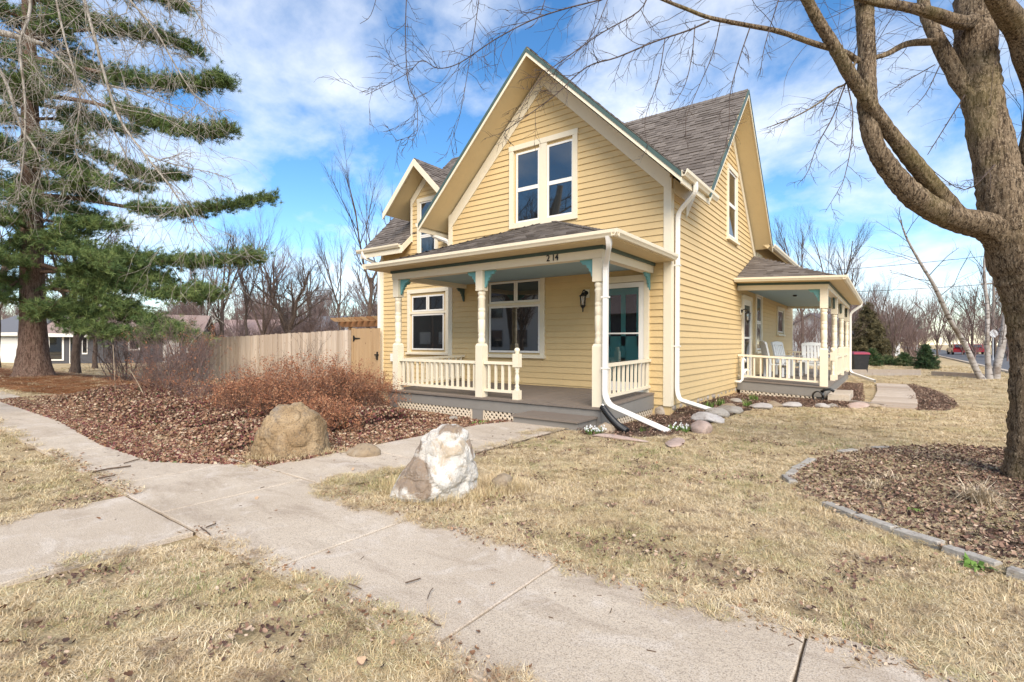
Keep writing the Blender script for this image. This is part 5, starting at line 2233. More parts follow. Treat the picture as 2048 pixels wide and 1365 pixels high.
def bark_mat(name, a, b, c, sc=1.0, bump=1.0, green=0.0, speck=0.0):
    t = NT(name)
    k = t.mix(t.ramp(t.noise(9 * sc, 8, .68, stretch=(1, 1, .22), dist=.4), [(.32, 0), (.66, 1)]), a, b)
    k = t.mix(t.ramp(t.noise(26 * sc, 8, .72, stretch=(1, 1, .16), dist=.5), [(.48, 0), (.57, .9)]), k, c)
    if speck:
        k = t.mix(t.ramp(t.noise(75, 5, .75, stretch=(1, 1, .5)), [(.52, 0), (.62, speck)]), k, (.46, .36, .25))
        k = t.mix(t.ramp(t.noise(55, 5, .75, stretch=(1, 1, .4)), [(.36, .9), (.46, 0)]), k, c)
    if green:
        k = t.mix(t.ramp(t.noise(2.2, 6, .6), [(.5, 0), (.72, green)]), k, (.17, .14, .05))
    t.bump(t.mix(.4, t.noise(30 * sc, 8, .7, stretch=(1, 1, .15), dist=.5), t.noise(9 * sc, 6, .7, stretch=(1, 1, .22))), bump, .03 / sc)
    return t.done(k, .92, .12)


BARK_BIG = bark_mat('maple_bark', (.115, .079, .049), (.24, .176, .114), (.026, .017, .011), 1.9, 1.0, .45, .6)
BARK_TWIG = bark_mat('bare_twig_bark', (.085, .062, .055), (.15, .115, .10), (.05, .036, .03), 2, .2)
BARK_PINK = bark_mat('reddish_twig_bark', (.20, .135, .115), (.30, .21, .185), (.12, .08, .07), 2, .2)
BARK_GREY = bark_mat('pale_grey_twig_bark', (.27, .235, .19), (.45, .41, .36), (.15, .12, .09), 2, .3)
BARK_PINE = bark_mat('pine_bark', (.14, .08, .06), (.25, .17, .13), (.055, .03, .022), 1.1, 1.0, 0, .35)
BARK_TREE = bark_mat('background_tree_bark', (.11, .078, .06), (.175, .13, .105), (.07, .05, .04), 1, .4)


def birch_mat():
    t = NT('birch_bark')
    k = t.mix(t.noise(4, 4), (.30, .26, .23), (.46, .42, .38))
    k = t.mix(t.ramp(t.noise(7, 6, .7, stretch=(.35, .35, 1.6)), [(.54, 0), (.60, .9)]), k, (.07, .055, .045))
    k = t.mix(t.ramp(t.noise(2.0, 4, .6), [(.50, 0), (.64, .85)]), k, (.16, .12, .09))
    return t.done(k, .75, .2)


BIRCH = birch_mat()
c_, s_ = math.cos(YAW), math.sin(YAW)


def cp(u, v, Z):
    """scene point seen at photo pixel (u, v) at depth Z in front of the camera"""
    a, b_ = (u - 1024) / FPX, (v - 686.8) / FPX
    a, b_ = a + .003 * b_, b_ - .003 * a
    X = a * Z
    return np.array([c_ * X - s_ * Z, s_ * X + c_ * Z, CAMH - b_ * Z])


def tree_thing(name, label, category, loc, trunk, twig, mt, mw, nt=8, nw=3, group=None, rough=0.0, loc0=None):
    """thing > trunk, crown; polylines are given in world coordinates unless loc0 is False"""
    o = thing(name, label, category, loc, 0, group)
    off = np.array(loc) if loc0 is None else np.zeros(3)
    if trunk:
        V, F = tubes_np(trunk, nt, rough)
        sub_local(link('trunk', np_mesh('trunk', V - off, F, None, mt, True), None), o)
    if twig:
        V, F = tubes_np(twig, nw)
        sub_local(link('crown', np_mesh('crown', V - off, F, None, mw, False), None), o)
    return o


# ------------------------------------------------------------------ the big maple at the right edge
TZ = 4.95
WSC = .84          # thickness seen off the lens axis is stretched
g = Grower(5, .010, .25, .15, (.4, 1.0), .02, (.45, .8), (3, 6), 4, .06)
g.cap, g.curl, g.rmin = .0042, .09, .0021


def limb(px, kids=0, lev=2, lratio=(.3, .6), dz=0.0, k=4, start=.2, rough=.03):
    """px: list of (u, v, half-width in photo pixels, depth)"""
    pts, rad = [], []
    for (u, v, r, Z) in px:
        pts.append(cp(u, v, Z))
        rad.append(r * Z / FPX * WSC)
    P = catmull(pts, k)
    Rr = np.interp(np.linspace(0, 1, len(P)), np.linspace(0, 1, len(rad)), rad)
    Rr = Rr * (1 + g.r.normal(0, rough, len(P)))
    g.add(P, Rr)
    if kids:
        L = float(np.sum(np.linalg.norm(np.diff(P, axis=0), axis=1)))
        g.kidsof(P, Rr, L, lev, start, kids, lratio)
    return P, Rr


limb([(2060, 1012, 88, 5.00), (2060, 985, 70, 5.0), (2061, 955, 54, 5.0), (2063, 900, 44, 4.98), (2068, 800, 42, 4.95), (2070, 700, 42, 4.93), (2060, 600, 50, 4.9), (2040, 520, 57, 4.9), (2014, 430, 49, 4.9),
      (1992, 330, 42, 4.95), (1968, 220, 37, 5.0), (1954, 120, 38, 5.05), (1950, 30, 39, 5.1), (1950, -80, 33, 5.2), (1940, -260, 27, 5.3), (1960, -520, 18, 5.4)], 8, 2, (.12, .25), start=.55, k=14)
limb([(2040, 520, 40, 4.9), (1985, 458, 33, 4.88), (1905, 436, 27, 4.85), (1836, 400, 25, 4.8), (1783, 345, 22, 4.75), (1748, 285, 19, 4.7), (1735, 215, 20, 4.7), (1733, 110, 18, 4.7), (1727, 0, 18, 4.7), (1715, -160, 15, 4.7), (1690, -420, 9, 4.6)], 9, 2, (.15, .3), start=.5, k=14)
limb([(1925, 445, 20, 4.85), (1890, 400, 18, 4.8), (1830, 328, 17, 4.72), (1775, 258, 15, 4.66), (1728, 190, 15, 4.6), (1700, 148, 14, 4.55), (1668, 92, 13, 4.5), (1636, 40, 12, 4.45), (1608, -12, 11, 4.4), (1540, -140, 8, 4.2), (1480, -300, 5, 4.0)], 10, 2, (.15, .3), start=.4, k=14)
limb([(1945, 45, 17, 5.0), (1915, 45, 15, 4.9), (1860, 26, 12, 4.8), (1800, 12, 10, 4.7), (1720, -4, 9, 4.6), (1600, -60, 6, 4.4), (1480, -90, 4, 4.2)], 8, 2, (.2, .35))
limb([(1952, 195, 22, 5.0), (1925, 170, 18, 5.05), (1890, 110, 16, 5.1), (1866, 60, 14, 5.15), (1850, 20, 12, 5.2), (1838, -60, 10, 5.3), (1800, -220, 6, 5.4)], 7, 2, (.15, .3))
limb([(1868, 84, 8, 5.1), (1815, 88, 7, 5.0), (1775, 108, 6, 4.9), (1748, 116, 5, 4.85)], 5, 2)
limb([(2060, 330, 24, 4.95), (2075, 200, 24, 4.9), (2052, 110, 24, 4.8), (2030, 50, 23, 4.7), (1990, -10, 20, 4.5), (1930, -120, 14, 4.3)], 6, 2, (.15, .3))
limb([(2050, 470, 30, 4.9), (2100, 330, 26, 5.2), (2150, 150, 22, 5.5), (2180, -100, 16, 5.8)], 6, 2, (.15, .3))
# long fine branches reaching over the gable
B1 = [(1716, 122, 7, 4.68), (1690, 106, 6.5, 4.6), (1630, 88, 6, 4.5), (1560, 64, 5.5, 4.45), (1500, 52, 5, 4.4), (1420, 36, 4.5, 4.4), (1372, 18, 4, 4.4), (1317, -4, 3.2, 4.4), (1240, -40, 2.4, 4.4)]
limb(B1, 10, 3, (.16, .36))
for pl, n in (
        ([(1419, 43, 3.6, 4.4), (1375, 62, 3.3, 4.4), (1309, 84, 3.0, 4.4), (1235, 115, 2.8, 4.4), (1173, 135, 2.5, 4.4), (1110, 191, 2.1, 4.4), (1040, 242, 1.6, 4.4), (997, 270, 1.1, 4.4)], 17),
        ([(1300, -20, 3.0, 4.4), (1278, 23, 2.7, 4.4), (1204, 66, 2.3, 4.4), (1126, 121, 2.0, 4.4), (1087, 152, 1.7, 4.4), (1040, 215, 1.2, 4.4)], 14),
        ([(1260, -20, 3.0, 4.3), (1208, -2, 2.9, 4.3), (1130, 18, 2.7, 4.3), (1063, 41, 2.5, 4.3), (989, 80, 2.2, 4.3), (920, 126, 2.0, 4.3), (876, 137, 1.8, 4.3), (844, 121, 1.6, 4.3), (817, 145, 1.4, 4.3), (771, 171, 1.2, 4.3), (731, 191, .9, 4.3)], 20),
        ([(815, -30, 2.2, 4.1), (813, 0, 2.1, 4.1), (811, 78, 2.0, 4.1), (817, 168, 1.8, 4.1), (833, 203, 1.6, 4.1), (835, 240, 1.3, 4.1), (833, 268, 1.2, 4.1), (812, 276, .9, 4.1), (790, 283, .7, 4.1)], 11),
        ([(962, -30, 1.9, 4.2), (958, 0, 1.8, 4.2), (948, 70, 1.6, 4.2), (938, 129, 1.4, 4.2), (919, 234, 1.1, 4.2), (891, 316, .7, 4.2)], 10),
        ([(1500, 55, 2.6, 4.4), (1478, 120, 2.2, 4.4), (1460, 190, 1.7, 4.4), (1457, 260, 1.2, 4.4), (1440, 330, .8, 4.4)], 8),
        ([(1390, 50, 2.2, 4.4), (1384, 110, 1.9, 4.4), (1370, 170, 1.5, 4.4), (1340, 220, 1.0, 4.4)], 8),
        ([(1440, 45, 2.2, 4.4), (1425, 110, 1.8, 4.4), (1395, 180, 1.4, 4.4), (1372, 240, 1.1, 4.4), (1376, 300, .8, 4.4)], 8),
        ([(1330, 78, 1.9, 4.4), (1316, 160, 1.5, 4.4), (1290, 240, 1.1, 4.4), (1296, 300, .8, 4.4)], 7),
        ([(1712, 120, 4.2, 4.6), (1694, 165, 3.6, 4.6), (1670, 178, 3.2, 4.6), (1640, 205, 2.8, 4.6), (1592, 233, 2.2, 4.6), (1545, 252, 1.5, 4.6), (1535, 255, 1, 4.6)], 9),
        ([(1690, 170, 3.0, 4.6), (1665, 235, 2.4, 4.6), (1635, 290, 1.9, 4.6), (1615, 345, 1.4, 4.6), (1595, 370, .9, 4.6)], 9),
        ([(1694, 168, 3.0, 4.6), (1705, 225, 2.4, 4.6), (1702, 290, 2.0, 4.6), (1690, 350, 1.6, 4.6), (1680, 375, 1.2, 4.6), (1650, 425, .8, 4.6)], 9),
        ([(1930, 190, 2.6, 5), (1880, 270, 1.9, 5), (1855, 310, 1.3, 5)], 6), ([(1870, 130, 2.4, 5), (1800, 170, 1.6, 5), (1760, 195, 1, 5)], 6),
        ([(1880, 130, 2.2, 5), (1850, 190, 1.5, 5), (1815, 225, .9, 5)], 5),
        ([(1230, -40, 2, 4.2), (1190, 60, 1.5, 4.2), (1140, 120, 1, 4.2)], 7), ([(1100, -30, 1.8, 4.2), (1075, 40, 1.4, 4.2), (1050, 60, .9, 4.2)], 5), ([(760, -30, 1.6, 4), (742, 30, 1.2, 4), (720, 48, .8, 4)], 4),
        ([(1560, -10, 2.2, 4.4), (1530, 90, 1.6, 4.4), (1520, 150, 1, 4.4)], 7), ([(1990, 330, 2.6, 4.7), (1930, 380, 1.8, 4.7), (1850, 330, 1.2, 4.7)], 8)):
    limb([(u, v, w * .66, z) for u, v, w, z in pl], int(n * 1.7), 2, (.08, .24), start=.08)
tree_thing('bare_tree', 'large forked maple with ridged brown bark at the right edge', 'tree', (1.1, 7.05, 0), g.trunk, g.twig, BARK_BIG, BARK_TWIG, 28, 3, rough=.06)

# ------------------------------------------------------------------ pale twiggy tree overhanging the top left corner
WSC = .7
g = Grower(23, .012, .55, .22, (.4, 1.0), -.02, (.5, .85), (4, 7), 4, .08)
g.cap, g.curl, g.rmin = .006, .15, .0028
limb([(-330, 1000, 60, 7.5), (-330, 700, 46, 7.5), (-320, 350, 42, 7.5), (-300, 50, 36, 7.4), (-260, -300, 26, 7.2)], 4, 1, (.2, .3), start=.6)
limb([(-300, 60, 22, 7.3), (-160, -90, 17, 6.8), (0, -120, 13, 6.2), (140, -90, 10, 5.8), (240, -60, 7, 5.6)], 12, 2, (.3, .5))
limb([(-310, 250, 22, 7.4), (-200, 120, 17, 7.0), (-80, 60, 12, 6.6), (20, 70, 9, 6.3), (90, 90, 6, 6.1)], 12, 2, (.3, .5))
for pl, n in (
        ([(120, -110, 7, 5.8), (165, -10, 6, 5.7), (185, 60, 5, 5.6), (215, 170, 4.2, 5.6), (240, 240, 3.8, 5.6), (290, 310, 3.2, 5.6), (330, 360, 2.6, 5.6), (365, 410, 2, 5.6), (400, 470, 1.4, 5.6), (430, 520, .9, 5.6)], 26),
        ([(60, -110, 6, 6), (60, 20, 5, 5.9), (40, 90, 4, 5.8), (50, 200, 3.4, 5.8), (48, 300, 2.6, 5.8), (36, 400, 1.4, 5.8)], 20),
        ([(180, -90, 5, 5.6), (250, -10, 4.2, 5.5), (310, 60, 3.4, 5.5), (350, 130, 2.6, 5.5), (390, 190, 2, 5.5), (440, 225, 1, 5.5)], 18),
        ([(30, 60, 5, 6.2), (110, 110, 4, 6.1), (170, 180, 3.2, 6), (220, 250, 2.4, 6), (260, 330, 1.4, 6)], 18),
        ([(100, -60, 4, 5.9), (130, 80, 3.2, 5.8), (160, 190, 2.6, 5.8), (150, 290, 1.6, 5.8), (165, 350, 1, 5.8)], 16),
        ([(-40, 80, 6, 6.4), (10, 160, 5, 6.3), (40, 250, 4, 6.2), (80, 320, 2.6, 6.2), (60, 400, 1.2, 6.2)], 18),
        ([(240, -60, 4, 5.4), (330, -20, 3, 5.3), (390, 20, 2.2, 5.3), (420, 90, 1, 5.3)], 12),
        ([(290, 310, 3, 5.6), (350, 330, 2.2, 5.6), (420, 345, 1.6, 5.6), (465, 360, .9, 5.6)], 10), ([(215, 170, 3, 5.6), (290, 190, 2.2, 5.6), (360, 220, 1.6, 5.6), (410, 250, .9, 5.6)], 12),
        ([(330, -60, 2.4, 5.2), (340, 30, 1.8, 5.2), (355, 70, 1, 5.2)], 7), ([(420, -60, 1.8, 5), (400, 20, 1.4, 5), (412, 90, .8, 5)], 6)):
    limb([(u, v, w * .8, z) for u, v, w, z in pl], int(n * 1.8), 2, (.14, .36), start=.04)
tree_thing('bare_tree', 'pale grey drooping bare branches overhanging from the top left corner', 'tree', tuple(cp(-330, 1000, 7.5) * np.array([1, 1, 0])), g.trunk, g.twig, BARK_GREY, BARK_GREY, 10, 3, rough=.03)

# ------------------------------------------------------------------ tall white pine on the left
PINE_G = NT('pine_needles_green')
_k = PINE_G.ramp(PINE_G.attr(), [(0, (.035, .066, .028)), (.35, (.095, .155, .05)), (.7, (.19, .25, .08)), (1, (.29, .33, .11))])
_k = PINE_G.mix(PINE_G.ramp(PINE_G.noise(.7, 4), [(.4, 0), (.7, .5)]), _k, (.14, .17, .05))
PINE_G = PINE_G.done(_k, .65, .25)
prng = np.random.default_rng(77)
PZ = 19.6
pb = cp(68, 757, PZ)
pb[2] = gzf(pb[0], pb[1])
wood, need_c, need_d, need_s = [], [], [], []
tr_px = [(68, 770, 54), (68, 755, 42), (68, 735, 34), (67, 700, 28), (66, 640, 24.5), (65, 560, 22.5), (64, 450, 20), (62, 330, 18), (60, 200, 15.5), (58, 60, 13), (56, -100, 12.5), (54, -300, 8.5), (52, -480, 4)]
P = catmull([cp(u, v, PZ) for u, v, _ in tr_px], 4)
rad = np.interp(np.linspace(0, 1, len(P)), np.linspace(0, 1, len(tr_px)), [r * PZ / FPX * .83 for _, _, r in tr_px])
pine_trunk = [(P, rad)]


def bough(pts, r0, fol0=.3, width=.9, dens=1.0):
    """a flat layered bough: main limb, side twigs, needle clusters"""
    Pm = catmull(pts, 5)
    Rm = np.linspace(r0, .012, len(Pm))
    wood.append((Pm, Rm))
    L = float(np.sum(np.linalg.norm(np.diff(Pm, axis=0), axis=1)))
    n = int(L * 22 * dens)
    for i in range(n):
        t = fol0 + (1 - fol0) * (i + prng.uniform()) / n
        f = min(t * (len(Pm) - 1), len(Pm) - 1.01)
        a = int(f)
        q = Pm[a] + (Pm[a + 1] - Pm[a]) * (f - a)
        ax = nrm3(Pm[a + 1] - Pm[a])
        sd = nrm3(np.cross(ax, [0, 0, 1])) * (1 if i % 2 else -1)
        LL = width * (1.05 - .62 * t) * prng.uniform(.45, 1.1)
        d = nrm3(ax * prng.uniform(.4, 1.1) + sd * prng.uniform(.3, 1.0) + np.array([0, 0, prng.uniform(-.25, .42)]))
        e = q + d * LL
        mid = (q + e) / 2 + np.array([0, 0, -.03])
        wood.append((np.array([q, mid, e + [0, 0, .05]]), np.array([.012, .008, .004])))
        m = max(2, int(LL / .11))
        for j in range(m):
            s = .25 + .8 * (j + prng.uniform(.2, .8)) / m
            c = q + d * LL * s + prng.normal(0, .05, 3)
            need_c.append(c + prng.normal(0, .10, 3))
            need_d.append(nrm3(d + np.array([0, 0, .45]) + prng.normal(0, .3, 3)))
            need_s.append(prng.uniform(.75, 1.2))
    for j in range(int(6 * dens)):
        need_c.append(Pm[-1] + prng.normal(0, .09, 3))
        need_d.append(nrm3(Pm[-1] - Pm[-3] + prng.normal(0, .3, 3)))
        need_s.append(1)


for pl, r0, f0, w in (
        ([(72, 70), (180, 60), (300, 70), (392, 100)], .09, .3, 1.15), ([(72, -20), (170, -35), (280, -20), (360, 10)], .09, .3, 1.2),
        ([(75, 118), (170, 138), (290, 165), (390, 168), (450, 160)], .10, .34, 1.05), ([(76, 190), (180, 205), (280, 235), (380, 262), (455, 258)], .10, .36, 1.05),
        ([(76, 260), (150, 290), (240, 330), (300, 352), (356, 350)], .09, .3, 1.1), ([(80, 392), (160, 398), (260, 415), (360, 424), (450, 412), (542, 396)], .11, .38, .95),
        ([(80, 372), (150, 385), (200, 400)], .07, .3, .8), ([(78, 440), (150, 448), (246, 452)], .06, .3, .8),
        ([(82, 505), (180, 510), (300, 522), (400, 525), (512, 515)], .10, .2, 1.5), ([(82, 545), (160, 540), (260, 545), (330, 560)], .09, .15, 1.6), ([(82, 630), (150, 650), (220, 665), (300, 672)], .06, .2, 1.3), ([(40, 470), (0, 500), (-60, 530)], .06, .1, 1.4), ([(40, 560), (0, 585), (-60, 600)], .06, .1, 1.4), ([(82, 530), (170, 555), (280, 580), (380, 592), (410, 588)], .09, .2, 1.6),
        ([(84, 575), (170, 590), (280, 628), (340, 660), (390, 680)], .08, .2, 1.2), ([(84, 600), (140, 615), (210, 632), (290, 640)], .07, .2, 1.2),
        ([(80, 480), (150, 500), (230, 540)], .06, .2, 1.0), ([(80, 330), (140, 345), (210, 372)], .06, .2, 1.0)):
    Zs = np.linspace(PZ, PZ + prng.uniform(-2.2, 1.6), len(pl))
    bough([cp(u, v, z) for (u, v), z in zip(pl, Zs)], r0, f0, w)
for i in range(48):     # boughs in the other directions
    h = 2.4 + i * .31 + prng.uniform(-.2, .2)
    a = i * 2.4 + prng.uniform(-.3, .3)
    L = prng.uniform(2.2, 4.6) * (1 - .25 * (h > 12))
    q = np.array([pb[0], pb[1], h])
    d = np.array([math.cos(a), math.sin(a), 0])
    rt = np.array([c_, s_, 0])
    if d @ rt > .45:
        L *= .8
    bough([q, q + d * L * .35 + [0, 0, .15], q + d * L * .7 + [0, 0, .05], q + d * L + [0, 0, .25]], .07, .12, 1.25, .8)


def needle_mesh(C, D, S, per, ln, wd, seed, mat):
    r = np.random.default_rng(seed)
    C, D, S = np.asarray(C), np.asarray(D), np.asarray(S)
    n = len(C)
    d = D[:, None] * r.uniform(.15, 1.0, (n, per, 1)) + r.normal(0, .62, (n, per, 3))
    d /= np.linalg.norm(d, axis=2, keepdims=True)
    L = (ln * r.uniform(.6, 1.15, (n, per, 1))) * S[:, None, None]
    b0 = C[:, None] + r.normal(0, .02, (n, per, 3)) + D[:, None] * r.uniform(-.05, .05, (n, per, 1))
    sd = np.cross(d, r.normal(0, 1, (n, per, 3)))
    sd /= np.linalg.norm(sd, axis=2, keepdims=True)
    sd *= wd
    V = np.stack([b0 - sd, b0 + sd, b0 + d * L], 2).reshape(-1, 3)
    F = np.arange(len(V)).reshape(-1, 3)
    base = r.uniform(0, .75, n)
    return V, F, np.clip(np.repeat(base, per) + r.normal(.08, .12, n * per), 0, 1)


pine = thing('pine_tree', 'tall white pine with thick reddish trunk and long dark green boughs', 'tree', tuple(pb))
V, F = tubes_np(pine_trunk, 30, .05)
tk = link('trunk', np_mesh('trunk', V, F, None, BARK_PINE, True), None, pine)
V, F = tubes_np(wood, 5)
link('bough', np_mesh('bough', V, F, None, BARK_PINE, True), None, pine)
V, F, Cc = needle_mesh(need_c, need_d, need_s, 24, .20, .0085, 4, PINE_G)
link('crown', np_mesh('crown', V, F, Cc, PINE_G), None, pine)


# ------------------------------------------------------------------ bare background trees: a few kinds, copied
def bare_kind(seed, H, r0, fork, kids, spread, mat_t, mat_w, wig=.13, up=.16, lev=4, lean=0.0, ratio=(.45, .72), trunk_frac=.45, label='', minL=.25, thick=.035):
    g = Grower(seed, thick, 0.0, wig, spread, up, ratio, kids, lev, minL)
    r = g.r
    m = 7
    P = np.zeros((m, 3))
    for i in range(1, m):
        P[i] = P[i - 1] + np.array([r.normal(lean, .05), r.normal(0, .05), 1]) * H * trunk_frac / (m - 1)
    Rr = np.linspace(r0, r0 * .68, m)
    Rr[0] *= 1.35
    g.add(P, Rr)
    for i in range(fork):
        a = i * 6.283 / fork + r.uniform(-.5, .5)
        sp = r.uniform(.18, .55)
        d = np.array([math.cos(a) * math.sin(sp) + lean, math.sin(a) * math.sin(sp), math.cos(sp)])
        g.branch(P[-1] - [0, 0, r.uniform(0, .15) * H * trunk_frac], d, H * (1 - trunk_frac) * r.uniform(.75, 1.05), r0 * r.uniform(.4, .6), 1, .12)
    g.kidsof(P, Rr * .8, H * .6, 1, .5, 4, (.4, .6))
    o = tree_thing('bare_tree', label, 'tree', (0, 0, 0), g.trunk, g.twig, mat_t, mat_w, 6, 3, loc0=False)
    return o


K = [bare_kind(1, 9.5, .17, 3, (5, 8), (.35, .85), BARK_TREE, BARK_TWIG),
     bare_kind(2, 9.0, .15, 4, (5, 8), (.3, .7), BARK_TREE, BARK_PINK, trunk_frac=.25),
     bare_kind(3, 12.0, .15, 2, (6, 9), (.3, .65), BARK_TREE, BARK_TWIG, .09, .2, trunk_frac=.5),
     bare_kind(4, 8.0, .22, 4, (5, 8), (.5, 1.0), BARK_TREE, BARK_TWIG, .2, .08, lean=-.12, trunk_frac=.35),
     bare_kind(5, 6.5, .10, 6, (5, 8), (.3, .7), BARK_PINK, BARK_PINK, .12, .12, trunk_frac=.12, minL=.18)]
KH = [9.5, 9.0, 12.0, 8.0, 6.5]
used = set()


def place(kind, u, Z, topv, label, group, rot=None, base=None):
    """a bare tree whose foot stands at depth Z below photo column u and whose top reaches row topv"""
    p = cp(u, 700, Z)
    z0 = gzf(p[0], p[1])
    Ht = CAMH + (686.8 - topv) * Z / FPX - z0
    s = Ht / (KH[kind] * 1.06)
    rot = random.uniform(0, 6.28) if rot is None else rot
    if kind in used:
        o = copy_thing(K[kind], (p[0], p[1], z0 - .05), rot, s, label)
    else:
        used.add(kind)
        o = K[kind]
        o.location = (p[0], p[1], z0 - .05)
        o.rotation_euler = (0, 0, rot)
        o.scale = (s, s, s)
        o['label'] = label
    o['group'] = group
    return o


GL, GR_ = 'bare trees behind the fence', 'bare trees along the side street'
place(0, 442, 33, 452, 'bare tree forking low behind the left part of the fence', GL, 1.0)
place(2, 494, 36, 445, 'slim upright bare tree behind the fence, right of the low forked one', GL, .4)
place(1, 525, 44, 478, 'dense dark bare tree at the middle behind the fence', GL, 2.2)
place(3, 585, 38, 480, 'thick leaning bare tree behind the fence with crooked limbs', GL, .2)
place(0, 622, 48, 500, 'small bare tree just right of the leaning tree', GL, 3.4)
place(2, 677, 40, 470, 'thin straight bare tree behind the fence near the gate', GL, 2.0)
place(2, 741, 27, 338, 'tall slender bare tree rising left of the dormer', GL, 4.4)
place(1, 405, 52, 500, 'far bare tree behind the left end of the fence', GL, 4.0)
place(4, 560, 55, 560, 'low brushy tree behind the middle of the fence', GL, 1.3)
place(4, 640, 52, 585, 'low brushy tree behind the right of the fence', GL, .3)
place(4, 470, 60, 575, 'low pinkish brushy tree behind the forked tree', GL, 2.7)
place(4, 385, 58, 590, 'low pinkish brush beyond the fence end', GL, 5.1)
place(3, 150, 27, 430, 'thin leaning tree right of the pine trunk', GL, 3.3)
place(1, 190, 33, 440, 'bare tree with pale stem behind the pine boughs', GL, 1.0)
place(0, -8, 26, 330, 'bare trunk at the left border behind the pine', GL, 2.0)
place(4, 300, 30, 640, 'reddish bare bush beyond the garden bed', GL, 2.0)
place(4, 352, 33, 628, 'reddish bare bush beside the end of the fence', GL, 4.0)
place(4, 240, 45, 640, 'far bare bush in front of the dark ranch house', GL, 1.5)
place(1, 1785, 36, 575, 'spreading pinkish bare tree near the timber edging', GR_, .5)
place(2, 1600, 46, 432, 'tall bare tree behind the rear of the house', GR_, 1.2)
place(2, 1668, 42, 445, 'thin tall bare tree above the side porch roof', GR_, 3.0)
place(0, 1700, 50, 500, 'forked bare tree right of the side porch roof', GR_, 2.2)
place(4, 1612, 31, 625, 'dense reddish bare shrub seen through the side porch', GR_, .4)
place(4, 1640, 30, 612, 'dense reddish bare shrub behind the near porch post', GR_, 2.4)
place(4, 1668, 33, 618, 'dense reddish bare shrub behind the far porch posts', GR_, 4.4)
place(4, 1592, 34, 630, 'dense reddish bare shrub beside the house corner', GR_, 5.4)
place(1, 1850, 60, 590, 'far pinkish bare tree behind the street sign', GR_, 2.9)
place(1, 1900, 78, 600, 'far bare tree beyond the parked red car', GR_, 4.1)
place(4, 1925, 70, 640, 'pale far brush right of the parked car', GR_, .9)
place(0, 1945, 62, 560, 'far bare tree between the birch stems', GR_, 3.9)
place(1, 1990, 68, 545, 'far bare tree behind the white road sign', GR_, 1.9)
place(0, 2040, 55, 520, 'bare tree behind the big maple trunk', GR_, .9)
place(4, 1740, 58, 610, 'pinkish brush behind the brown conifer', GR_, 1.9)
place(1, 1810, 90, 600, 'distant bare tree at the end of the side street', GR_, 5.2)
place(4, 1880, 95, 655, 'distant brush at the end of the street', GR_, 3.2)
place(1, 1720, 48, 560, 'pinkish bare tree between the porch posts and the conifer', GR_, 1.1)
place(4, 1830, 46, 640, 'pinkish bare brush behind the little spruce', GR_, 2.1)
place(1, 1875, 55, 575, 'hazy bare tree left of the leaning birch', GR_, 3.6)
place(4, 1950, 52, 625, 'pinkish brush between the birch stems', GR_, .2)
place(4, 2015, 44, 620, 'pinkish brush right of the birch stems', GR_, 1.7)
place(0, 1760, 66, 560, 'far forked bare tree behind the brown conifer', GR_, 4.9)
place(4, 1960, 90, 650, 'distant brush across the side street', GR_, 2.2)

# a far wood along the horizon, one mass
def far_kind(seed, H):
    g = Grower(seed, 99, 0, .13, (.3, .8), .14, (.45, .75), (5, 7), 3, .5)
    for i in range(3 if seed % 2 else 6):
        a = g.r.uniform(0, 6.283)
        sp = g.r.uniform(.05, .4)
        g.branch([g.r.normal(0, .2), g.r.normal(0, .2), 0], [math.cos(a) * math.sin(sp), math.sin(a) * math.sin(sp), math.cos(sp)], H * g.r.uniform(.7, 1), .10, 0, .2)
    tw = [(p, np.maximum(r, .016)) for p, r in g.twig]
    V, F = tubes_np(tw, 3)
    return np_mesh('far_tree', V, F, None, BARK_FAR)


BARK_FAR = bark_mat('far_wood_bark', (.20, .14, .125), (.30, .22, .195), (.13, .095, .085), 1, .1)
fk = variants('far_tree', [far_kind(200 + i, 8) for i in range(4)])
n = 420
a_ = np.radians(rng.uniform(-62, 62, n))
Zr = rng.uniform(75, 150, n)
X_ = Zr * np.tan(a_)
wx, wy = c_ * X_ - s_ * Zr, s_ * X_ + c_ * Zr
k = ~((wx > 3.5) & (wx < 13))
wx, wy = wx[k], wy[k]
n = len(wx)
sc = rng.uniform(.45, 1.25, n)
scatter('far_wood', np.stack([wx, wy, gz(wx, wy) - .1], 1), np.stack([np.zeros(n), np.zeros(n), rng.uniform(0, 6.28, n)], 1), np.stack([sc, sc, sc * rng.uniform(.8, 1.2, n)], 1), rng.integers(0, 4, n), fk,
        'distant bare wood in a pinkish brown band along the horizon', 'wood')
n = 150
a_ = np.radians(np.concatenate([rng.uniform(-46, -14, 105), rng.uniform(29, 46, 45)]))
Zr = rng.uniform(46, 72, n)
X_ = Zr * np.tan(a_)
wx, wy = c_ * X_ - s_ * Zr, s_ * X_ + c_ * Zr
k = ~((wx > 3.5) & (wx < 13))
wx, wy = wx[k], wy[k]
n = len(wx)
sc = rng.uniform(.28, .5, n)
scatter('brush', np.stack([wx, wy, gz(wx, wy) - .1], 1), np.stack([np.zeros(n), np.zeros(n), rng.uniform(0, 6.28, n)], 1), np.stack([sc * 1.3, sc * 1.3, sc], 1), rng.integers(0, 4, n), fk,
        'low tangled bare brush between the far gardens', 'brush')

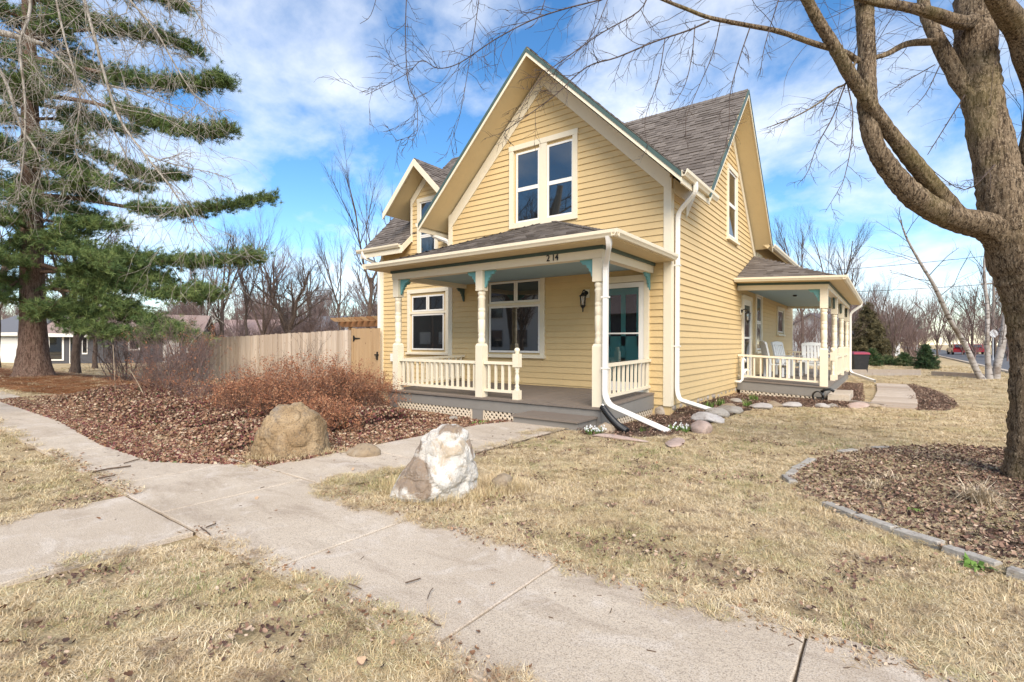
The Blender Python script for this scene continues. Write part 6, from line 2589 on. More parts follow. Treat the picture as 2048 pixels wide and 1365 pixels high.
# birch clump
WSC = .85
g = Grower(61, .03, .15, .14, (.4, .9), .05, (.4, .7), (4, 6), 4, .12)
g.cap = .02
BZ = 21.2
for px, n in (([(1972, 772, 10, BZ), (1955, 745, 6.5, BZ), (1930, 690, 5.5, BZ), (1900, 640, 5, BZ - .5), (1870, 575, 4, BZ - 1), (1843, 530, 3.2, BZ - 1.2), (1815, 480, 2.2, BZ - 1.4), (1800, 440, 1.2, BZ - 1.5)], 14),
              ([(1980, 772, 9, BZ), (1977, 740, 6, BZ), (1974, 680, 4.6, BZ), (1975, 620, 3.8, BZ + .2), (1968, 540, 2.8, BZ + .3), (1975, 470, 1.4, BZ + .4)], 12),
              ([(1990, 772, 10, BZ + .3), (1994, 735, 7.5, BZ + .3), (2004, 690, 7, BZ + .3), (2010, 640, 5.5, BZ + .4), (2016, 560, 4, BZ + .5), (2026, 470, 2, BZ + .6)], 10)):
    limb(px, n, 2, (.18, .34), start=.35)
tree_thing('birch_tree', 'clump of three white barked birch stems, one leaning far left', 'tree', tuple(cp(1980, 772, BZ)), g.trunk, g.twig, BIRCH, BARK_TWIG, 10, 3)


# ------------------------------------------------------------------ conifers on the right
def conifer(name, u, Z, basev, topv, wpx, mat, label, seed, layers=26, dens=1.0, per=16, ln=.16, wd=.012):
    b0 = cp(u, basev, Z)
    b0[2] = gzf(b0[0], b0[1])
    Ht = CAMH + (686.8 - topv) * Z / FPX - b0[2]
    Wd = wpx * Z / FPX / 2
    r = np.random.default_rng(seed)
    w, C, D, S = [], [], [], []
    for i in range(layers):
        t = (i + r.uniform(0, 1)) / layers
        h = Ht * (.04 + .94 * t)
        L = Wd * (1 - t) ** .8 + .05
        for k in range(int((9 - 5 * t) * dens) + 2):
            a = r.uniform(0, 6.283)
            d = np.array([math.cos(a), math.sin(a), r.uniform(-.15, .35)])
            LL = L * r.uniform(.6, 1.12)
            q = b0 + [0, 0, h]
            e = q + d * LL
            w.append((np.array([q, (q + e) / 2, e]), np.array([.018, .012, .005])))
            for j in range(max(2, int(LL / .16))):
                s = r.uniform(.2, 1.05)
                C.append(q + d * LL * s + r.normal(0, .06, 3))
                D.append(nrm3(d + r.normal(0, .4, 3)))
                S.append(r.uniform(.8, 1.3))
    o = thing(name, label, 'tree', tuple(b0))
    V, F = tubes_np([(np.array([b0, b0 + [0, 0, Ht * .5], b0 + [0, 0, Ht]]), np.array([.03 * Ht, .018 * Ht, .01]))] + w, 5)
    link('trunk', np_mesh('trunk', V, F, None, BARK_TREE, True), None, o)
    V, F, Cc = needle_mesh(C, D, S, per, ln, wd, seed + 1, mat)
    link('crown', np_mesh('crown', V, F, Cc, mat), None, o)
    return o


def needle_mat(name, a, b, c):
    t = NT(name)
    return t.done(t.ramp(t.attr(), [(0, a), (.5, b), (1, c)]), .7, .2)


SPRUCE_M = needle_mat('spruce_needles', (.015, .035, .015), (.04, .075, .03), (.10, .13, .05))
CEDAR_M = needle_mat('winter_cedar_foliage', (.06, .055, .028), (.13, .11, .055), (.22, .18, .09))
YEW_M = needle_mat('yew_foliage', (.02, .05, .018), (.06, .10, .03), (.2, .19, .10))
conifer('arborvitae', 1737, 46, 735, 604, 88, CEDAR_M, 'brown green conifer beyond the white garage', 3, 34, 1.6, 18, .3, .03)
conifer('spruce_sapling', 1851, 29.5, 752, 688, 46, SPRUCE_M, 'little dark green spruce between the landscape timbers', 5, 24, 1.5, 18, .15, .012)
conifer('evergreen_bush', 1745, 33.5, 745, 698, 48, YEW_M, 'low evergreen bush with dry tips behind the long timber', 7, 14, 1.6, 16, .16, .014)
conifer('evergreen_bush', 1808, 33.5, 745, 706, 40, YEW_M, 'low evergreen bush just left of the little spruce', 8, 14, 1.6, 16, .16, .014)
conifer('evergreen_bush', 1775, 35, 745, 712, 40, YEW_M, 'small straw tipped bush between the two evergreen bushes', 9, 12, 1.4, 16, .16, .014)


# ------------------------------------------------------------------ garden shrubs
def shrub(name, c, rad, H, n, seed, mat, label, lean=.9, lev=3, r0=.006, kids=(3, 5), tips=None, ratio=(.45, .75), wig=.2, category='shrub', minL=.06, spread=(.3, .8)):
    g = Grower(seed, 99, 0.0, wig, spread, .1, ratio, kids, lev, minL)
    for i in range(n):
        a, q = g.r.uniform(0, 6.283), rad * .35 * math.sqrt(g.r.uniform())
        p = np.array([c[0] + q * math.cos(a), c[1] + q * math.sin(a), gzf(c[0], c[1])])
        sp = g.r.uniform(.05, lean)
        d = np.array([math.cos(a) * math.sin(sp), math.sin(a) * math.sin(sp), math.cos(sp)])
        g.branch(p, d, H * g.r.uniform(.6, 1.1), r0 * g.r.uniform(.7, 1.3), 1, .2)
    o = thing(name, label, category, (c[0], c[1], gzf(c[0], c[1])))
    V, F = tubes_np(g.twig, 3)
    link('branches', np_mesh('branches', V, F, None, mat), None, o)
    if tips:
        E = np.array([p[-1] for p, r in g.twig if len(p) <= 4])
        E = E[np.random.default_rng(seed).uniform(0, 1, len(E)) < tips[1]]
        V, F, Cc = needle_mesh(E, np.tile([0, 0, 1.], (len(E), 1)), np.ones(len(E)), 6, tips[2], tips[2] * .45, seed, tips[0])
        link('dry_leaves', np_mesh('dry_leaves', V, F, Cc, tips[0]), None, o)
    return o


RUST = needle_mat('rusty_dry_leaf', (.22, .085, .045), (.36, .155, .08), (.48, .27, .15))
RUSTTWIG = bark_mat('rusty_twigs', (.27, .145, .10), (.40, .235, .165), (.17, .09, .06), 2, .2)
TAN = needle_mat('tan_dry_leaf', (.40, .30, .19), (.55, .43, .29), (.66, .55, .40))
PALETWIG = bark_mat('pale_stalk', (.36, .27, .18), (.50, .40, .29), (.24, .17, .11), 2, .2)
for i, (x, y, H, rr, lb) in enumerate((
        (*gp(552, 838)[:2], .72, .9, 'rusty brown spirea mound behind the brown boulder, left of three'),
        (*gp(640, 822)[:2], .86, 1.0, 'rusty brown spirea mound behind the brown boulder, tallest in the middle'),
        (*gp(716, 815)[:2], .66, .8, 'rusty brown spirea mound near the left end of the porch'))):
    shrub('spirea', (x, y), rr * 1.3, H, 80, 100 + i, RUSTTWIG, lb, 1.25, 3, .0042, (4, 6), (RUST, .5, .028), minL=.05)
for i, (x, y, H, rr, lb) in enumerate((
        (*gp(640, 862)[:2], .40, .8, 'low rusty twiggy plant right behind the brown boulder'),
        (*gp(500, 828)[:2], .50, .9, 'low rusty twiggy plant left of the spirea'))):
    shrub('spirea', (x, y), rr, H, 90, 120 + i, RUSTTWIG, lb, 1.25, 3, .004, (4, 6), (RUST, .4, .028), minL=.05)
for i, (x, y, H, n, lb) in enumerate(((-13.3, 4.3, .75, 26, 'tangled bare twigs over the groundcover below the tan stalk'), (-11.8, 4.9, .7, 26, 'tangled bare twigs in the middle of the left bed'), (-10.3, 4.7, .6, 22, 'tangled bare twigs left of the spirea mounds'),
                                       (-14.6, 5.0, .85, 26, 'tangled bare twigs at the far left of the bed'), (-12.6, 6.4, .9, 26, 'tangled bare twigs at the back of the left bed'))):
    shrub('bare_shrub', (x, y), 1.3, H, n, 150 + i, BARK_PINK if i % 2 else RUSTTWIG, lb, 1.15, 3, .006, (4, 6), (RUST, .12, .03), minL=.07)
shrub('bare_shrub', (-13.6, 4.9), 1.0, 1.5, 16, 131, BARK_PINK, 'tall sparse bare shrub at the far end of the left bed', .7, 4, .012, (4, 6), minL=.1)
shrub('bare_shrub', (-15.2, 5.8), 1.2, 1.3, 22, 132, BARK_PINK, 'bushy bare shrub between the pine and the fence', .9, 4, .010, (4, 6), (RUST, .1, .03), minL=.1)
shrub('bare_shrub', (-18.6, 7.0), 1.2, 1.5, 22, 133, BARK_TWIG, 'grey bare shrub before the left end of the fence', .9, 4, .012, (4, 6), minL=.12)
shrub('bare_shrub', (-22.5, 6.4), 1.2, 1.7, 18, 137, BARK_TWIG, 'dark multi stemmed bare shrub beside the pine trunk', .8, 4, .02, (4, 6), minL=.14)
shrub('bare_shrub', (-11.2, 6.9), .7, 1.5, 7, 134, BARK_TWIG, 'few slim bare stems in front of the fence', .45, 3, .008, (3, 5), minL=.1)
shrub('bare_shrub', (-9.55, 6.9), .7, .9, 16, 135, PALETWIG, 'pale arching stalks at the left end of the porch', .9, 3, .005, (3, 4), minL=.1)
shrub('bare_shrub', (-9.9, 5.6), .6, 1.25, 6, 136, BARK_TWIG, 'two thin dark stems standing above the spirea', .25, 3, .008, (2, 4), minL=.1)
for i, (u, v0, v1, du, lb) in enumerate(((232, 805, 690, 6, 'pale tan dead stalk standing upright in the left bed'), (295, 806, 740, 35, 'thin pale stalk leaning right in the left bed'), (400, 800, 745, -30, 'thin pale stalk leaning left before the fence'))):
    p0 = np.array(gp(u, v0, .05))
    Z = -s_ * p0[0] + c_ * p0[1]
    p1 = cp(u - du, v1, Z)
    m = MB()
    m.tube(catmull([p0, (p0 + p1) / 2 + [0, 0, .03], p1], 3), [.012, .011, .01, .009, .008, .007, .006], 6)
    m.build('dead_stalk', PALETWIG, label=lb, category='stalk')

# green shoots, snowdrops and dry ornamental grass
GREEN = needle_mat('fresh_green_blades', (.06, .12, .02), (.12, .22, .04), (.22, .32, .08))
PETAL = NT('white_petals').done((.82, .82, .80), .6, .2)


def shoots(name, x, y, n, H, mat, label, category='plant', spread=.35, wd=.006, rad=.07):
    r = np.random.default_rng(int(abs(x * 977 + y * 131)))
    V, F, C = [], [], []
    for i in range(n):
        a, q = r.uniform(0, 6.283), rad * math.sqrt(r.uniform())
        p = np.array([x + q * math.cos(a), y + q * math.sin(a), gzf(x, y) + .01])
        h = r.uniform(0, 6.283)
        L = H * r.uniform(.6, 1.1)
        t = r.uniform(.05, spread)
        d = np.array([math.cos(h) * math.sin(t), math.sin(h) * math.sin(t), math.cos(t)])
        t2 = t + spread * r.uniform(.4, 1.3)
        d2 = np.array([math.cos(h) * math.sin(t2), math.sin(h) * math.sin(t2), math.cos(t2)])
        sd = np.array([-math.sin(h), math.cos(h), 0]) * wd
        k = len(V)
        V += [p - sd, p + sd, p + d * L * .5 - sd, p + d * L * .5 + sd, p + d * L * .5 + d2 * L * .5]
        F += [(k, k + 1, k + 3), (k, k + 3, k + 2), (k + 2, k + 3, k + 4)]
        C += [r.uniform()] * 3
    return link(name, np_mesh(name, V, F, C, mat), None, label=label, category=category)


for (x, y, lb) in ((-3.02, 11.0, 'left tuft of green bulb shoots beside the side wall'), (-2.95, 11.7, 'right tuft of green bulb shoots beside the side wall'), (-2.7, 13.9, 'green bulb shoots in front of the side porch lattice'), (-2.45, 12.0, 'pale green shoots by the bed stones'),
                   (-3.05, 7.6, 'tiny green shoot below the porch lattice')):
    shoots('bulb_shoots', x, y, 40 if y > 8 else 12, .20 if y > 8 else .14, GREEN, lb, 'plant', .45, .006, .1)
shoots('bulb_shoots', -5.9, 7.0, 60, .09, GREEN, 'low green plant at the foot of the porch lattice', 'plant', .9, .01, .16)
shoots('weed', .18, 5.15, 26, .07, GREEN, 'small bright green weed in the tree ring', 'plant', 1.1, .009, .05)
shoots('weed', .42, 4.10, 18, .10, GREEN, 'green dandelion leaves at the edging blocks', 'plant', 1.2, .014, .04)
for (x, y, n, lb) in ((-3.46, 6.72, 34, 'clump of white snowdrops by the porch step'), (-2.55, 7.75, 22, 'small clump of snowdrops near the downspout mouth')):
    o = thing('snowdrops', lb, 'flowers', (x, y, 0), group='snowdrop clumps')
    sh = shoots('leaves', x, y, 70, .12, GREEN, '', 'plant', .6, .005, .16)
    for key in ('label', 'category'):
        del sh[key]
    sh.parent = o
    sh.matrix_parent_inverse = WM[o.name].inverted()
    m = MB()
    for i in range(n):
        a, q = random.uniform(0, 6.28), .17 * math.sqrt(random.random())
        fx, fy, fz = x + q * math.cos(a), y + q * math.sin(a), random.uniform(.07, .135)
        for k in range(3):
            b2 = k * 2.1 + a
            m.face([(fx, fy, fz + .012), (fx + .012 * math.cos(b2), fy + .012 * math.sin(b2), fz), (fx + .010 * math.cos(b2 + .6), fy + .010 * math.sin(b2 + .6), fz - .022), (fx + .012 * math.cos(b2 + 1.3), fy + .012 * math.sin(b2 + 1.3), fz)])
    m.build('blossoms', PETAL, o, fix=False, kind='stuff')
for (x, y, n, H, lb) in ((-.12, 5.75, 120, .16, 'low tuft of dry grass at the left of the tree ring'), (.62, 5.75, 200, .30, 'flattened straw coloured grass clump before the maple trunk'), (.05, 6.2, 90, .14, 'small dry grass tuft in the middle of the tree ring')):
    shoots('dry_grass_clump', x, y, n, H, TAN, lb, 'dry grass', 1.15, .0035, .09)
# ================================================================== smaller things and far buildings
# corrugated black drain pipe at the porch corner
m = MB()
a, c = Vector((-3.66, 7.36, .34)), Vector((-3.12, 7.10, .03))
pts, rad = [], []
N = 44
for i in range(N + 1):
    t = i / N
    p = a.lerp(c, t) + Vector((0, 0, -.05 * math.sin(t * 3.14)))
    pts.append(p)
    rad.append(.052 + (.006 if i % 2 else -.004))
m.tube(pts, rad, 14)
dp = m.build('drain_pipe', BLACK, label='black corrugated drain pipe leaning at the porch corner', category='pipe')
m = MB()
m.box(-.02, .02, -.012, .012, -.001, .001)
sub = link('sticker', m.mesh('sticker'), WHITE, dp, loc=(-3.62, 7.30, .375), rot=(.5, .4, -.3))

# garden hose reel stand by the concrete step
hs = thing('hose_holder', 'small black hose holder standing beside the concrete step', 'hose holder', (-1.28, 14.95, -.1))
m = MB()
m.tube([(-1.30, 14.95, -.1), (-1.30, 14.95, .16)], .03, 8)
m.tube([(-1.34, 14.93, .14), (-1.26, 14.93, .20), (-1.14, 14.95, .22), (-1.06, 14.95, .16)], .035, 8)
m.build('bracket', BLACK, hs, smooth=True)
m = MB()
for k in range(3):
    m.tube([(-1.42 + .11 * math.cos(q) + .01 * k, 14.92 - .02 * k, .02 + .13 * math.sin(q)) for q in np.linspace(0, 6.0, 20)], .013, 6)
m.build('hose', BLACK, hs, smooth=True)

# white slatted porch chairs
CHW = paint('white_chair_paint', (.74, .73, .70), .05, .5, .05)


def chair(loc, rotz, label):
    o = thing('porch_chair', label, 'chair', loc, rotz, 'white chairs on the side porch')

    def part(name, fn):
        m = MB()
        fn(m)
        sub_local(link(name, m.mesh(name), CHW), o)
    for (x, y, h) in ((-.27, -.25, .58), (.27, -.25, .58), (-.27, .27, .62), (.27, .27, .62)):
        part('leg', lambda m: m.box(x - .035, x + .035, y - .035, y + .035, 0, h))
    part('seat_rail', lambda m: m.box(-.27, .27, -.24, -.21, .30, .39))
    for k in range(6):
        y = -.27 + k * .093
        part('seat_slat', lambda m: m.box(-.31, .31, y, y + .08, .391, .412))
    for sx in (-1, 1):
        part('arm', lambda m: m.box(sx * .32 - .055, sx * .32 + .055, -.32, .30, .621, .645))
    bk = lambda y, z: (y + (z - .4) * .22)
    for k in range(5):
        x = -.22 + k * .11
        hh = 1.04 - .03 * abs(k - 2)
        part('back_slat', lambda m: m.prism([(x - .042, bk(.24, .40), .40), (x + .042, bk(.24, .40), .40), (x + .042, bk(.26, .40), .40), (x - .042, bk(.26, .40), .40)],
                                            [(x - .042, bk(.24, hh), hh), (x + .042, bk(.24, hh), hh), (x + .042, bk(.26, hh), hh), (x - .042, bk(.26, hh), hh)]))
    for sx in (-1, 1):
        part('back_post', lambda m: m.prism([(sx * .29 - .03, bk(.22, .4), .40), (sx * .29 + .03, bk(.22, .4), .40), (sx * .29 + .03, bk(.27, .4), .40), (sx * .29 - .03, bk(.27, .4), .40)],
                                            [(sx * .29 - .03, bk(.22, 1.0), 1.0), (sx * .29 + .03, bk(.22, 1.0), 1.0), (sx * .29 + .03, bk(.27, 1.0), 1.0), (sx * .29 - .03, bk(.27, 1.0), 1.0)]))
    part('top_rail', lambda m: m.prism([(-.34, bk(.22, 1.0), 1.001), (.34, bk(.22, 1.0), 1.001), (.30, bk(.22, 1.1), 1.09), (0, bk(.22, 1.12), 1.13), (-.30, bk(.22, 1.1), 1.09)],
                                       [(-.34, bk(.28, 1.0), 1.001), (.34, bk(.28, 1.0), 1.001), (.30, bk(.28, 1.1), 1.09), (0, bk(.28, 1.12), 1.13), (-.30, bk(.28, 1.1), 1.09)]))
    return o


dk = lambda x: .352 - .045 * (x - XS)
chair((-2.72, 17.3, dk(-2.72)), R(115), 'white slatted porch chair nearest to the side door')
chair((-2.62, 18.9, dk(-2.62)), R(70), 'white slatted porch chair in the middle of the side porch')
chair((-2.1, 20.8, dk(-2.1)), R(15), 'white slatted porch chair with its back to the far railing')
tb = thing('porch_table', 'small white slatted table between the porch chairs', 'table', (-2.05, 18.9, dk(-2.05)))
for (x, y) in ((-.2, -.2), (.2, -.2), (-.2, .2), (.2, .2)):
    m = MB()
    m.box(x - .03, x + .03, y - .03, y + .03, 0, .47)
    sub_local(link('leg', m.mesh('leg'), CHW), tb)
for k in range(5):
    m = MB()
    m.box(-.27, .27, -.27 + k * .11, -.27 + k * .11 + .1, .471, .495)
    sub_local(link('top_slat', m.mesh('top_slat'), CHW), tb)

# wheeled rubbish bin
binm = paint('dark_bin_plastic', (.025, .025, .028), .1, .5, 0)
lidm = paint('dark_red_lid', (.30, .03, .06), .1, .5, 0)
bn = thing('rubbish_bin', 'black wheeled rubbish bin with red lid behind the side porch', 'bin', (-1.05, 28.6, -.1), R(20))
m = MB()
m.prism([(-.24, -.28, .08), (.24, -.28, .08), (.24, .26, .08), (-.24, .26, .08)], [(-.31, -.36, .98), (.31, -.36, .98), (.31, .36, .98), (-.31, .36, .98)])
sub_local(link('body', m.mesh('body'), binm), bn)
m = MB()
m.prism([(-.34, -.40, .981), (.34, -.40, .981), (.34, .42, .981), (-.34, .42, .981)], [(-.30, -.34, 1.07), (.30, -.34, 1.07), (.30, .40, 1.10), (-.30, .40, 1.10)])
sub_local(link('lid', m.mesh('lid'), lidm), bn)
for sx in (-1, 1):
    m = MB()
    m.tube([(sx * .27, .30, .12), (sx * .33, .30, .12)], .12, 14)
    sub_local(link('wheel', m.mesh('wheel'), BLACK), bn)

# power lines and a utility pole far right
POLE = cedar('pole_wood', (.26, .2, .16), (.36, .3, .25), 1)
pl = thing('utility_pole', 'far wooden utility pole behind the birches', 'pole', tuple(cp(1987, 715, 58) * np.array([1, 1, 0])))
q = cp(1987, 715, 58)
m = MB()
m.tube([(q[0], q[1], -.2), (q[0], q[1], 9)], [.16, .12], 8)
m.build('post', POLE, pl)
m = MB()
m.box(q[0] - 1.1, q[0] + 1.1, q[1] - .06, q[1] + .06, 8.3, 8.45)
m.build('crossarm', POLE, pl)
for (a, c, lb) in (((1560, 548, 30), (2300, 470, 26), 'upper dark power line crossing right of the house'), ((1560, 588, 30), (2300, 540, 26), 'lower power line crossing right of the house')):
    A, B = cp(*a), cp(*c)
    pts = [A * (1 - t) + B * t - np.array([0, 0, .9 * t * (1 - t)]) for t in np.linspace(0, 1, 20)]
    m = MB()
    m.tube(pts, .014, 5)
    m.build('power_line', BLACK, label=lb, category='power line')

# road signs
SIGNM = paint('sign_back_metal', (.72, .72, .72), .05, .45, 0)
GREENS = paint('green_sign', (.03, .20, .13), .05, .5, 0)
q = cp(1986, 726, 46)
sg = thing('road_sign', 'white octagonal road sign seen from behind near the birches', 'sign', (q[0], q[1], -.1))
m = MB()
m.tube([(q[0], q[1], -.15), (q[0], q[1], 2.75)], .035, 6)
m.build('post', SIGNM, sg)
m = MB()
oc = [(.38 * math.cos(R(22.5 + 45 * k)), .38 * math.sin(R(22.5 + 45 * k))) for k in range(8)]
dx, dy = c_, s_
m.prism([(q[0] + u * dx + .05 * s_, q[1] + u * dy - .05 * c_, 2.35 + v) for u, v in oc], [(q[0] + u * dx + .06 * s_, q[1] + u * dy - .06 * c_, 2.35 + v) for u, v in oc])
m.build('plate', SIGNM, sg)
q = cp(1834, 722, 52)
sg = thing('street_sign', 'street name sign on a thin post above the little spruce', 'sign', (q[0], q[1], -.1))
m = MB()
m.tube([(q[0], q[1], -.15), (q[0], q[1], 2.9)], .04, 6)
m.build('post', SIGNM, sg)
m = MB()
m.prism([(q[0] - .45 * dx, q[1] - .45 * dy, 2.92), (q[0] + .45 * dx, q[1] + .45 * dy, 2.92), (q[0] + .45 * dx, q[1] + .45 * dy, 3.14), (q[0] - .45 * dx, q[1] - .45 * dy, 3.14)],
        [(q[0] - .45 * dx + .02, q[1] - .45 * dy - .02, 2.92), (q[0] + .45 * dx + .02, q[1] + .45 * dy - .02, 2.92), (q[0] + .45 * dx + .02, q[1] + .45 * dy - .02, 3.14), (q[0] - .45 * dx + .02, q[1] - .45 * dy - .02, 3.14)])
m.build('name_plate', GREENS, sg)

# parked cars
TYRE = paint('tyre_rubber', (.02, .02, .02), .1, .8, 0)


def car(u, v, Z, heading, paintc, label, van=False):
    p = cp(u, v, Z)
    o = thing('parked_car', label, 'car', (p[0], p[1], -.08), heading, 'cars parked along the side street')
    pm = paint('car_paint', paintc, .04, .25, 0, spec=.6)
    L, W = (2.3, .92)

    def part(name, fn, mt):
        m = MB()
        fn(m)
        return sub_local(link(name, m.mesh(name), mt), o)
    prof = [(-L, .35), (L, .35), (L, .72), (L - .25, .86), (L - 1.1, .95), (-L + .5, .98), (-L, .85)]
    part('body', lambda m: m.prism([(x, -W, z) for x, z in prof], [(x, W, z) for x, z in prof]), pm)
    top = 1.95 if van else 1.48
    cab = [(-L + .15, .97), (L - 1.15, .95), (L - 1.75, top), (-L + .55, top)]
    part('cabin', lambda m: m.prism([(x, -W * .84, z) for x, z in cab], [(x, W * .84, z) for x, z in cab]), pm)
    win = [(-L + .4, 1.0), (L - 1.35, 1.0), (L - 1.80, top - .1), (-L + .68, top - .1)]
    for s in (-1, 1):
        part('window', lambda m: m.prism([(x, s * W * .845, z) for x, z in win], [(x, s * W * .855, z) for x, z in win]), GLASS)
    part('rear_window', lambda m: m.prism([(-L + .2, -W * .7, 1.02), (-L + .2, W * .7, 1.02), (-L + .50, W * .7, top - .1), (-L + .50, -W * .7, top - .1)], [(-L + .13, -W * .7, 1.04), (-L + .13, W * .7, 1.04), (-L + .45, W * .7, top - .08), (-L + .45, -W * .7, top - .08)]), GLASS)
    for x in (-L + .8, L - .85):
        for s in (-1, 1):
            part('wheel', lambda m: m.tube([(x, s * (W - .2), .33), (x, s * (W + .01), .33)], .33, 16), TYRE)
    for s in (-1, 1):
        part('tail_light', lambda m: m.box(-L - .012, -L + .001, s * .7 - .12, s * .7 + .12, .66, .82), paint('tail_light_red', (.4, .01, .01), .1, .3, 0))
    return o


car(1916, 712, 72, R(95), (.22, .02, .03), 'dark red car parked at the far end of the side street')
car(1945, 713, 76, R(95), (.30, .03, .05), 'red car parked behind the dark red one')


# ---- neighbouring buildings
def bldg(name, label, u0, u1, Z0, Z1, wallh, roofh, depth, wm, rm, windows=(), ov=.5, garage=None):
    """a low gabled house whose front runs between two photo columns; windows: (k0,k1,z0,z1) along the front"""
    A, B = cp(u0, 700, Z0)[:2], cp(u1, 700, Z1)[:2]
    d = B - A
    L = np.linalg.norm(d)
    d = d / L
    n = np.array([-d[1], d[0]])
    if n @ A < 0:
        n = -n
    z0 = min(gzf(*A), gzf(*B)) - .05
    o = thing(name, label, 'house', (A[0], A[1], z0))
    W = lambda a, w, z: (A[0] + d[0] * a + n[0] * w, A[1] + d[1] * a + n[1] * w, z0 + z)
    m = MB()
    m.box(0, L, 0, depth, 0, wallh, W)
    m.build('wall', wm, o)
    for e in (0, L):
        m = MB()
        t = .05 if e == 0 else -.05
        m.prism([W(e, 0, wallh), W(e, depth, wallh), W(e, depth / 2, wallh + roofh)], [W(e + t, 0, wallh), W(e + t, depth, wallh), W(e + t, depth / 2, wallh + roofh)])
        m.build('gable', wm, o)
    for (w0, w1, s) in ((-ov, depth / 2, 1), (depth / 2, depth + ov, -1)):
        za = wallh - ov * roofh / (depth / 2)
        zs = (za, wallh + roofh) if s > 0 else (wallh + roofh, za)
        m = MB()
        m.prism([W(-ov, w0, zs[0]), W(L + ov, w0, zs[0]), W(L + ov, w1, zs[1]), W(-ov, w1, zs[1])],
                [W(-ov, w0, zs[0] + .15), W(L + ov, w0, zs[0] + .15), W(L + ov, w1, zs[1] + .15), W(-ov, w1, zs[1] + .15)])
        m.build('roof', rm, o)
    m = MB()
    m.box(-ov, L + ov, -ov - .03, -ov - .002, wallh - ov * roofh / (depth / 2) - .12, wallh - ov * roofh / (depth / 2) + .15, W)
    m.build('fascia', WHITE, o)
    for (k0, k1, a, c, kind) in windows:
        m = MB()
        m.box(L * k0, L * k1, -.06, -.002, a, c, W)
        f = m.build('window_frame' if kind else 'garage_door', WHITE, o)
        if kind:
            m = MB()
            e = min(.12, L * (k1 - k0) * .12)
            m.box(L * k0 + e, L * k1 - e, -.075, -.061, a + .12, c - .12, W)
            m.build('pane', GLASS, f)
        else:
            for i in range(4):
                m = MB()
                h = (c - a) / 4
                m.box(L * k0 + .1, L * k1 - .1, -.08, -.061, a + h * i + .04, a + h * (i + 1) - .03, W)
                m.build('door_panel', WHITE, f)
    return o


DARKSIDE = paint('charcoal_siding', (.085, .085, .092), .12, .6, 0)
WHITESIDE = paint('white_siding', (.78, .78, .77), .04, .6, 0)
BROWNROOF = paint('brown_roof', (.34, .245, .21), .12, .9, 0)
GREYROOF = paint('grey_roof', (.16, .16, .17), .12, .9, 0)
bldg('ranch_house', 'long low charcoal ranch house with white trim behind the pine', 96, 392, 40, 44, 2.5, 1.7, 9, DARKSIDE, BROWNROOF,
     [(.0, .1, .3, 2.3, 1), (.135, .18, 0, 2.3, 1), (.215, .25, .8, 2.3, 1), (.52, .60, 1.1, 2.1, 1), (.76, .88, 0, 2.2, 0), (.93, .99, .9, 2.0, 1)])
bldg('neighbour_garage', 'white garage wing left of the pine trunk', -60, 44, 44, 41, 2.6, 2.0, 9, WHITESIDE, GREYROOF, [(.55, .95, 0, 2.1, 0)])
bldg('neighbour_house', 'pink roofed house partly hidden behind the fence', 395, 520, 62, 60, 2.6, 2.0, 9, WHITESIDE, paint('pinkish_roof', (.36, .25, .22), .1, .9, 0), [(.2, .35, .9, 2.0, 1), (.6, .75, .9, 2.0, 1)])
bldg('neighbour_house', 'pale grey house behind the fence near the leaning tree', 530, 640, 70, 66, 2.8, 2.6, 9, WHITESIDE, GREYROOF, [(.2, .3, .9, 2.1, 1), (.6, .75, .9, 2.1, 1)])
bldg('neighbour_garage', 'white garage with grey roof right of the side porch', 1700, 1752, 50, 54, 2.6, 2.0, 7, WHITESIDE, GREYROOF, [(.45, .95, 0, 2.2, 0)])
bldg('neighbour_house', 'dark red roofed house behind the evergreen bushes', 1748, 1800, 62, 64, 2.5, 1.5, 8, WHITESIDE, paint('dark_red_roof', (.22, .04, .05), .1, .8, 0), [(.2, .4, .9, 2.0, 1), (.6, .8, .9, 2.0, 1)])
bldg('neighbour_house', 'pale house across the side street behind the maple', 2000, 2110, 56, 50, 3.0, 2.5, 9, paint('tan_siding', (.5, .42, .34), .05, .7, 0), GREYROOF, [(.2, .32, .9, 2.2, 1), (.5, .62, .9, 2.2, 1)])
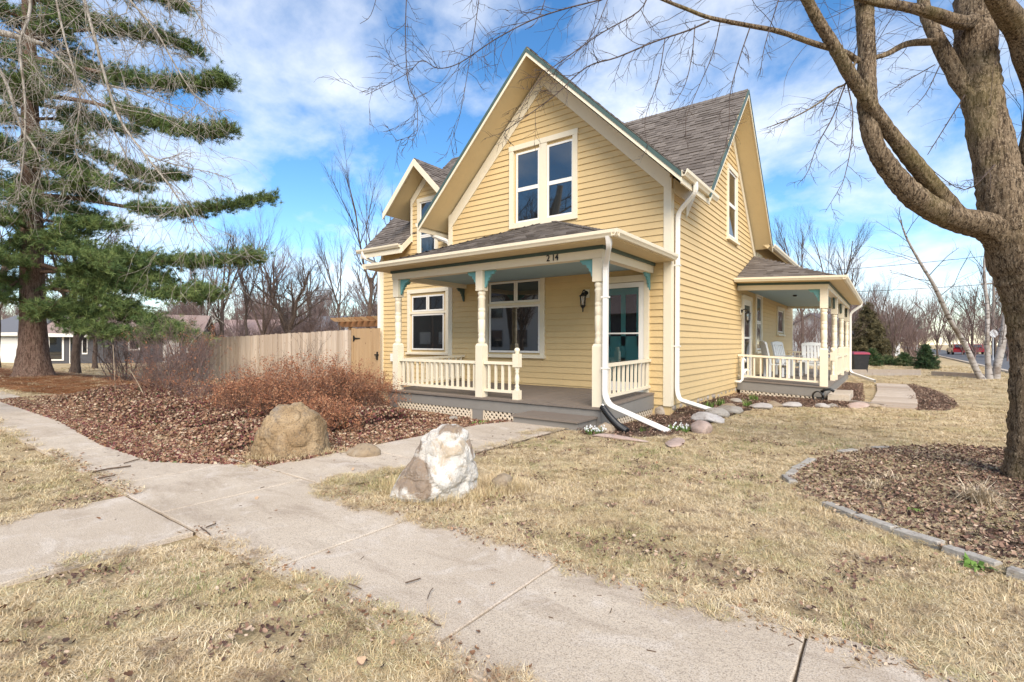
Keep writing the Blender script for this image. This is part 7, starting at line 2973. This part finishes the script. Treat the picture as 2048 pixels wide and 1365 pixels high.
# across the front street, behind the photographer: mirrored in the window panes
opp = thing('neighbour_house', 'white two storey house across the front street mirrored in the windows', 'house', (-30, -20, 0))
m = MB()
m.box(-38, -23, -30, -19, -.1, 6.0)
m.build('wall', WHITESIDE, opp)
m = MB()
m.prism([(-38.5, -18.5, 5.9), (-38.5, -30.5, 5.9), (-38.5, -24.5, 10.5)], [(-22.5, -18.5, 5.9), (-22.5, -30.5, 5.9), (-22.5, -24.5, 10.5)])
m.build('roof', GREYROOF, opp)
for k in range(5):
    for z in (1.0, 3.8):
        m = MB()
        m.box(-37 + k * 2.9, -35.6 + k * 2.9, -18.99, -18.9, z, z + 1.6)
        m.build('window', GLASS, opp)
opp = thing('neighbour_house', 'dark brown house across the front street mirrored in the storm door', 'house', (-15, -22, 0))
m = MB()
m.box(-20, -8, -31, -21, -.1, 4.0)
m.build('wall', DARKSIDE, opp)
m = MB()
m.prism([(-20.5, -20.5, 3.9), (-20.5, -31.5, 3.9), (-20.5, -26, 8)], [(-7.5, -20.5, 3.9), (-7.5, -31.5, 3.9), (-7.5, -26, 8)])
m.build('roof', BROWNROOF, opp)
opp = thing('neighbour_house', 'brown gabled house across the front street mirrored in the left window', 'house', (-54, -26, 0))
m = MB()
m.box(-64, -44, -36, -26, -.1, 5.0)
m.build('wall', paint('brown_siding', (.16, .13, .11), .1, .7, 0), opp)
m = MB()
m.prism([(-64.5, -25.5, 4.9), (-64.5, -36.5, 4.9), (-64.5, -31, 9)], [(-43.5, -25.5, 4.9), (-43.5, -36.5, 4.9), (-43.5, -31, 9)])
m.build('roof', GREYROOF, opp)
for k in range(5):
    m = MB()
    m.box(-62 + k * 3.6, -60 + k * 3.6, -25.99, -25.9, 1.2, 2.8)
    m.build('window', WHITE, opp)
for i, (x, y, s, lb) in enumerate(((-19, -6.5, 1.7, 'large bare street tree left of the photographer mirrored in the upper windows'), (-24, -14, 1.2, 'bare street tree before the white house across the street'), (-44, -15, 1.4, 'bare street tree across the street at the far left'),
                                   (-8, -13, 1.3, 'bare street tree before the dark brown house'), (-50, -22, 1.5, 'bare tree beside the white house across the street'), (-36, -13, 1.0, 'small bare tree before the white house across the street'))):
    o = copy_thing(K[(3, 1, 0, 0, 1, 2)[i]], (x, y, 0), i * 1.3, s, lb)
    o['group'] = 'street trees across the front street'
